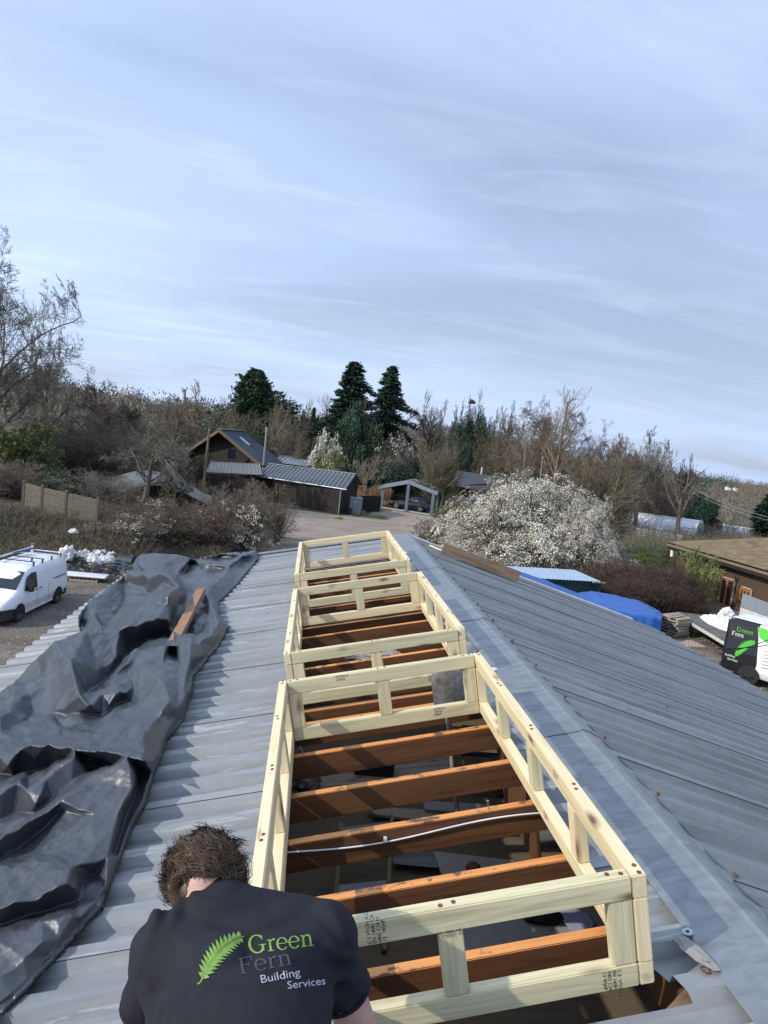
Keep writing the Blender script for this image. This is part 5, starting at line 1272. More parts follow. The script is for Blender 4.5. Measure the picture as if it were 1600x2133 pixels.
# big grey and white panel leaning by the trailer
pa = [(1541, 1280, 33.0), (1612, 1305, 31.0), (1618, 1262, 31.0), (1548, 1236, 33.0)]
P4 = [at(*p) for p in pa]; pn = empty('panel', P4[0], 'large grey and white panel standing beside the trailer at the right edge', 'panel')
mid0 = P4[0].lerp(P4[3], .36); mid1 = P4[1].lerp(P4[2], .36)
MB().poly([mid0, mid1, P4[2], P4[3]], .04, (0, 1, 0)).build('grey_half', M['panel_grey'], pn)
MB().poly([P4[0] - Vector((0, 0, .35)), P4[1] - Vector((0, 0, .35)), mid1 - Vector((0, 0, .02)), mid0 - Vector((0, 0, .02))], .05, (0, 1, 0)).build('white_half', M['panel_white'], pn)
MB().bar(P4[0] - Vector((0, 0, 1.2)), P4[0] - Vector((0, 0, .3)), .06, .06).build('leg', M['dark_metal'], pn)
# pallets
pc = onground(1402, 1322, 0.0)
def pallet(z, c, rot, label):
    t = empty('pallet', (c.x, c.y, z), label, 'pallet', 'stack of wooden pallets', rz=0)
    R_ = Matrix.Translation((c.x, c.y, z)) @ Matrix.Rotation(rot, 4, 'Z')
    for yy in (-.45, 0, .45): MB().bar(R_ @ Vector((-.6, yy, .06)), R_ @ Vector((.6, yy, .06)), .10, .08).build('bearer', M['plank'], t)
    for k in range(7): MB().bar(R_ @ Vector((-.57 + k * .19, -.5, .115)), R_ @ Vector((-.57 + k * .19, .5, .115)), .10, .022).build('slat', M['plank'], t)
    for k in (-.57, 0, .57): MB().bar(R_ @ Vector((k, -.5, .008)), R_ @ Vector((k, .5, .008)), .10, .016).build('slat', M['plank'], t)
rg_ = random.Random(8)
names_ = ['lowest', 'second', 'third', 'fourth', 'fifth', 'sixth', 'topmost']
for i in range(7): pallet(i * .135, pc + Vector((rg_.uniform(-.06, .06), rg_.uniform(-.05, .05), 0)), .6 + rg_.uniform(-.12, .12), '%s wooden pallet of the stack beside the blue tarpaulin' % names_[i])
for i, k in enumerate((-.2, .02, .22)):
    o = MB().bar(pc + Vector((-.5, k - .3, .97 + .02 * i)), pc + Vector((.45, k + .25, .99 + .02 * i)), .12, .025).build('loose_board', M['plank']); tag(o, 'loose pale board lying on the pallet stack, %s of three' % ['nearest', 'middle', 'farthest'][i], 'board')
pallet(0.0, onground(1432, 1345, 0), .2, 'single wooden pallet lying on the gravel below the stack')
# green container under a corrugated sheet
g0, g1 = at(1096, 1203, 34.6), at(1250, 1213, 35.6)
gd = Vector((g1.x - g0.x, g1.y - g0.y, 0)); gl = gd.length; gd.normalize(); gy = Vector((0, 0, 1)).cross(gd); gy = gy if gy.y > 0 else -gy
zt = g1.z; G4 = Matrix.Translation((g1.x, g1.y, 0)) @ Matrix((-gd, gy, Vector((0, 0, 1)))).transposed().to_4x4()
ct = empty('container', G4 @ Vector((3, 1.2, 0)), 'dark green steel container with a pale blue corrugated roof behind the barn', 'container')
mb = MB(); n = 46
for side_y in (0.0, 2.4):
    P = []
    for i in range(n + 1):
        off = 0.035 if (i // 2) % 2 else 0.0
        x = 6.0 * i / n; P += [G4 @ Vector((x, side_y + off * (1 if side_y < 1 else -1), .12)), G4 @ Vector((x, side_y + off * (1 if side_y < 1 else -1), zt - .12))]
    mb.add(P, [(2 * i, 2 * i + 2, 2 * i + 3, 2 * i + 1) for i in range(n)])
for x in (0, 6.0): mb.poly([G4 @ Vector(p) for p in [(x, 0, .1), (x, 2.4, .1), (x, 2.4, zt - .1), (x, 0, zt - .1)]])
mb.build('side_panel', M['container_green'], ct)
for z in (.08, zt - .06):
    for y in (0.0, 2.4): MB().bar(G4 @ Vector((0, y, z)), G4 @ Vector((6, y, z)), .10, .12).build('frame_rail', M['container_green'], ct)
for x in (0, 6):
    for y in (0, 2.4): MB().bar(G4 @ Vector((x, y, 0)), G4 @ Vector((x, y, zt)), .13, .13).build('corner_post', M['container_green'], ct)
mb = MB(); P = []; nn = 60
for i in range(nn + 1):
    z = zt + .05 + (.03 if i % 2 else 0); x = -.15 + 6.4 * i / nn
    P += [G4 @ Vector((x + .1, -.15, z)), G4 @ Vector((x + .1, 2.55, z + .10))]
mb.add(P, [(2 * i, 2 * i + 2, 2 * i + 3, 2 * i + 1) for i in range(nn)]).build('roof_sheet', M['container_roof'], ct)
for k in range(3): MB().bar(G4 @ Vector((-.2 + k * .3, -.2, zt + .02)), G4 @ Vector((.0 + k * .3, -.2, zt + .02)), .08, .05).build('packer', M['plank'], ct)
# blue tarpaulin load
bt = [(1080, 1190, 31.5), (1130, 1206, 31.6), (1182, 1227, 31.8), (1206, 1235, 32), (1232, 1231, 32.2), (1262, 1236, 32), (1330, 1251, 31.5), (1372, 1272, 31), (1383, 1283, 30.6)]
top_ = [at(*p) for p in bt]
fr_ = [at(x, y, Y) for x, y, Y in [(1075, 1205, 29.5), (1125, 1222, 29.6), (1178, 1243, 29.7), (1202, 1252, 29.7), (1225, 1262, 29.6), (1262, 1268, 29.4), (1310, 1280, 29.2), (1352, 1283, 29.0), (1376, 1290, 29.0)]]
mb = MB(); secs = []
for a, b_ in zip(top_, fr_):
    back = a + Vector((.5, .9, -.3)); row = [Vector((back.x, back.y, 0.02)), back, a]
    row += [a.lerp(b_, .5) + Vector((0, 0, .02)), b_, Vector((b_.x + .05, b_.y - .06, b_.z * .5)), Vector((b_.x + .02, b_.y - .10, .02))]
    secs.append(row)
fine = []
for i in range(len(secs) - 1):
    for k in range(10): fine.append([secs[i][j].lerp(secs[i + 1][j], k / 10) for j in range(7)])
fine.append(secs[-1])
def subdiv(row, m=6):
    out = []
    for j in range(len(row) - 1):
        for k in range(m): out.append(row[j].lerp(row[j + 1], k / m))
    return out + [row[-1]]
fine = [[p + Vector((0, 0, .05 * abs(noise.noise(p * 2.2)) + .02 * noise.noise(p * 6))) + Vector((.07 * noise.noise(p * 1.7), .10 * noise.noise(Vector((p.x * 3.5, p.y * 2, p.z * .8))), 0)) for p in subdiv(r_)] for r_ in fine]
mb.loft(fine, cap=False, closed=False)
mb.add(fine[-1], [tuple(range(len(fine[-1])))])
tag(mb.build('blue_tarpaulin', M['blue_tarp']), 'bright blue tarpaulin draped over a load behind the right slope of the barn', 'tarpaulin')

# ------------------------------------------------------------------ rubbish beside the white van
c = onground(165, 1200, 0)
for i in range(9):
    p = c + Vector((rg_.uniform(-1.0, 1.1), rg_.uniform(.2, 1.5), rg_.uniform(.45, .85)))
    tag(crumple('rubbish_bag', p, (rg_.uniform(.28, .45), .3, rg_.uniform(.28, .42)), 'bag_white', i * 3.1, 4, .5), 'torn white plastic bag on the rubbish pile beside the white van', 'rubbish bag', 'torn white bags on the rubbish pile')
heap('rubbish_heap', (c.x + 1.0, c.y + .8, 0.0), 2.9, 1.1, .75, 'black_plastic', 2.2, Matrix.Identity(4), label='dark heap of pipes, scrap and soil under the white bags', cat='rubbish heap')
for i, (px, py) in enumerate([(205, 1176), (222, 1182), (215, 1188)]):
    q = onground(px, py, .5); pts = [q + Vector((.9 * math.cos(a), .35 * math.sin(a), .12 * math.sin(a * 2) + .1)) for a in np.linspace(0, 5.4, 26)]
    tag(MB().tube(pts, .03, 6).build('hose', M['black_plastic']), 'coil of black pipe on the rubbish heap, %s of three' % ['highest', 'middle', 'lowest'][i], 'pipe')
q = onground(255, 1186, .3); tag(MB().tube([q + Vector((-.9, .5, .35)), q + Vector((.5, .1, .35))], .32, 16).build('culvert_pipe', M['black_plastic']), 'wide black pipe lying at the right end of the rubbish heap', 'pipe')
q = onground(240, 1172, .6); tag(heap('blue_sheet', (q.x, q.y, q.z - .15), .8, .35, .22, 'blue_plastic', 3.3, Matrix.Identity(4)), 'crumpled blue plastic sheet on the rubbish heap', 'plastic sheet')
q = onground(178, 1204, .12); o = MB().box(q + Vector((0, .0, .14)), (1.9, .75, .09), rot=.05).build('mattress_board', M['white_dirty'], bevel=.03); tag(o, 'off-white slab lying on a pallet in front of the rubbish pile', 'slab')
pallet(0.0, q + Vector((0, .1, -q.z)), .05, 'pallet under the off-white slab beside the white van')
for i in range(26):
    q = onground(rg_.uniform(120, 262), rg_.uniform(1186, 1202), 0); o = MB().bar(q + Vector((0, 0, .1 + rg_.random() * .25)), q + Vector((rg_.uniform(-.9, .9), rg_.uniform(.1, .8), .1 + rg_.random() * .4)), .05, .03).build('scrap_batten', M['post_wood'] if i % 3 else M['plank']); tag(o, 'scrap timber batten sticking out of the rubbish heap', 'batten', 'scrap battens in the rubbish heap')
tag(crumple('rubbish_bag', onground(153, 1107, 1.7), (.2, .13, .13), 'bag_white', 5.5, 3, .3), 'white bag lying alone on the bank below the wooden fence', 'rubbish bag')
ps = at(68, 1136, 31.5); o = empty('marker_post', (ps.x, ps.y, gzf(ps.x, ps.y)), 'small red and white marker post behind the white van', 'marker post')
MB().bar((ps.x, ps.y, gzf(ps.x, ps.y)), (ps.x, ps.y, ps.z), .10, .06).build('post', M['white_plastic'], o); MB().box((ps.x, ps.y, ps.z + .05), (.11, .07, .12)).build('cap', M['brick_orange'], o)

# ------------------------------------------------------------------ fences and gates
FP = [(51, 1074, 38.2, 1000, 'leftmost'), (89, 1084, 37.6, 1010, 'second'), (139, 1094, 37.0, 1021, 'third'), (205, 1104, 36.6, 1035, 'rightmost')]
fe = empty('fence', at(120, 1088, 37.3), 'weathered wooden slatted fence on the bank behind the white van', 'fence')
posts = []
for (x, yb_, Y, yt, nm) in FP:
    t_ = at(x, yt, Y); g_ = gzf(t_.x, Y); posts.append((t_, g_)); MB().bar((t_.x, Y, g_ - .2), t_, .14, .14).build('post', M['post_wood'], fe, bevel=.01)
for (a, ga), (b_, gb) in zip(posts, posts[1:]):
    n = 15
    for i in range(n):
        t = (i + .5) / n; za_z = ga + (a.z - .12 - ga) * t; zb_z = gb + (b_.z - .12 - gb) * t; j = .006 * (i % 2)
        MB().bar((a.x + .05, a.y - .02 - j, za_z), (b_.x - .05, b_.y - .02 - j, zb_z), .018, (a.z - ga - .1) / n * (.72 + .16 * ((i * 5) % 3) / 2)).build('slat', M['fence_wood'], fe)
def railing(p, q, h, mat, label, name='railing', gap=.12, rail=.03, tops=False, w=.016):
    p, q = Vector(p), Vector(q); t = empty(name, (p + q) / 2 - Vector((0, 0, 0)), label, 'fence' if tops else 'railing'); n = int((q - p).length / gap)
    for z in ((.12, h) if not tops else (.35, h * .8)): MB().bar(p + Vector((0, 0, z)), q + Vector((0, 0, z)), rail, rail).build('rail', M[mat], t)
    for i in range(n + 1):
        c_ = p.lerp(q, i / n); MB().bar(c_, c_ + Vector((0, 0, h + (.02 * ((i * 7) % 5) / 2 if tops else 0))), w * (1 if not tops else 5), w).build('paling' if tops else 'bar', M[mat], t)
    return t
g0_, g1_ = onground(572, 1155), onground(668, 1172)
railing((g0_.x, g0_.y, 0), (g1_.x, g1_.y, 0), 1.15, 'black', 'dark metal railing beyond the far end of the barn')
p0 = at(752, 1064, 74); p1 = at(790, 1068, 76.5)
railing((p0.x, p0.y, 0), (p1.x, p1.y, 0), 1.75, 'black', 'black picket fence between the long shed and the carport', 'picket_fence', .13, .05, True, .018)
p0 = at(790, 1050, 90); p1 = at(925, 1058, 88)
railing((p0.x, p0.y, 0), (p1.x, p1.y, 0), 1.3, 'dark_clad', 'dark low picket fence running behind the carport', 'picket_fence', .2, .05, True, .02)
# bungalow deck railing
p0 = at(950, 1050, 88); p1 = at(990, 1059, 86.5)

# ------------------------------------------------------------------ buildings
def seam_roof(name, P, nseam, mat, parent, seam='standing_seam', h=.05, th=.05):
    """P: eave left, eave right, ridge right, ridge left"""
    P = [Vector(p) for p in P]; n = (P[1] - P[0]).cross(P[3] - P[0]).normalized(); n = n if n.z > 0 else -n
    r = MB().poly([p for p in P], th, n).build(name, M[mat], parent)
    for i in range(nseam + 1):
        t = i / nseam; a = P[0].lerp(P[1], t) + n * (th + h / 2); b_ = P[3].lerp(P[2], t) + n * (th + h / 2)
        MB().bar(a, b_, .035, h, up=n).build('roof_seam', M[seam], parent)
    return r
def boards(parent, p, q, z0_, z1_, mat, w=.2, name='board', gap=.012, d=(0, -1), batten=False, mat2=None):
    p, q = Vector((p[0], p[1], 0)), Vector((q[0], q[1], 0)); L = (q - p).length; n = max(1, int(round(L / w))); x = (q - p).normalized(); nn = Vector((d[0], d[1], 0))
    f0 = z0_ if callable(z0_) else (lambda t: z0_); f1 = z1_ if callable(z1_) else (lambda t: z1_)
    for i in range(n):
        a, b_ = i / n, (i + 1) / n; g = gap / L / 2
        P = [p.lerp(q, a + g) + Vector((0, 0, f0(a))), p.lerp(q, b_ - g) + Vector((0, 0, f0(b_))), p.lerp(q, b_ - g) + Vector((0, 0, f1(b_))), p.lerp(q, a + g) + Vector((0, 0, f1(a)))]
        if batten: 
            MB().bar(p.lerp(q, a) + Vector((0, 0, f0(a))) + nn * .03, p.lerp(q, a) + Vector((0, 0, f1(a))) + nn * .03, .05, .035).build('cladding_batten', M[mat2 or mat], parent)
        MB().poly(P, .02, nn).build(name, M[mat], parent)
# gabled dark barn house
E2 = .45
hA = at(457, 895, 80); e_r = at(549, 972, 78.5); e_l = at(383, 944, 84.0)
gxd = Vector((e_r.x - e_l.x, e_r.y - e_l.y, 0)); gw = gxd.length; gxd.normalize(); gyd = Vector((0, 0, 1)).cross(gxd); gyd = gyd if gyd.y > 0 else -gyd
hs = empty('house', (hA.x, hA.y + 5, 0), 'black timber clad house with a blue grey gable roof and skylight', 'house')
b_ridge = at(520, 904, 91); ev_rb = at(640, 1000, 91)
rid0 = Vector((hA.x, hA.y, hA.z)); rdir = Vector((b_ridge.x - hA.x, b_ridge.y - hA.y, 0)).normalized(); RL = 9.0
el0 = Vector((e_l.x, e_l.y, e_l.z)); er0 = Vector((e_r.x, e_r.y, e_r.z))
zr_ = rid0.z; el0.z = min(el0.z, zr_ - 2.2)
seam_roof('roof', [er0, er0 + rdir * RL, rid0 + rdir * RL, rid0], 22, 'blue_roof', hs, 'blue_roof', .03)
seam_roof('roof', [el0 + rdir * RL, el0, rid0, rid0 + rdir * RL], 10, 'blue_roof', hs, 'blue_roof', .03)
MB().bar(rid0 + Vector((0, 0, .1)), rid0 + rdir * RL + Vector((0, 0, .1)), .45, .05).build('ridge_cap', M['light_roof'], hs)
for e_ in (el0, er0): MB().bar(e_ - rdir * .12 + Vector((0, 0, -.10)), rid0 - rdir * .12 + Vector((0, 0, -.10)), .06, .32, up=(0, 0, 1)).build('bargeboard', M['post_wood'], hs)
inl = el0.lerp(rid0, .06) + rdir * .35; inr = er0.lerp(rid0, .06) + rdir * .35; apx = rid0 + rdir * .35
tz = (apx.x - inl.x) / (inr.x - inl.x)
boards(hs, (inl.x, inl.y), (inr.x, inr.y), 0.0, lambda t: (inl.z + (apx.z - inl.z) * t / tz if t < tz else apx.z + (inr.z - apx.z) * (t - tz) / (1 - tz)) - .12, 'dark_clad', .36, batten=True, mat2='dark_batten')
boards(hs, (inr.x, inr.y), (inr.x + rdir.x * 8.4, inr.y + rdir.y * 8.4), 0.0, inr.z - .1, 'dark_clad', .5, d=(gxd.x, gxd.y))
wp = at(483, 945, 79.2); gw_ = MB().box(wp, (.85, .10, 1.15)).build('window', M['dark_metal'], hs); MB().box(wp - Vector((0, .07, 0)), (.68, .04, .98)).build('pane', M['glass'], gw_)
sk0 = er0.lerp(rid0, .56) + rdir * 3.4; sn = (rdir.cross(rid0 - er0)).normalized(); sn = sn if sn.z > 0 else -sn
sl = (rid0 - er0).normalized()
skl = MB().poly([sk0 + rdir * .9 + sn * .1, sk0 + sn * .1, sk0 + sl * 1.5 + sn * .1, sk0 + sl * 1.5 + rdir * .9 + sn * .1], .06, sn).build('skylight', M['light_roof'], hs)
MB().poly([sk0 + rdir * .78 + sl * .12 + sn * .165, sk0 + rdir * .12 + sl * .12 + sn * .165, sk0 + sl * 1.38 + rdir * .12 + sn * .165, sk0 + sl * 1.38 + rdir * .78 + sn * .165], .01, sn).build('pane', M['light_roof'], skl)
# lean-to on its front
l0, l1 = at(430, 984, 75.5), at(546, 990, 74); l2, l3 = at(540, 967, 78.3), at(440, 962, 79.6)
seam_roof('lean_to_roof', [l0, l1, l2, l3], 14, 'felt', hs, 'light_roof', .04)
boards(hs, (l0.x + .3, l0.y + .2), (l1.x - .2, l1.y + .2), 0, l0.z - .1, 'dark_clad', .4)
# low wing with pale roof behind
w0, w1, w2, w3 = at(585, 948, 93), at(658, 968, 90), at(625, 945, 99), at(556, 930, 101)
wb = empty('outbuilding', (w0.x, w0.y, 0), 'low outbuilding with pale metal roof behind the black house', 'outbuilding')
seam_roof('roof', [w0, w1, w2, w3], 10, 'light_roof', wb, 'light_roof', .04); w0b, w1b = at(568, 962, 88), at(640, 972, 87)
seam_roof('roof', [w0b, w1b, w1, w0], 9, 'light_roof', wb, 'standing_seam', .05)
boards(wb, (w0b.x, w0b.y + .2), (w1b.x, w1b.y + .2), 0, w0b.z - .15, 'dark_clad', .4)
# flue and poles
ch_ = at(556, 895, 76); fl = empty('flue', (ch_.x, ch_.y, 0), 'tall grey stove flue standing between the black house and the long shed', 'flue')
MB().tube([(ch_.x, ch_.y, 2.5), ch_ - Vector((0, 0, .3))], .12, 12).build('pipe', M['steel'], fl); MB().tube([ch_ - Vector((0, 0, .3)), ch_ + Vector((0, 0, .25))], .17, 12).build('cowl', M['steel'], fl); MB().tube([(ch_.x, ch_.y, 3.6), (ch_.x, ch_.y, 3.75)], .25, 12).build('collar', M['dark_metal'], fl)
p = at(437, 889, 72); pl_ = empty('pole', (p.x, p.y, 0), 'mossy wooden telegraph pole in front of the black house gable', 'pole'); MB().tube([(p.x - .1, p.y, 0), p], [.15, .11], 8).build('shaft', M['bark_olive'], pl_); MB().box(p - Vector((0, .1, .3)), (.1, .1, .2)).build('insulator', M['white_plastic'], pl_)
p = at(483, 881, 98); pl_ = empty('pole', (p.x, p.y, 0), 'short mossy pole showing above the ridge of the black house', 'pole'); MB().tube([(p.x, p.y, 0), p], [.15, .11], 8).build('shaft', M['leaf_spring'], pl_); MB().box(p - Vector((0, .1, .5)), (.2, .1, .1)).build('insulator', M['white_plastic'], pl_)
p = at(1131, 953, 82); pl_ = empty('pole', (p.x, p.y, 0), 'pale leaning pole behind the white blossom bush', 'pole'); MB().tube([at(1121, 1040, 82), p], [.15, .11], 8).build('shaft', M['bark_pale'], pl_); MB().box(p, (.25, .1, .1)).build('insulator', M['white_plastic'], pl_)
# long shed with standing seam roof
sr, sl_ = onground(713, 1073), onground(596, 1056); 
ev_r = at(722, 1018, sr.y - .3); ev_l = at(535, 990, 76.0); rg_r = at(742, 989, sr.y + 3.2); rg_l = at(560, 967, 79.5)
shd = empty('shed', (sr.x - 5, sr.y + 2, 0), 'long dark timber shed with a grey standing seam roof beside the track', 'shed')
seam_roof('roof', [ev_l, ev_r, rg_r, rg_l], 23, 'standing_seam', shd, 'black', .05)
MB().bar(rg_l + Vector((0, 0, .1)), rg_r + Vector((0, 0, .1)), .22, .06).build('ridge_cap', M['light_roof'], shd)
bk_l = rg_l + (rg_l - ev_l) * Vector((1, 1, -1)) if False else Vector((2 * rg_l.x - ev_l.x, 2 * rg_l.y - ev_l.y, ev_l.z)); bk_r = Vector((2 * rg_r.x - ev_r.x, 2 * rg_r.y - ev_r.y, ev_r.z))
seam_roof('roof', [bk_r, bk_l, rg_l, rg_r], 12, 'standing_seam', shd, 'black', .05)
MB().tube([ev_l - Vector((0, .12, .08)), ev_r - Vector((0, .12, .08))], .07, 8).build('gutter', M['light_roof'], shd)
wl = Vector((ev_l.x + .5, ev_l.y + .4, 0)); wr_ = Vector((ev_r.x - .55, ev_r.y + .4, 0))
boards(shd, (wl.x, wl.y), (wr_.x, wr_.y), 0.0, ev_r.z - .12, 'dark_clad', .34, batten=True, mat2='dark_batten')
ge = Vector((bk_r.x - .5, bk_r.y - .4, 0))
boards(shd, (wr_.x, wr_.y), (ge.x, ge.y), 0.0, lambda t: ev_r.z - .12 + (rg_r.z - ev_r.z) * (1 - abs(2 * t - 1)), 'dark_clad', .34, d=(1, .1))
MB().tube([(wr_.x + .03, wr_.y - .14, 0), (wr_.x + .03, wr_.y - .14, ev_r.z - .3), (ev_r.x - .35, ev_r.y, ev_r.z - .1)], .05, 8).build('downpipe', M['light_roof'], shd)
# grey steel cabinet, dustbin, pots
cb = onground(738, 1072, 0); cab = empty('cabinet', cb, 'grey metal storage cabinet beside the long shed', 'cabinet')
MB().box(cb + Vector((.1, .5, .82)), (1.15, .8, 1.64), rot=-.25).build('body', M['panel_grey'], cab, bevel=.02); MB().box(cb + Vector((.1, .5, 1.68)), (1.25, .9, .06), rot=-.25).build('lid', M['insul'], cab); MB().box(cb + Vector((-.05, .07, 1.3)), (.12, .03, .16), rot=-.25).build('notice', M['white_plastic'], cab)
q = cb + Vector((-.55, -.1, 0)); t = empty('bin', q, 'small dark bin in front of the grey cabinet', 'bin'); MB().tube([q, q + Vector((0, 0, .55))], [.22, .28], 12).build('bucket', M['black_plastic'], t); MB().tube([q + Vector((0, 0, .55)), q + Vector((0, 0, .60))], .30, 12).build('lid', M['black_plastic'], t)
q = cb + Vector((.95, .2, 0)); t = empty('plant_pot', q, 'terracotta plant pot against the black picket fence', 'plant pot'); MB().tube([q, q + Vector((0, 0, .42))], [.18, .26], 12).build('pot', M['terracotta'], t); MB().tube([q + Vector((0, 0, .40)), q + Vector((0, 0, .75))], [.12, .02], 6).build('plant', M['leaf_dark'], t)
tag(crumple('green_bag', onground(706, 1079, 0.1), (.35, .2, .14), 'leaf_spring', 4, 3, .3), 'small pale green bag lying by the track in front of the shed', 'bag')
# carport: steel frame, three legs at the front, open back
cl_, cm_, cr_ = at(794, 1053, 81.6), at(845, 1066, 79.8), at(898, 1073, 78.4)
tl0, tm0, tr0 = at(793, 1011, 81.6), at(851, 1001, 79.8), at(906, 1023, 78.4)
cp = empty('carport', (cm_.x, cm_.y + 2.5, 0), 'grey steel frame carport sheltering a black convertible', 'carport')
bd = Vector((.28, 1, 0)).normalized() * 5.2
for off, nm in ((Vector((0, 0, 0)), 'front'), (bd, 'back')):
    for (g_, t_) in ((cl_, tl0), (cr_, tr0)) + (((cm_, tm0),) if off.length < 1 else ()):
        MB().bar((g_.x + off.x, g_.y + off.y, 0), (g_.x + off.x, g_.y + off.y, t_.z - .1), .30, .25, up=(0, 1, 0)).build('post', M['grey_steel'], cp)
    for a, b_ in ((tl0, tm0), (tm0, tr0)):
        aa = Vector((a.x, a.y, a.z)); bb = Vector((b_.x, b_.y, b_.z)); e_ = (bb - aa).normalized() * .35
        MB().bar(aa - (e_ if a is tl0 else Vector()) + off - Vector((0, 0.16, .16)), bb + (e_ if b_ is tr0 else Vector()) + off - Vector((0, .16, .16)), .08, .40).build('rafter', M['grey_steel'], cp)
for i in range(8):
    t = i / 7
    for a, b_ in ((tl0, tm0), (tm0, tr0)):
        q = a.lerp(b_, t) - Vector((0, 0, .12)); MB().bar(q, q + bd, .06, .08).build('purlin', M['plank'] if i % 2 else M['grey_steel'], cp)
MB().bar((cl_.x, cl_.y + .1, .06), (cr_.x + .2, cr_.y + .1, .06), .3, .12).build('kerb', M['insul'], cp)
tag(MB().poly([Vector((cl_.x, cl_.y + .3, .035)), Vector((cr_.x, cr_.y + .3, .035)), Vector((cr_.x, cr_.y, .035)) + bd, Vector((cl_.x, cl_.y, .035)) + bd]).build('carport_floor', M['felt']), kind='structure')
# convertible: nose to the left
fwp, rwp = at(826, 1057, 82.2), at(877, 1064, 81.0)
T3 = basis((rwp.x, rwp.y), (fwp.x, fwp.y)) @ Matrix.Translation((0, -.78, 0.04)); wb3 = (Vector((fwp.x, fwp.y, 0)) - Vector((rwp.x, rwp.y, 0))).length; sc3 = wb3 / 2.42
T3 = T3 @ Matrix.Scale(sc3, 4)
car = empty('car', T3 @ Vector((1.2, 0, 0)), 'black convertible sports car parked under the steel carport', 'car')
S_ = [(-1.02, .30, .62, .70, .70, .74, .60), (-.9, .20, .68, .84, .84, .87, .66), (-.4, .18, .70, .92, .87, .90, .66), (.3, .17, .68, .90, .87, .89, .68), (1.1, .17, .66, .86, .87, .885, .70), (1.7, .17, .64, .83, .87, .88, .66), (2.3, .17, .62, .80, .87, .88, .62), (2.8, .18, .56, .68, .85, .86, .55), (3.15, .22, .46, .54, .76, .78, .45), (3.30, .28, .38, .42, .6, .6, .35)]
MB().loft(body_sections(S_, T3)).build('body', M['black_paint'], car)
S_ = [(-.55, .80, .86, .92, .6, .6, .5), (-.2, .82, .92, 1.08, .68, .66, .52), (.25, .84, .98, 1.24, .70, .68, .54), (.75, .84, 1.0, 1.27, .70, .68, .54), (1.15, .84, .98, 1.20, .70, .68, .54), (1.55, .82, .88, .98, .68, .66, .54)]
MB().loft(body_sections(S_, T3)).build('soft_top', M['black_plastic'], car)
for s in (1, -1): MB().poly([T3 @ Vector((x, s * .69 + (z - .9) * -s * .1, z)) for x, z in [(1.35, .90), (.35, .90), (.42, 1.12), (.95, 1.13)]], .02).build('side_window', M['panel_grey'], car); MB().box(T3 @ Vector((2.95, s * .62, .58)), (.28, .22, .14)).build('headlight', M['lamp_glass'], car, bevel=.04); MB().box(T3 @ Vector((-.93, s * .62, .66)), (.1, .3, .1)).build('tail_light', M['rust'], car)
MB().box(T3 @ Vector((3.28, 0, .32)), (.1, .9, .14)).build('number_plate', M['panel_white'], car)
for x in (0, 2.42):
    for s in (1, -1): wheel(T3 @ Vector((x, s * .80, .32)), .33 * sc3, .24, T3.to_3x3() @ Vector((0, s, 0)), car, 'rim', 5)
# planter and green toy by the path
q = onground(916, 1080, 0); t = empty('planter', q, 'rusty planter box of green plants at the right foot of the carport', 'planter'); MB().box(q + Vector((0, .2, .25)), (1.3, .6, .5)).build('box', M['corten'], t)
mbp = MB()
for i in range(160): a = q + Vector((rg_.uniform(-.6, .6), .2 + rg_.uniform(-.25, .25), .5)); b_ = a + Vector((rg_.uniform(-.2, .2), rg_.uniform(-.1, .1), rg_.uniform(.2, .6))); mbp.bar(a, b_, .03, .03)
mbp.build('leaves', M['leaf_olive'], t)['kind'] = 'stuff'
for i, (px, py) in enumerate([(938, 1084), (950, 1087)]):
    q = onground(px, py, 0); tag(MB().tube([q + Vector((.35 * math.cos(a), 0, .35 * math.sin(a))) for a in np.linspace(0, math.pi, 12)], .06, 6).build('hoop', M['green']), 'bright green plastic hoop beside the planter, %s one' % ['left', 'right'][i], 'hoop')
# bungalow with dark slate roof
b0, b1, b2, b3 = at(970, 1022, 87), at(1088, 1005, 93), at(1088, 1000, 96), at(955, 981, 97)
bg = empty('bungalow', at(1030, 1050, 92), 'low bungalow with dark slate roof and white veranda rail behind the blossom', 'bungalow')
A_ = at(955, 1017, 88.5); B_ = at(1030, 1002, 88.0); C_ = at(1104, 1024, 86)
R0 = at(948, 982, 97); R1 = at(1062, 993, 95)
r_ = MB(); r_.poly([at(943, 1010, 90), at(1008, 1025, 86.5), at(1052, 997, 91), at(950, 981, 98)], .12, (0, 0, 1)); r_.build('roof', M['slate'], bg)
MB().poly([at(1008, 1025, 86.5), at(1052, 999, 86.6), at(1052, 997, 91)], .1, (0, 0, 1)).build('roof', M['slate'], bg)
MB().poly([at(1052, 997, 91), at(1052, 998, 86.5), at(1110, 1022, 86.2), at(1110, 1012, 91)], .12, (0, 0, 1)).build('roof', M['slate'], bg)
for a, b_ in ((at(1006, 1027, 86.3), at(1052, 1000, 86.3)), (at(1052, 1000, 86.3), at(1112, 1024, 86.0))): MB().bar(a, b_, .1, .35).build('bargeboard', M['brown_clad'], bg)
a, b_ = at(965, 1055, 89), at(1100, 1062, 88); boards(bg, (a.x, a.y), (b_.x, b_.y), 0, lambda t: 3.3 + 1.2 * t * (1 - t) * 2, 'dark_clad', .5)
for x in (985, 1040): 
    w_ = at(x, 1040, 88.6); o_ = MB().box(w_, (1.1, .1, 1.1)).build('window', M['brown_clad'], bg); MB().box(w_ - Vector((0, .07, 0)), (.9, .04, .9)).build('pane', M['glass'], o_)
a, b_ = at(948, 1050, 86.6), at(992, 1058, 85.5); dr = MB()
MB().bar((a.x, a.y, 1.9), (b_.x, b_.y, 1.9), .08, .08).build('deck_rail', M['panel_white'], bg); MB().bar((a.x, a.y, .95), (b_.x, b_.y, .95), .3, .1).build('deck_edge', M['plank'], bg)
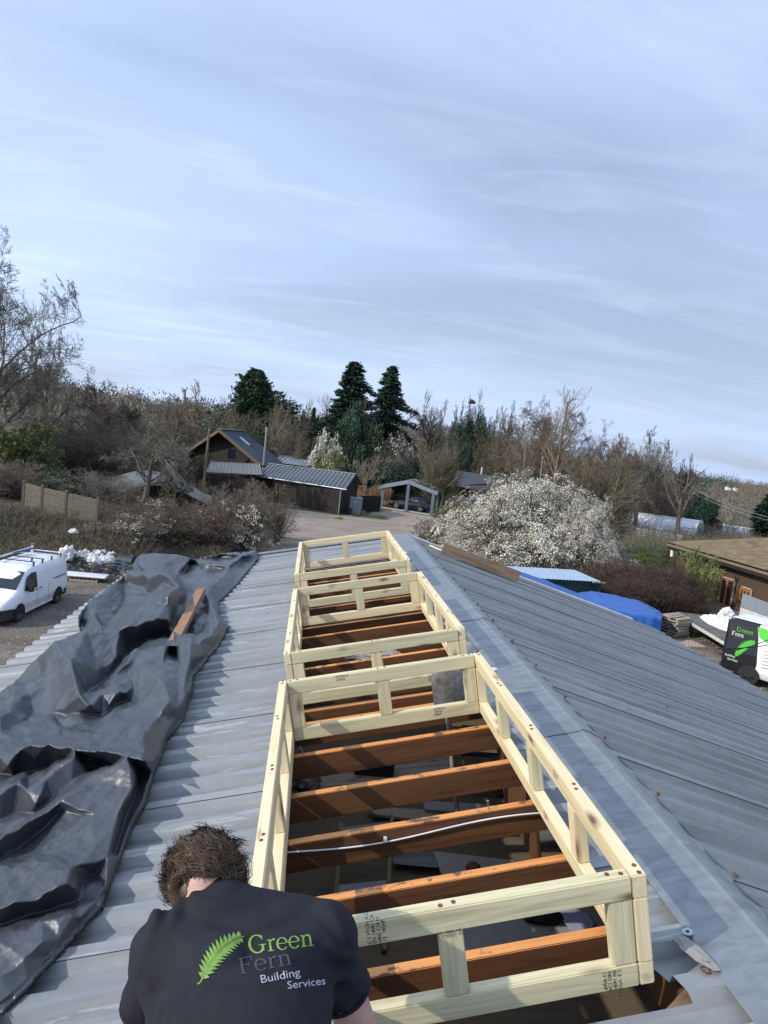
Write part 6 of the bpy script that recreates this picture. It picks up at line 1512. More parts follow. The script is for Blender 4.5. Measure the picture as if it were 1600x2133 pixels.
for i in range(18): c_ = a.lerp(b_, i / 17); MB().bar((c_.x, c_.y, .95), (c_.x, c_.y, 1.9), .06, .04).build('baluster', M['panel_white'], bg)
MB().tube([(R1.x - 4, R1.y, R1.z - .3), (R1.x - 4, R1.y, R1.z + .9)], .14, 10).build('chimney_pipe', M['panel_white'], bg)
# barrel roofed shed behind the bushes on the left
q0, q1, q2 = at(235, 998, 50), at(320, 984, 50), at(440, 1038, 50)
bs = empty('barrel_shed', at(330, 1050, 50), 'low shed with a curved grey felt roof half hidden by bare bushes', 'shed')
rowf = []; rowb = []
for t in np.linspace(0, 1, 15):
    x = 235 + (440 - 235) * t; y = 998 + (1036 - 998) * t - 34 * math.sin(math.pi * min(1, t * 1.05)) * (1 - .25 * t)
    rowf.append(at(x, y + 20 * (1 - t) + 8, 48.5)); rowb.append(at(x, y - 3, 53))
mb = MB(); mb.add(rowf + rowb, [(i, i + 1, 15 + i + 1, 15 + i) for i in range(14)], True); mb.add([p - Vector((0, 0, .12)) for p in rowf + rowb], [(i, i + 1, 15 + i + 1, 15 + i) for i in range(14)]); mb.build('roof', M['felt'], bs)
for i in range(14): MB().bar(rowf[i] - Vector((0, .03, .1)), rowf[i + 1] - Vector((0, .03, .1)), .05, .22).build('fascia', M['panel_grey'], bs)
boards(bs, (rowf[0].x + .4, 48.9), (rowf[-1].x - .4, 48.9), 1.6, lambda t: rowf[int(t * 13.99)].z - .25, 'dark_clad', .3)
MB().box(at(258, 1035, 48.7), (.28, .05, .35)).build('notice', M['white_plastic'], bs)
# brown building on the right
K0 = onground(1390, 1130, 3.0); K1 = onground(1612, 1194, 3.0)
kd = Vector((K1.x - K0.x, K1.y - K0.y, 0)).normalized(); kn = Vector((0, 0, 1)).cross(kd); kn = kn if kn.x > 0 else -kn
KL = 22.0; K1 = K0 + kd * KL
rp = at(1600, 1103, 51.0); 
bb_ = empty('workshop', K0 + kd * 8 + kn * 4 - Vector((0, 0, 3)), 'brown timber clad workshop with a mossy corrugated roof at the right edge', 'workshop')
W_ = 10.5; rise = 1.35
mb = MB(); nn = int(KL / .13); P = []
for i in range(nn + 1):
    z = .06 if i % 2 else 0.0; c_ = K0 + kd * (KL * i / nn) 
    P += [c_ + Vector((0, 0, z + .02)), c_ + kn * W_ + Vector((0, 0, rise + z + .02))]
mb.add(P, [(2 * i, 2 * i + 2, 2 * i + 3, 2 * i + 1) for i in range(nn)]).build('roof', M['moss_roof'], bb_)
for (s0, s1, t0, t1) in ((7.2, 8.1, .42, .92), (9.6, 10.5, .35, .9)):
    MB().poly([K0 + kd * s0 + kn * W_ * t0 + Vector((0, 0, rise * t0 + .07)), K0 + kd * s1 + kn * W_ * t0 + Vector((0, 0, rise * t0 + .07)), K0 + kd * s1 + kn * W_ * t1 + Vector((0, 0, rise * t1 + .07)), K0 + kd * s0 + kn * W_ * t1 + Vector((0, 0, rise * t1 + .07))]).build('rooflight', M['grp'], bb_)
MB().bar(K0 - Vector((0, 0, .14)) + kn * .03, K1 - Vector((0, 0, .14)) + kn * .03, .05, .16).build('fascia', M['old_board'], bb_)
MB().bar(K0 + kn * .3 - Vector((0, 0, .32)), K1 + kn * .3 - Vector((0, 0, .32)), .5, .22).build('soffit', M['black'], bb_)
MB().bar(K0 + Vector((0, 0, -.08)), K0 + kn * W_ + Vector((0, 0, rise - .08)), .05, .2).build('bargeboard', M['old_board'], bb_)
wa = K0 + kn * .7 + kd * .5; wz = K1 + kn * .7
boards(bb_, (wa.x, wa.y), (wz.x, wz.y), 0.0, 2.55, 'brown_clad', .21, gap=.025, d=(-kn.x, -kn.y))
MB().bar((wa + kn * .06) * Vector((1, 1, 0)) + Vector((0, 0, 1.3)), (wz + kn * .06) * Vector((1, 1, 0)) + Vector((0, 0, 1.3)), .05, 2.6).build('wall', M['black'], bb_)
ea = wa; eb = K0 + kn * (W_ - .3) + kd * .5
boards(bb_, (ea.x, ea.y), (eb.x, eb.y), 0.0, lambda t: 2.6 + rise * t, 'brown_clad', .3, d=(-kd.x, -kd.y))
def on_wall(px, py):
    d = ray(px, py); n_ = kn; t = ((wa - kn * .03) - CW).dot(n_) / d.dot(n_); return CW + d * t
def wall_thing(name, x0, x1, ytop, ybot, mats, panes):
    a = on_wall(x0, ytop); b_ = on_wall(x1, ytop + (x1 - x0) * .28); zt_ = a.z; zb_ = max(0.02, on_wall(x0 - (ybot - ytop) * .12, ybot).z)
    fo = -kn * .05; P0, P1 = Vector((a.x, a.y, 0)) + fo, Vector((b_.x, b_.y, 0)) + fo
    g = MB().poly([P0 + Vector((0, 0, zb_)), P1 + Vector((0, 0, zb_)), P1 + Vector((0, 0, zt_)), P0 + Vector((0, 0, zt_))], .03, -kn).build(name, M[mats[1]], bb_)
    pane = g
    for q in [P0, P1] + ([P0.lerp(P1, .5)] if panes == 2 else [P0.lerp(P1, .33), P0.lerp(P1, .66)] if panes == 3 else []):
        MB().bar(q + fo + Vector((0, 0, zb_)), q + fo + Vector((0, 0, zt_)), .12, .08, up=kn).build('frame', M[mats[0]], g)
    for z in (zb_ + .05, zt_ - .05): MB().bar(P0 + fo * 1.02 + Vector((0, 0, z)), P1 + fo * 1.02 + Vector((0, 0, z)), .09, .13).build('frame', M[mats[0]], g)
    MB().bar(P0 + fo * .8 + Vector((0, 0, zt_ + .07)), P1 + fo * .8 + Vector((0, 0, zt_ + .07)), .03, .05).build('foam_seal', M['panel_white'], g)
    MB().bar(P1 + fo * .8 + (P1 - P0).normalized() * .09 + Vector((0, 0, zb_ + .3)), P1 + fo * .8 + (P1 - P0).normalized() * .09 + Vector((0, 0, zt_ + .07)), .04, .04, up=kn).build('foam_seal', M['panel_white'], g)
wall_thing('door', 1508, 1532, 1203, 1284, ('door_wood', 'black'), 2)
wall_thing('window', 1548, 1567, 1224, 1250, ('door_wood', 'black'), 3)
q = on_wall(1413, 1150); MB().tube([q - kn * .45 + Vector((0, 0, -.35)), q - kn * .45 + Vector((0, 0, .45))], [.12, .16], 10).build('wall_lamp', M['white_plastic'], bb_)
# polytunnel
e0 = Vector((46.6, 87.5, 0)); ax_ = Vector((-1, -.10, 0)).normalized()
pe = onground(1421, 1122, 0); pf = onground(1485, 1120, 0); cen = (pe + pf) / 2
acr = (pf - pe); acr = Vector((acr.x, acr.y, 0)); wid = 6.0
ap = at(1461, 1084, (pe.y + pf.y) / 2)
pt_ = empty('polytunnel', (cen.x - 8, cen.y, 0), 'white film covered polytunnel with hoops and a framed end wall', 'polytunnel')
end_dir = Vector((.62, .78, 0)).normalized(); lon = Vector((-.93, .36, 0)).normalized(); hw = 2.9; hh = ap.z
c_e = Vector((ap.x, ap.y, 0))
def hoop(s, r_=1.0): return [c_e + lon * s + end_dir * (hw * math.cos(a) * (1.0 if abs(math.cos(a)) < .98 else 1.0)) + Vector((0, 0, 0.35 + (hh - .35) * math.sin(a) ** .8 if math.sin(a) > 0 else .0)) for a in np.linspace(0, math.pi, 17)]
NL = 9
hoops = [hoop(s * 2.1) for s in range(NL)]
full = [[Vector((h[0].x, h[0].y, 0))] + h + [Vector((h[-1].x, h[-1].y, 0))] for h in hoops]
MB().loft(full, cap=False, closed=False).build('film', M['film'], pt_)
for i, h in enumerate(full): MB().tube([p + Vector((0, 0, .03)) for p in h], .045, 6).build('hoop', M['panel_white'], pt_)
MB().poly(full[0]).build('end_wall', M['film'], pt_)
for z in (1.45,): 
    for a in (0, -1): MB().tube([f_[3 if a == 0 else -4] + Vector((0, 0, .02)) for f_ in full], .035, 6).build('side_rail', M['panel_white'], pt_)
for u in (-.55, -.18, .22, .55): q = c_e + end_dir * hw * u - lon * .03; MB().bar(q, q + Vector((0, 0, hh * .80)), .05, .05).build('end_stud', M['post_wood'], pt_)
for z in (.9, 1.35, hh * .80): MB().bar(c_e + end_dir * hw * -.55 - lon * .05 + Vector((0, 0, z)), c_e + end_dir * hw * .55 - lon * .05 + Vector((0, 0, z)), .05, .05).build('end_rail', M['post_wood'], pt_)
MB().bar(c_e + end_dir * hw * -.15 - lon * .05 + Vector((0, 0, 1.3)), c_e + end_dir * hw * .2 - lon * .05 + Vector((0, 0, .5)), .05, .05).build('brace', M['post_wood'], pt_)
# grey net fence in front of it and pale roof beyond
a, b_ = at(1305, 1122, 78), at(1420, 1128, 74)
nf = empty('net_fence', (a + b_) / 2, 'low grey netting fence in front of the polytunnel', 'fence')
MB().poly([Vector((a.x, a.y, 0.05)), Vector((b_.x, b_.y, .05)), Vector((b_.x, b_.y, 1.25)), Vector((a.x, a.y, 1.25))], .01, (0, 1, 0)).build('netting', M['sheet_r'], nf)
for i in range(9): c_ = a.lerp(b_, i / 8); MB().bar((c_.x, c_.y - .05, 0), (c_.x, c_.y - .05, 1.4), .06, .06).build('post', M['post_wood'], nf)
for z in (.3, .6, .9, 1.2): MB().bar((a.x, a.y - .03, z), (b_.x, b_.y - .03, z), .02, .02).build('wire', M['dark_metal'], nf)
r0_, r1_, r2_, r3_ = at(1478, 1118, 97), at(1600, 1128, 93), at(1585, 1106, 100), at(1484, 1090, 104)
pr_ = empty('outbuilding', at(1530, 1120, 98), 'outbuilding with a pale blue striped metal roof beyond the polytunnel', 'outbuilding')
seam_roof('roof', [r0_, r1_, r2_, r3_], 20, 'container_roof', pr_, 'standing_seam', .06); MB().bar(r3_ + Vector((0, 0, .1)), r2_ + Vector((0, 0, .1)), .2, .12).build('ridge_cap', M['white_dirty'], pr_)
boards(pr_, (r0_.x, r0_.y + .3), (r1_.x, r1_.y + .3), 0, r0_.z - .2, 'brown_clad', .6)
# long pale greenhouse roofs on the left skyline slope
g0_, g1_, g2_, g3_ = at(165, 873, 150), at(325, 893, 146), at(330, 880, 158), at(170, 862, 164)
gh = empty('greenhouse', at(250, 890, 150), 'long pale greenhouse roof seen through the trees on the left', 'greenhouse')
seam_roof('roof', [g0_, g1_, g2_, g3_], 26, 'light_roof', gh, 'white_dirty', .08); MB().poly([g0_ - Vector((0, 0, 2.2)), g1_ - Vector((0, 0, 2.2)), g1_, g0_], .1, (0, 1, 0)).build('wall', M['panel_grey'], gh)
# far white farmhouse
fp = at(1517, 1015, 480); fh = empty('farmhouse', (fp.x, fp.y, fp.z - 3), 'tiny white farmhouse on the distant hillside at the right', 'farmhouse')
for dx_, s_ in ((0, 1.0), (9, .7)):
    MB().box(fp + Vector((dx_ * .6, 0, -1)), (2.8 * s_, 3, 2.2)).build('wall', M['white_paint'], fh); MB().poly([fp + Vector((dx_ * .6 - 1.6 * s_, -1.7, .1)), fp + Vector((dx_ * .6 + 1.6 * s_, -1.7, .1)), fp + Vector((dx_ * .6, -1.7, 1.6 * s_))], 3.4, (0, 1, 0)).build('roof', M['felt'], fh)
flat_pts = [at(1500, 1022, 470), at(1560, 1026, 460)]
#@@PART5
# ------------------------------------------------------------------ trees and bushes
def grow(seed, trunk, levels, multi=1, spread=0.0):
    """trunk=(length, r, wobble); levels=[(k, tmin, tmax, angle, len ratio, r ratio, segs, wobble, up pull)]"""
    r = np.random.RandomState(seed); out = []
    def nrm(v): return v / np.maximum(1e-9, np.linalg.norm(v, axis=-1, keepdims=True))
    def poly(start, d, L, ra, rb, m, wob, up):
        N = len(start); P = np.zeros((N, m + 1, 3)); R = np.zeros((N, m + 1)); D = np.zeros((N, m + 1, 3)); P[:, 0] = start; R[:, 0] = ra; D[:, 0] = d
        for i in range(1, m + 1):
            d = nrm(d + wob * r.randn(N, 3) + up * np.array([0, 0, 1.0])); P[:, i] = P[:, i - 1] + d * (L / m)[:, None]; R[:, i] = ra + (rb - ra) * i / m; D[:, i] = d
        return P, R, D
    st = np.zeros((multi, 3)); an = r.rand(multi) * 6.283
    if multi > 1: st[:, 0] = spread * .25 * np.cos(an); st[:, 1] = spread * .25 * np.sin(an)
    d = nrm(np.stack([spread * np.cos(an) * r.rand(multi), spread * np.sin(an) * r.rand(multi), np.ones(multi)], -1))
    L = np.full(multi, trunk[0]) * (0.75 + .4 * r.rand(multi) if multi > 1 else 1)
    P, R, D = poly(st, d, L, np.full(multi, trunk[1]), np.full(multi, trunk[1] * .35), 8, trunk[2], .05)
    out.append((P, R))
    for (k, t0, t1, ang, lr, rr, m, wob, up) in levels:
        N = len(P); M_ = P.shape[1] - 1
        t = (t0 + (t1 - t0) * (np.arange(k)[None] + r.rand(N, k)) / k) * M_; i = np.clip(t.astype(int), 0, M_ - 1); f = t - i
        n = np.arange(N)[:, None]
        S = P[n, i] * (1 - f)[..., None] + P[n, i + 1] * f[..., None]; RR = R[n, i] * (1 - f) + R[n, i + 1] * f; DD = D[n, i + 1]
        az = r.rand(N, k) * 6.283 + np.arange(k)[None] * 2.4
        a = np.cross(DD, np.array([.3, .5, .81])); a = nrm(a); b_ = np.cross(DD, a)
        th = np.radians(ang * (0.7 + .6 * r.rand(N, k)))
        nd = nrm(DD * np.cos(th)[..., None] + (a * np.cos(az)[..., None] + b_ * np.sin(az)[..., None]) * np.sin(th)[..., None])
        Lc = (L[:, None] * lr * (0.65 + .6 * r.rand(N, k)) * (1.15 - .55 * (t / M_))).reshape(-1)
        rc = (RR * rr).reshape(-1)
        P, R, D = poly(S.reshape(-1, 3), nd.reshape(-1, 3), Lc, rc, rc * .4, m, wob, up); L = Lc
        out.append((P, R))
    return out
def prisms(lv, s=3, rmin=0.0, rscale=1.0):
    Vs = []; Fs = []; b = 0
    for (P, R) in lv:
        A = P[:, :-1].reshape(-1, 3); B = P[:, 1:].reshape(-1, 3); ra = np.maximum(R[:, :-1].reshape(-1) * rscale, rmin); rb = np.maximum(R[:, 1:].reshape(-1) * rscale, rmin)
        d = B - A; d /= np.maximum(1e-9, np.linalg.norm(d, axis=1, keepdims=True)); a = np.cross(d, [.31, .52, .79]); a /= np.linalg.norm(a, axis=1, keepdims=True); c = np.cross(d, a)
        ang = np.arange(s) * 2 * np.pi / s
        o = a[:, None] * np.cos(ang)[None, :, None] + c[:, None] * np.sin(ang)[None, :, None]
        V = np.concatenate([A[:, None] + o * ra[:, None, None], B[:, None] + o * rb[:, None, None]], 1); n = len(A)
        k = np.arange(s); F = np.stack([k, (k + 1) % s, (k + 1) % s + s, k + s], -1); F = F[None] + (np.arange(n) * 2 * s)[:, None, None] + b
        Vs.append(V.reshape(-1, 3)); Fs.append(F.reshape(-1, 4)); b += n * 2 * s
    return np.concatenate(Vs), np.concatenate(Fs)
def cards(C, size, r, n, jit, elong=1.0, dirs=None):
    """small leaf or petal faces round the points C"""
    C = np.repeat(C, n, 0) + r.randn(len(C) * n, 3) * jit; N = len(C)
    a = r.randn(N, 3) if dirs is None else np.repeat(dirs, n, 0) + .5 * r.randn(N, 3)
    a /= np.linalg.norm(a, axis=1, keepdims=True); c = np.cross(a, r.randn(N, 3)); c /= np.linalg.norm(c, axis=1, keepdims=True)
    s = size * (.5 + r.rand(N)); a = a * (s * elong)[:, None]; c = c * s[:, None]
    V = np.stack([C - a - c * .6, C + a * .2 - c, C + a + c * .3, C - a * .1 + c], 1).reshape(-1, 3)
    return V, np.arange(4 * N).reshape(-1, 4)
PROTO = {}
def proto(key, lv, ntrunk=1, leaves=None, s=3, rmin=0.0, dome=0.0):
    """normalised: stands on z=0, height 1, radius about 1"""
    allp = np.concatenate([P.reshape(-1, 3) for P, R in lv] + ([leaves[0]] if leaves is not None else []));
    if dome:
        for P, R in lv: P[..., 2] *= np.sqrt(np.clip(1 - dome * (np.hypot(P[..., 0], P[..., 1]) / np.percentile(np.hypot(allp[:, 0], allp[:, 1]), 98)) ** 2, .12, 1))
        if leaves is not None: V_ = leaves[0]; V_[:, 2] *= np.sqrt(np.clip(1 - dome * (np.hypot(V_[:, 0], V_[:, 1]) / np.percentile(np.hypot(allp[:, 0], allp[:, 1]), 98)) ** 2, .12, 1))
    h = np.percentile(allp[:, 2], 97.5 if dome else 99.5); w = np.percentile(np.hypot(allp[:, 0], allp[:, 1]), 94 if dome else 98)
    sc_ = np.array([1 / w, 1 / w, 1 / h])
    res = []
    for nm, part_, sides in (('trunk', lv[:ntrunk], 6), ('crown', lv[ntrunk:], s)):
        V, F = prisms(part_, sides, rmin if nm == 'crown' else 0); res.append((nm, mesh_np(nm, V * sc_, F, nm == 'trunk')))
    if leaves is not None:
        V, F = leaves; res.append(('foliage', mesh_np('foliage', V * sc_, F)))
    PROTO[key] = res; return h, w
MESHC = {}
def tree(key, px, ytop, Y, wpx, mats, label, cat='tree', group=None, rot=None, sink=0.1, name=None):
    p = at(px, ytop, Y); g = gzf(p.x, p.y); dep = (p - CW).length; w = wpx / FPX * dep / 2; H = p.z - g
    t = empty(name or cat.replace(' ', '_'), (p.x, p.y, g - sink), label, cat, group)
    t.matrix_basis = t.matrix_basis @ Matrix.Rotation(rot if rot is not None else (px * 1.7 + Y) % 6.28, 4, 'Z') @ Matrix.Diagonal((w, w, H + sink, 1))
    for i, (nm, me) in enumerate(PROTO[key]):
        k = (key, nm, mats[i])
        if k not in MESHC: m2 = me.copy(); m2.materials.clear(); m2.materials.append(M[mats[i]]); MESHC[k] = m2
        o = bpy.data.objects.new(nm if nm != 'foliage' or not mats[i].startswith('blossom') else 'blossom', MESHC[k]); COL.objects.link(o); o.parent = t
    return t
H_ = 12.0
# broad bare oaks (two), vase-shaped bare tree, upright pale tree, dead tree
proto('oak', grow(1, (6.6, .30, .018), [(18, .22, 1, 48, .90, .36, 8, .13, .06), (8, .12, 1, 42, .50, .50, 5, .12, .05), (6, .1, 1, 42, .50, .5, 4, .14, .07), (6, .1, 1, 42, .5, .55, 3, .16, .08), (5, .1, 1, 38, .6, .6, 2, .16, .09)]), 1, rmin=.0065, dome=.55)
proto('oak2', grow(7, (6.5, .28, .03), [(10, .25, 1, 48, .80, .55, 6, .10, .05), (7, .15, 1, 40, .55, .55, 5, .14, .03), (6, .1, 1, 40, .50, .55, 4, .16, .02), (6, .1, 1, 42, .5, .55, 3, .2, .02), (4, .1, 1, 38, .6, .6, 2, .2, .02)]), 1, rmin=.012, dome=.55)
proto('vase', grow(3, (3.2, .40, .04), [(9, .45, 1, 34, 2.2, .60, 7, .06, .06), (7, .2, 1, 24, .45, .5, 4, .08, .06), (6, .1, 1, 26, .50, .55, 3, .1, .05), (7, .1, 1, 28, .5, .6, 2, .14, .03)]), 1, rmin=.013, dome=.55)
proto('pale', grow(5, (10, .18, .018), [(22, .22, 1, 48, .34, .45, 5, .06, .07), (7, .1, 1, 38, .42, .5, 3, .1, .05), (6, .1, 1, 38, .5, .6, 2, .15, .03)]), 1, rmin=.010)
proto('dead', grow(9, (4.5, .40, .05), [(8, .35, 1, 36, 1.2, .62, 6, .12, .05), (4, .3, 1, 40, .38, .5, 4, .18, .05), (3, .2, 1, 42, .42, .5, 3, .2, .04), (2, .2, 1, 40, .5, .5, 2, .2, 0)]), 1, rmin=.014)
# multi-stemmed bare shrubs
proto('shrub', grow(12, (5.0, .07, .05), [(7, .15, 1, 38, .45, .5, 4, .10, .04), (7, .1, 1, 42, .5, .55, 3, .14, .02), (5, .1, 1, 44, .55, .6, 2, .2, 0)], 30, .75), 1, rmin=.009)
proto('shrub2', grow(14, (4.5, .06, .08), [(7, .1, 1, 48, .48, .5, 4, .14, .0), (7, .1, 1, 48, .5, .55, 3, .2, -.02), (5, .1, 1, 44, .55, .6, 2, .2, -.02)], 34, 1.1), 1, rmin=.009)
proto('upright', grow(16, (6.0, .06, .03), [(9, .1, 1, 28, .36, .5, 4, .08, .07), (6, .1, 1, 32, .5, .6, 3, .12, .04), (4, .1, 1, 34, .55, .6, 2, .15, .02)], 34, .5), 1, rmin=.009)
proto('apple', grow(18, (2.2, .22, .06), [(10, .4, 1, 58, 1.3, .6, 6, .14, .04), (8, .1, 1, 44, .48, .5, 4, .14, .04), (7, .1, 1, 42, .5, .6, 3, .16, .04), (4, .1, 1, 40, .5, .6, 2, .15, .04)]), 1, rmin=.010)
# blossom bushes
def blossom(key, seed, stems, sp, n, size, kk=(7, 7, 5)):
    lv = grow(seed, (4.2, .07, .06), [(kk[0], .12, 1, 40, .46, .5, 4, .12, .04), (kk[1], .1, 1, 42, .5, .55, 3, .14, .03), (kk[2], .1, 1, 42, .6, .6, 2, .16, .02)], stems, sp)
    r = np.random.RandomState(seed); P = lv[-1][0]; C = P[:, 1:].reshape(-1, 3); C = C[r.rand(len(C)) < .85]
    proto(key, lv, 1, cards(C, size, r, n, .05, 1.3), rmin=.006, dome=.8)
blossom('blossom', 21, 60, 1.15, 5, .0160, (8, 7, 5))
blossom('blossom2', 23, 16, .7, 3, .035)
r_ = np.random.RandomState(31)
lv = grow(25, (4.0, .06, .08), [(7, .1, 1, 44, .48, .5, 4, .14, .0), (7, .1, 1, 46, .5, .55, 3, .2, -.02), (4, .1, 1, 44, .55, .6, 2, .2, -.02)], 26, 1.0)
C = lv[-1][0][:, -1]; C = C[(r_.rand(len(C)) < .9) & (np.sin(C[:, 0] * 2.3 + 1) + np.cos(C[:, 2] * 2.9) > .35)]
proto('half_blossom', lv, 1, cards(C, .028, r_, 3, .05, 1.2), rmin=.008, dome=.5)
lv = grow(27, (4.0, .06, .08), [(7, .1, 1, 44, .48, .5, 4, .14, .02), (6, .1, 1, 46, .5, .55, 3, .2, .0), (4, .1, 1, 44, .55, .6, 2, .2, 0)], 24, .8)
proto('budding', lv, 1, cards(lv[-1][0][:, 1:].reshape(-1, 3), .05, r_, 2, .06, 1.3), rmin=.009)
# conifers
def conifer(key, seed, L, k, droop, size, wid, nleaf, irregular=.25):
    r = np.random.RandomState(seed); n = k; z = np.linspace(.10, .985, n); az = np.arange(n) * 2.399 + r.rand(n) * .6
    taper = np.clip(1 - z, 0, 1) ** .9 * (1 - np.exp(-z * 7)) + .03
    Lb = wid * taper * (1 - irregular + 2 * irregular * r.rand(n)) * (1 + .25 * np.sin(az * 1.0 + z * 9))
    m = 6; P = np.zeros((n, m + 1, 3)); P[:, :, 2] = (z * L)[:, None]
    for i in range(1, m + 1):
        t = i / m; P[:, i, 0] = np.cos(az) * Lb * t; P[:, i, 1] = np.sin(az) * Lb * t; P[:, i, 2] = z * L + Lb * (.38 * t - droop * t * t) + .1 * r.randn(n) * t
    R = np.linspace(.05, .012, m + 1)[None] * np.ones((n, 1))
    tr_ = np.zeros((1, 9, 3)); tr_[0, :, 2] = np.linspace(0, L, 9); TR = np.linspace(.28, .03, 9)[None]
    lv = [(tr_, TR), (P, R)]
    t = r.rand(n, nleaf) ** .7 * m; i = np.clip(t.astype(int), 0, m - 1); f = t - i; nn = np.arange(n)[:, None]
    C = P[nn, i] * (1 - f)[..., None] + P[nn, i + 1] * f[..., None]; sp_ = (.16 + .10 * Lb)[:, None, None] * (1.1 - .6 * (t / m))[..., None]
    C = C + r.randn(n, nleaf, 3) * sp_ * np.array([1, 1, .55]); d = (P[:, -1] - P[:, 0]); d /= np.linalg.norm(d, axis=1, keepdims=True)
    dd = np.repeat(d[:, None], nleaf, 1).reshape(-1, 3)
    proto(key, lv, 1, cards(C.reshape(-1, 3), size, r, 1, .02, 2.2, dd), rmin=.01)
conifer('fir', 41, 16, 150, .35, .062, 4.3, 340, .40)
conifer('fir_thin', 43, 16, 105, .45, .065, 4.0, 280, .55)
conifer('cypress', 45, 12, 200, -.35, .07, 4.4, 200, .35)
conifer('spruce', 47, 12, 170, .4, .09, 2.2, 90, .15)
def clump(key, seed, nblob, nleaf, size, flat_=1.0, hollow=.35):
    """evergreen mass: leaves gathered in uneven lobes with gaps between them"""
    r = np.random.RandomState(seed); c = r.randn(nblob, 3); c /= np.linalg.norm(c, axis=1, keepdims=True); c *= (.25 + .75 * r.rand(nblob, 1) ** .5) * np.array([3, 3, 3.6]); c[:, 2] = np.abs(c[:, 2] * .9) + .8
    rad = .55 + .75 * r.rand(nblob); d = r.randn(nblob, nleaf, 3); d /= np.linalg.norm(d, axis=2, keepdims=True); rr_ = (hollow + (1 - hollow) * r.rand(nblob, nleaf, 1) ** .6) * (1 + .25 * r.randn(nblob, nleaf, 1) * .5)
    C = c[:, None] + d * rr_ * rad[:, None, None] * np.array([1, 1, .8 * flat_]); C[..., 2] = np.maximum(C[..., 2], .05)
    lv = grow(seed, (3.0, .12, .08), [(8, .2, 1, 44, .5, .5, 4, .1, .04), (5, .2, 1, 40, .5, .5, 3, .1, .03)], 6, .7)
    proto(key, lv, 1, cards(C.reshape(-1, 3), size, r, 1, .02, 1.2), rmin=.012)
clump('yew', 51, 60, 800, .055); clump('ivy', 53, 44, 700, .055); clump('laurel', 55, 44, 700, .05)
BG = ('bark_grey', 'bark_grey'); BD = ('bark_dark', 'bark_dark'); BB = ('bark_brown', 'bark_brown'); BO = ('bark_olive', 'bark_olive'); BP_ = ('bark_pale', 'bark_pale'); BR = ('bark_red', 'bark_red')
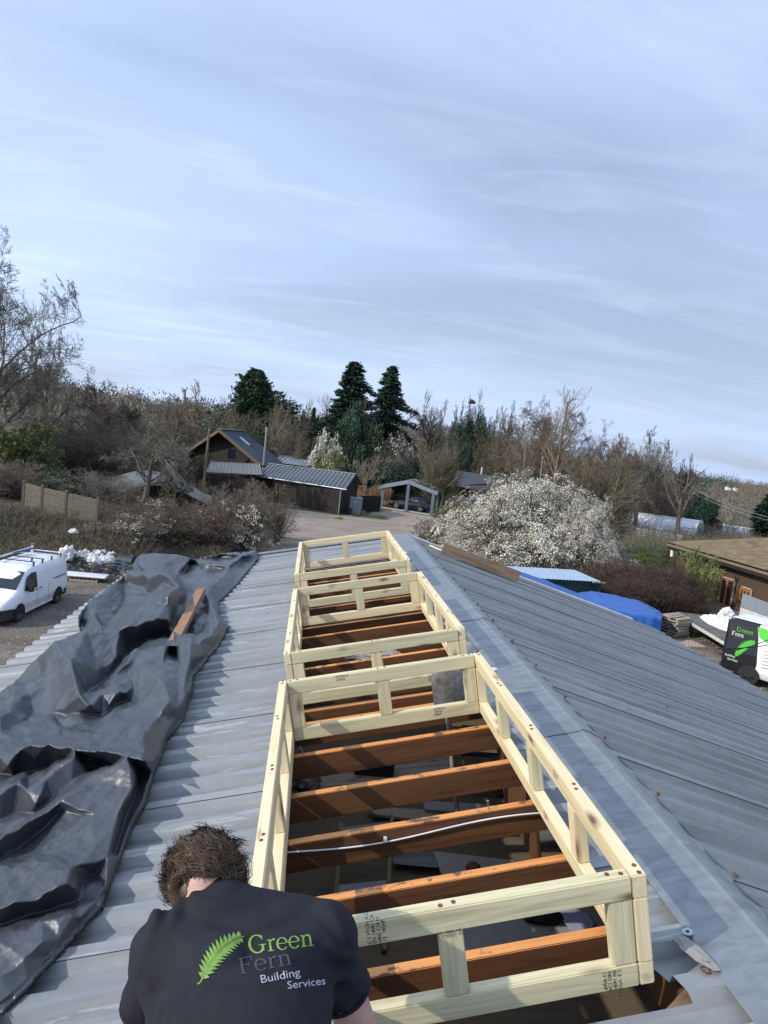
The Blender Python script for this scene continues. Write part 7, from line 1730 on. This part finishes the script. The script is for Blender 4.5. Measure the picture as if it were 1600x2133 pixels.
TL = [
 ('oak', 8, 535, 60, 350, ('bark_dark', 'bark_grey'), 'largest bare oak, filling the left edge of the picture', 'tree'),
 ('oak2', 112, 695, 74, 150, ('bark_dark', 'bark_grey'), 'smaller bare tree standing right behind the largest left oak', 'tree'),
 ('oak2', 215, 800, 92, 170, BD, 'low dark bare tree right of the left edge oaks', 'tree'),
 ('budding', 62, 880, 50, 150, ('bark_brown', 'bark_olive', 'leaf_olive'), 'olive green budding bush at the left edge above the fence', 'bush'),
 ('laurel', 132, 985, 43, 120, ('bark_dark', 'bark_dark', 'leaf_dark'), 'dark evergreen bush directly behind the wooden fence', 'bush'),
 ('shrub2', 20, 960, 44, 170, BR, 'reddish bare bush left of the wooden fence', 'bush'),
 ('shrub', 180, 880, 55, 220, BD, 'dark bare thicket behind the fence and left of the pale topped tree', 'bush'),
 ('vase', 358, 792, 66, 200, BP_, 'pale topped bare tree above the curved roof shed', 'tree'),
 ('oak2', 315, 872, 46, 210, BG, 'grey spreading bare tree in front of the curved roof shed', 'tree'),
 ('apple', 372, 925, 46, 110, BO, 'olive tangled small tree left of the black house gable', 'tree'),
 ('shrub2', 215, 985, 43, 190, BG, 'grey tangled bush between the fence and the curved roof shed', 'bush'),
 ('shrub', 510, 1005, 44, 200, BB, 'brown bare thicket in front of the long shed', 'bush'),
 ('shrub2', 420, 1040, 41, 190, BR, 'reddish brown bush below the black house lean-to', 'bush'),
 ('shrub2', 330, 1052, 40, 220, BO, 'olive brown brush covering the bank below the curved shed', 'bush'),
 ('half_blossom', 495, 1045, 41.5, 160, ('bark_dark', 'bark_brown', 'blossom'), 'thicket with scattered white blossom left of the track', 'bush'),
 ('half_blossom', 300, 1072, 37.5, 150, ('bark_dark', 'bark_brown', 'blossom'), 'low bush with scattered white blossom on the bank behind the tarp', 'bush'),
 ('half_blossom', 225, 1090, 36.2, 100, ('bark_dark', 'bark_brown', 'blossom'), 'small blossoming sapling between the fence and the rubbish pile', 'bush'),
 ('half_blossom', 310, 1035, 42, 110, ('bark_dark', 'bark_brown', 'blossom'), 'bush with a little white blossom under the curved roof edge', 'bush'),
 ('shrub', 580, 1035, 47, 90, BB, 'right end of the brown thicket, arching over the track', 'bush'),
 ('cypress', 537, 773, 108, 165, ('bark_dark', 'bark_dark', 'needle2'), 'big dark green conifer behind the black house', 'conifer'),
 ('vase', 566, 818, 96, 130, BO, 'olive bare tree in front of the big conifer behind the house', 'tree'),
 ('shrub', 505, 850, 93, 120, BO, 'olive brush just above the black house roof', 'bush'),
 ('shrub', 610, 880, 94, 110, BO, 'olive scrub right of the stove flue', 'bush'),
 ('vase', 640, 835, 112, 90, BG, 'grey bare tree between the house conifer and the firs', 'tree'),
 ('spruce', 655, 852, 96, 26, ('bark_dark', 'bark_dark', 'needle'), 'narrow dark spruce right of the black house', 'conifer'),
 ('pale', 684, 820, 112, 66, BP_, 'pale slender bare tree left of the tall firs', 'tree'),
 ('fir', 740, 757, 110, 158, ('bark_dark', 'bark_dark', 'needle'), 'left one of the two tall dark firs', 'conifer'),
 ('fir_thin', 820, 765, 116, 130, ('bark_dark', 'bark_dark', 'needle'), 'right, thinner one of the two tall dark firs', 'conifer'),
 ('yew', 752, 852, 98, 110, ('bark_dark', 'bark_dark', 'needle2'), 'dark rounded yew below the left tall fir', 'conifer'),
 ('vase', 765, 830, 100, 70, BB, 'thin brown bare tree in front of the tall firs', 'tree'),
 ('blossom2', 690, 906, 88, 86, ('bark_brown', 'bark_brown', 'blossom'), 'small white blossom tree behind the long shed', 'blossom tree'),
 ('budding', 690, 940, 86.5, 80, ('bark_brown', 'bark_olive', 'leaf_spring'), 'spring green bush under the small blossom tree', 'bush'),
 ('apple', 768, 946, 82, 100, BP_, 'pale tangled bare bush left of the carport', 'bush'),
 ('half_blossom', 822, 905, 96, 110, ('bark_dark', 'bark_grey', 'blossom'), 'dark tree with sparse white blossom above the carport', 'tree'),
 ('laurel', 810, 965, 93, 150, ('bark_dark', 'bark_dark', 'needle'), 'dark evergreen hedge mass behind the carport', 'hedge'),
 ('laurel', 880, 958, 97, 90, ('bark_dark', 'bark_dark', 'leaf_dark'), 'dark ivy covered scrub right behind the carport', 'bush'),
 ('vase', 928, 821, 116, 136, BG, 'rounded grey bare tree right of the firs', 'tree'),
 ('vase', 984, 815, 118, 70, BD, 'bare tree holding a dark nest', 'tree'),
 ('vase', 1040, 836, 124, 100, BG, 'grey bare tree right of the nest tree', 'tree'),
 ('ivy', 968, 872, 104, 72, ('bark_dark', 'bark_dark', 'needle'), 'drooping dark evergreen left of the bungalow', 'conifer'),
 ('ivy', 1010, 866, 112, 50, ('bark_dark', 'bark_dark', 'leaf_dark'), 'ivy clad tree right behind the drooping evergreen', 'tree'),
 ('upright', 925, 915, 84, 92, BO, 'olive twiggy bush at the right of the carport', 'bush'),
 ('apple', 930, 960, 83, 100, BO, 'small gnarled tree beside the bungalow veranda', 'tree'),
 ('shrub', 1035, 905, 101, 110, BO, 'olive scrub behind the bungalow roof', 'bush'),
 ('oak2', 1060, 868, 104, 140, BB, 'brown bare tree behind the bungalow', 'tree'),
 ('oak', 1165, 840, 90, 210, BB, 'broad brown bare tree above the white blossom bush', 'tree'),
 ('pale', 1182, 804, 80, 110, BP_, 'tall pale slender tree rising above the white blossom bush', 'tree'),
 ('pale', 1105, 880, 82, 80, BP_, 'shorter pale slender tree left of the tall pale one', 'tree'),
 ('laurel', 1110, 985, 88, 120, ('bark_dark', 'bark_dark', 'leaf_dark'), 'dark ivy undergrowth behind the white blossom bush', 'bush'),
 ('oak', 1278, 900, 78, 160, BR, 'reddish bare tree right of the broad brown tree', 'tree'),
 ('upright', 1262, 935, 56, 190, BO, 'tall olive twiggy thicket right of the white blossom bush', 'bush'),
 ('upright', 1292, 985, 62, 110, BG, 'grey twiggy thicket left of the polytunnel', 'bush'),
 ('oak2', 1352, 905, 84, 140, BG, 'leaning grey oak above the polytunnel', 'tree'),
 ('shrub', 1370, 985, 90, 150, BR, 'reddish scrub behind the polytunnel', 'bush'),
 ('dead', 1437, 950, 80, 112, BB, 'bare gnarled tree at the end of the polytunnel', 'tree'),
 ('yew', 1456, 1033, 98, 100, ('bark_dark', 'bark_dark', 'needle'), 'low dark cedar behind the polytunnel end', 'conifer'),
 ('yew', 1400, 1052, 102, 120, ('bark_dark', 'bark_dark', 'needle'), 'dark evergreen mass behind the polytunnel ridge', 'conifer'),
 ('spruce', 1606, 1030, 90, 60, ('bark_dark', 'bark_dark', 'needle'), 'dark conifer cut by the right edge', 'conifer'),
 ('blossom', 1112, 1006, 47.5, 335, ('bark_dark', 'bark_brown', 'blossom'), 'huge white blossom bush behind the barn', 'blossom bush'),
 ('blossom', 1225, 1052, 44.5, 150, ('bark_dark', 'bark_brown', 'blossom'), 'lower right wing of white blossom beside the dark hedge', 'blossom bush'),
 ('half_blossom', 905, 1075, 52, 90, ('bark_dark', 'bark_brown', 'blossom'), 'sparse pale bush left of the huge blossom bush', 'bush'),
 ('budding', 1458, 1150, 39.5, 90, ('bark_pale', 'bark_pale', 'leaf_spring'), 'spring green shrub against the workshop wall', 'bush'),
 ('budding', 1400, 1146, 50, 80, ('bark_brown', 'bark_brown', 'leaf_olive'), 'olive green shrub at the workshop corner', 'bush'),
 ('budding', 1345, 1150, 54, 50, ('bark_brown', 'bark_brown', 'leaf_spring'), 'small green weeds clump in front of the netting fence', 'bush'),
 ('shrub2', 1290, 1165, 38.5, 150, ('bramble', 'bramble'), 'dark brown bramble mass behind the container', 'bush'),
 ('shrub2', 1375, 1172, 37.5, 170, ('bramble', 'bramble'), 'dark brown bramble mass behind the trailer', 'bush'),
 ('shrub2', 1432, 1190, 37.5, 80, ('bramble', 'bramble'), 'dark brown bramble mass next to the orange door', 'bush'),
 ('shrub2', 1330, 1205, 35.5, 150, ('bramble', 'bramble'), 'lowest dark brown bramble mass above the blue tarpaulin', 'bush'),
]
for (k, px, yt, Y, w, mt, lab, cat) in TL: tree(k, px, yt, Y, w, mt, lab, cat)
p = at(983, 838, 117.5); tag(crumple('nest', p, (.55, .55, .45), 'bark_dark', 2, 2, .3), 'dark crow nest in the top of a bare tree on the skyline', 'nest')
# rows of bare trees filling the skyline and the middle distance
rt = random.Random(77)
FORM = {'oak': 'broad', 'oak2': 'spreading', 'vase': 'vase shaped', 'upright': 'twiggy upright', 'pale': 'slender', 'shrub': 'bushy', 'shrub2': 'arching'}
COLN = {'bark_grey': 'grey', 'bark_brown': 'brown', 'bark_dark': 'dark', 'bark_red': 'reddish brown', 'bark_olive': 'olive'}
LMK = [(200, 'above the slatted fence'), (250, 'above the marker post and rubbish pile'), (320, 'above the curved roof shed'), (370, 'behind the pale topped tree'), (430, 'left of the black house ridge'), (500, 'above the black house roof'), (575, 'behind the big conifer'), (625, 'right of the stove flue'), (700, 'left of the two tall firs'), (800, 'behind the two tall firs'), (865, 'right of the thinner tall fir'), (920, 'above the carport right post'), (975, 'near the tree with the nest'), (1030, 'above the bungalow roof'), (1090, 'above the bungalow chimney end'), (1150, 'left of the tall pale slender tree'), (1215, 'right of the tall pale slender tree'), (1290, 'above the right end of the white blossom bush'), (1350, 'above the left end of the polytunnel'), (1500, 'above the middle of the polytunnel')]
def where(x): return next(p_ for lim, p_ in LMK if x < lim)
def autolab(k, m, x, s_): return '%s %s %s %s' % (COLN[m[0]], FORM[k], s_, where(x))
lowY = lambda x: 862 + max(0, x - 300) * .062
for x in range(160, 1420, 26):
    k = rt.choice(['oak2', 'oak', 'vase', 'upright', 'pale']); Y = rt.uniform(122, 150); px = x + rt.uniform(-12, 12)
    mt = rt.choice([BG, BB, BD, BR]); tree(k, px, lowY(px) + 10 + rt.uniform(-26, 14) - (14 if px < 480 else 0), Y, rt.uniform(70, 120), mt, autolab(k, mt, px, 'bare skyline tree'), 'tree', 'bare trees along the skyline')
for x in range(170, 370, 26):
    k = rt.choice(['shrub', 'upright', 'shrub2']); mt = rt.choice([BG, BB, BD, BO]); tree(k, x + rt.uniform(-10, 10), 885 + rt.uniform(-15, 25), rt.uniform(62, 90), rt.uniform(90, 140), mt, autolab(k, mt, x, 'bare bush'), 'bush', 'scrub bushes behind the left bank')
for x in range(640, 1420, 34):
    k = rt.choice(['shrub', 'upright', 'oak2']); mt = rt.choice([BG, BB, BD, BO, BR]); tree(k, x + rt.uniform(-12, 12), lowY(x) + 45 + rt.uniform(-15, 22), rt.uniform(98, 116), rt.uniform(80, 120), mt, autolab(k, mt, x, 'scrub bush'), 'bush', 'scrub bushes in front of the skyline trees')
# dry grass bank left of the carport, brambles on banks and hedges
def brush(name, regions, n, h, mat, label, cat, seed, w=.012, arch=.5):
    r = np.random.RandomState(seed); A = []
    for (x0, x1, y0, y1, wt) in regions:
        k = int(n * wt); X = r.uniform(x0, x1, k); Y = r.uniform(y0, y1, k); Z = gz(X, Y); hh_ = h * (.4 + .8 * r.rand(k)) * (0.6 + .5 * np.sin(X * .9) * np.cos(Y * .8) + .3)
        az = r.rand(k) * 6.283; rr_ = arch * hh_ * r.rand(k); P = np.zeros((k, 5, 3))
        for i in range(5):
            t = i / 4; P[:, i, 0] = X + np.cos(az) * rr_ * t * 1.6; P[:, i, 1] = Y + np.sin(az) * rr_ * t * 1.6; P[:, i, 2] = Z + hh_ * (1.6 * t - .9 * t * t)
        P[:, 1:] += r.randn(k, 4, 3) * .06 * h; A.append((P, np.full((k, 5), w) * np.linspace(1, .4, 5)))
    V, F = prisms(A, 3); return tag(mesh_obj(name, mesh_np(name, V, F), M[mat]), label, cat, kind='stuff')
brush('brambles', [(-20, -5.2, 32.5, 40, .6), (-15, -4.2, 38, 46, .4)], 15000, .85, 'bark_brown', 'tangled brown brambles covering the left bank', 'brambles', 1)
brush('brambles', [(-21, -8, 32.3, 37, 1)], 5000, .45, 'leaf_olive', 'green weeds among the brambles on the left bank', 'weeds', 2)
brush('brambles', [(16.8, 23.3, 36.5, 43, .75), (18, 22, 34.6, 37, .25)], 16000, 1.7, 'bramble', 'dark brown bramble hedge between the container and the workshop', 'brambles', 3, .013)
brush('dry_grass', [(5.5, 9.5, 82, 92, 1)], 3500, 1.9, 'dry_grass', 'orange dry grass clump between the long shed and the carport', 'dry grass', 4, .03, .3)
brush('undergrowth', [(-60, 70, 92, 125, 1)], 16000, 2.6, 'bark_brown', 'brown undergrowth beneath the skyline trees', 'undergrowth', 5, .03)
brush('undergrowth', [(-45, -8, 50, 92, .5), (18, 60, 66, 92, .5)], 14000, 1.7, 'bark_olive', 'olive undergrowth between the buildings and the trees', 'undergrowth', 6, .022)
brush('weeds', [(30, 50, 56, 70, .6), (4.5, 8, 69, 71.5, .1), (15, 22, 76, 88, .3)], 5000, .22, 'leaf_olive', 'green weeds and rough grass in front of the polytunnel', 'weeds', 7, .02)
# far woodland on the hills: uneven crowns in one mass per colour
def wood_mass(name, mat, n, x0, x1, y0, y1, seed, hh_, label, cond=None, per=105):
    r = np.random.RandomState(seed); Y = y0 + (y1 - y0) * r.rand(n) ** .8; a = r.uniform(x0, x1, n); X = a * Y
    if cond is not None: m = cond(X, Y); X, Y = X[m], Y[m]; n = len(X)
    Z = gz(X, Y); H = hh_ * (.6 + .7 * r.rand(n)); W_ = H * (.32 + .2 * r.rand(n))
    d = r.randn(n, per, 3); d /= np.linalg.norm(d, axis=2, keepdims=True); d *= r.rand(n, per, 1) ** .4
    C = np.stack([X, Y, Z + H * .55], -1)[:, None] + d * np.stack([W_, W_, H * .5], -1)[:, None]
    C = C.reshape(-1, 3); s = np.repeat(H, per) * .030 * (.6 + .8 * r.rand(n * per)); ax1 = r.randn(n * per, 3) * np.array([.5, .5, 1.2]); ax1 /= np.linalg.norm(ax1, axis=1, keepdims=True); ax2 = np.cross(ax1, r.randn(n * per, 3)); ax2 /= np.linalg.norm(ax2, axis=1, keepdims=True)
    ax1 = ax1 * (s * 1.8)[:, None]; ax2 = ax2 * (s * .5)[:, None]
    V = np.stack([C - ax1, C - ax2, C + ax1, C + ax2], 1).reshape(-1, 3); F = np.arange(len(V)).reshape(-1, 4)
    return tag(mesh_obj(name, mesh_np(name, V, F), M[mat]), label, 'woodland', kind='stuff')
field = lambda X, Y: ~((X / Y > .395) & (X / Y < .56) & (Y > 400) & (Y < 505))
wood_mass('woodland', 'bark_brown', 1500, -.75, .72, 155, 900, 61, 10, 'brown leafless woodland covering the distant hills', field)
wood_mass('woodland', 'bark_grey', 1100, -.75, .72, 155, 900, 62, 10, 'greyish leafless woodland covering the distant hills', field)
wood_mass('woodland', 'bark_olive', 800, -.75, .72, 155, 900, 63, 9, 'olive leafless woodland covering the distant hills', field)
wood_mass('woodland', 'needle2', 260, .40, .62, 520, 620, 64, 13, 'dark conifer wood on the distant right hill', None, 60)
wood_mass('woodland', 'needle', 120, -.55, .1, 200, 420, 65, 11, 'dark evergreens dotted through the left hillside woodland', None, 60)
# power lines over the valley on the right
for i, (a, b_) in enumerate([((1395, 985, 95), (1620, 1082, 60)), ((1390, 992, 95), (1620, 1088, 60))]):
    a, b_ = at(*a), at(*b_); pts = [a.lerp(b_, t) - Vector((0, 0, 3 * t * (1 - t))) for t in np.linspace(0, 1, 16)]
    tag(MB().tube(pts, .014, 4).build('power_line', M['insul']), '%s power line crossing the valley at the right' % ['upper', 'lower'][i], 'power line')
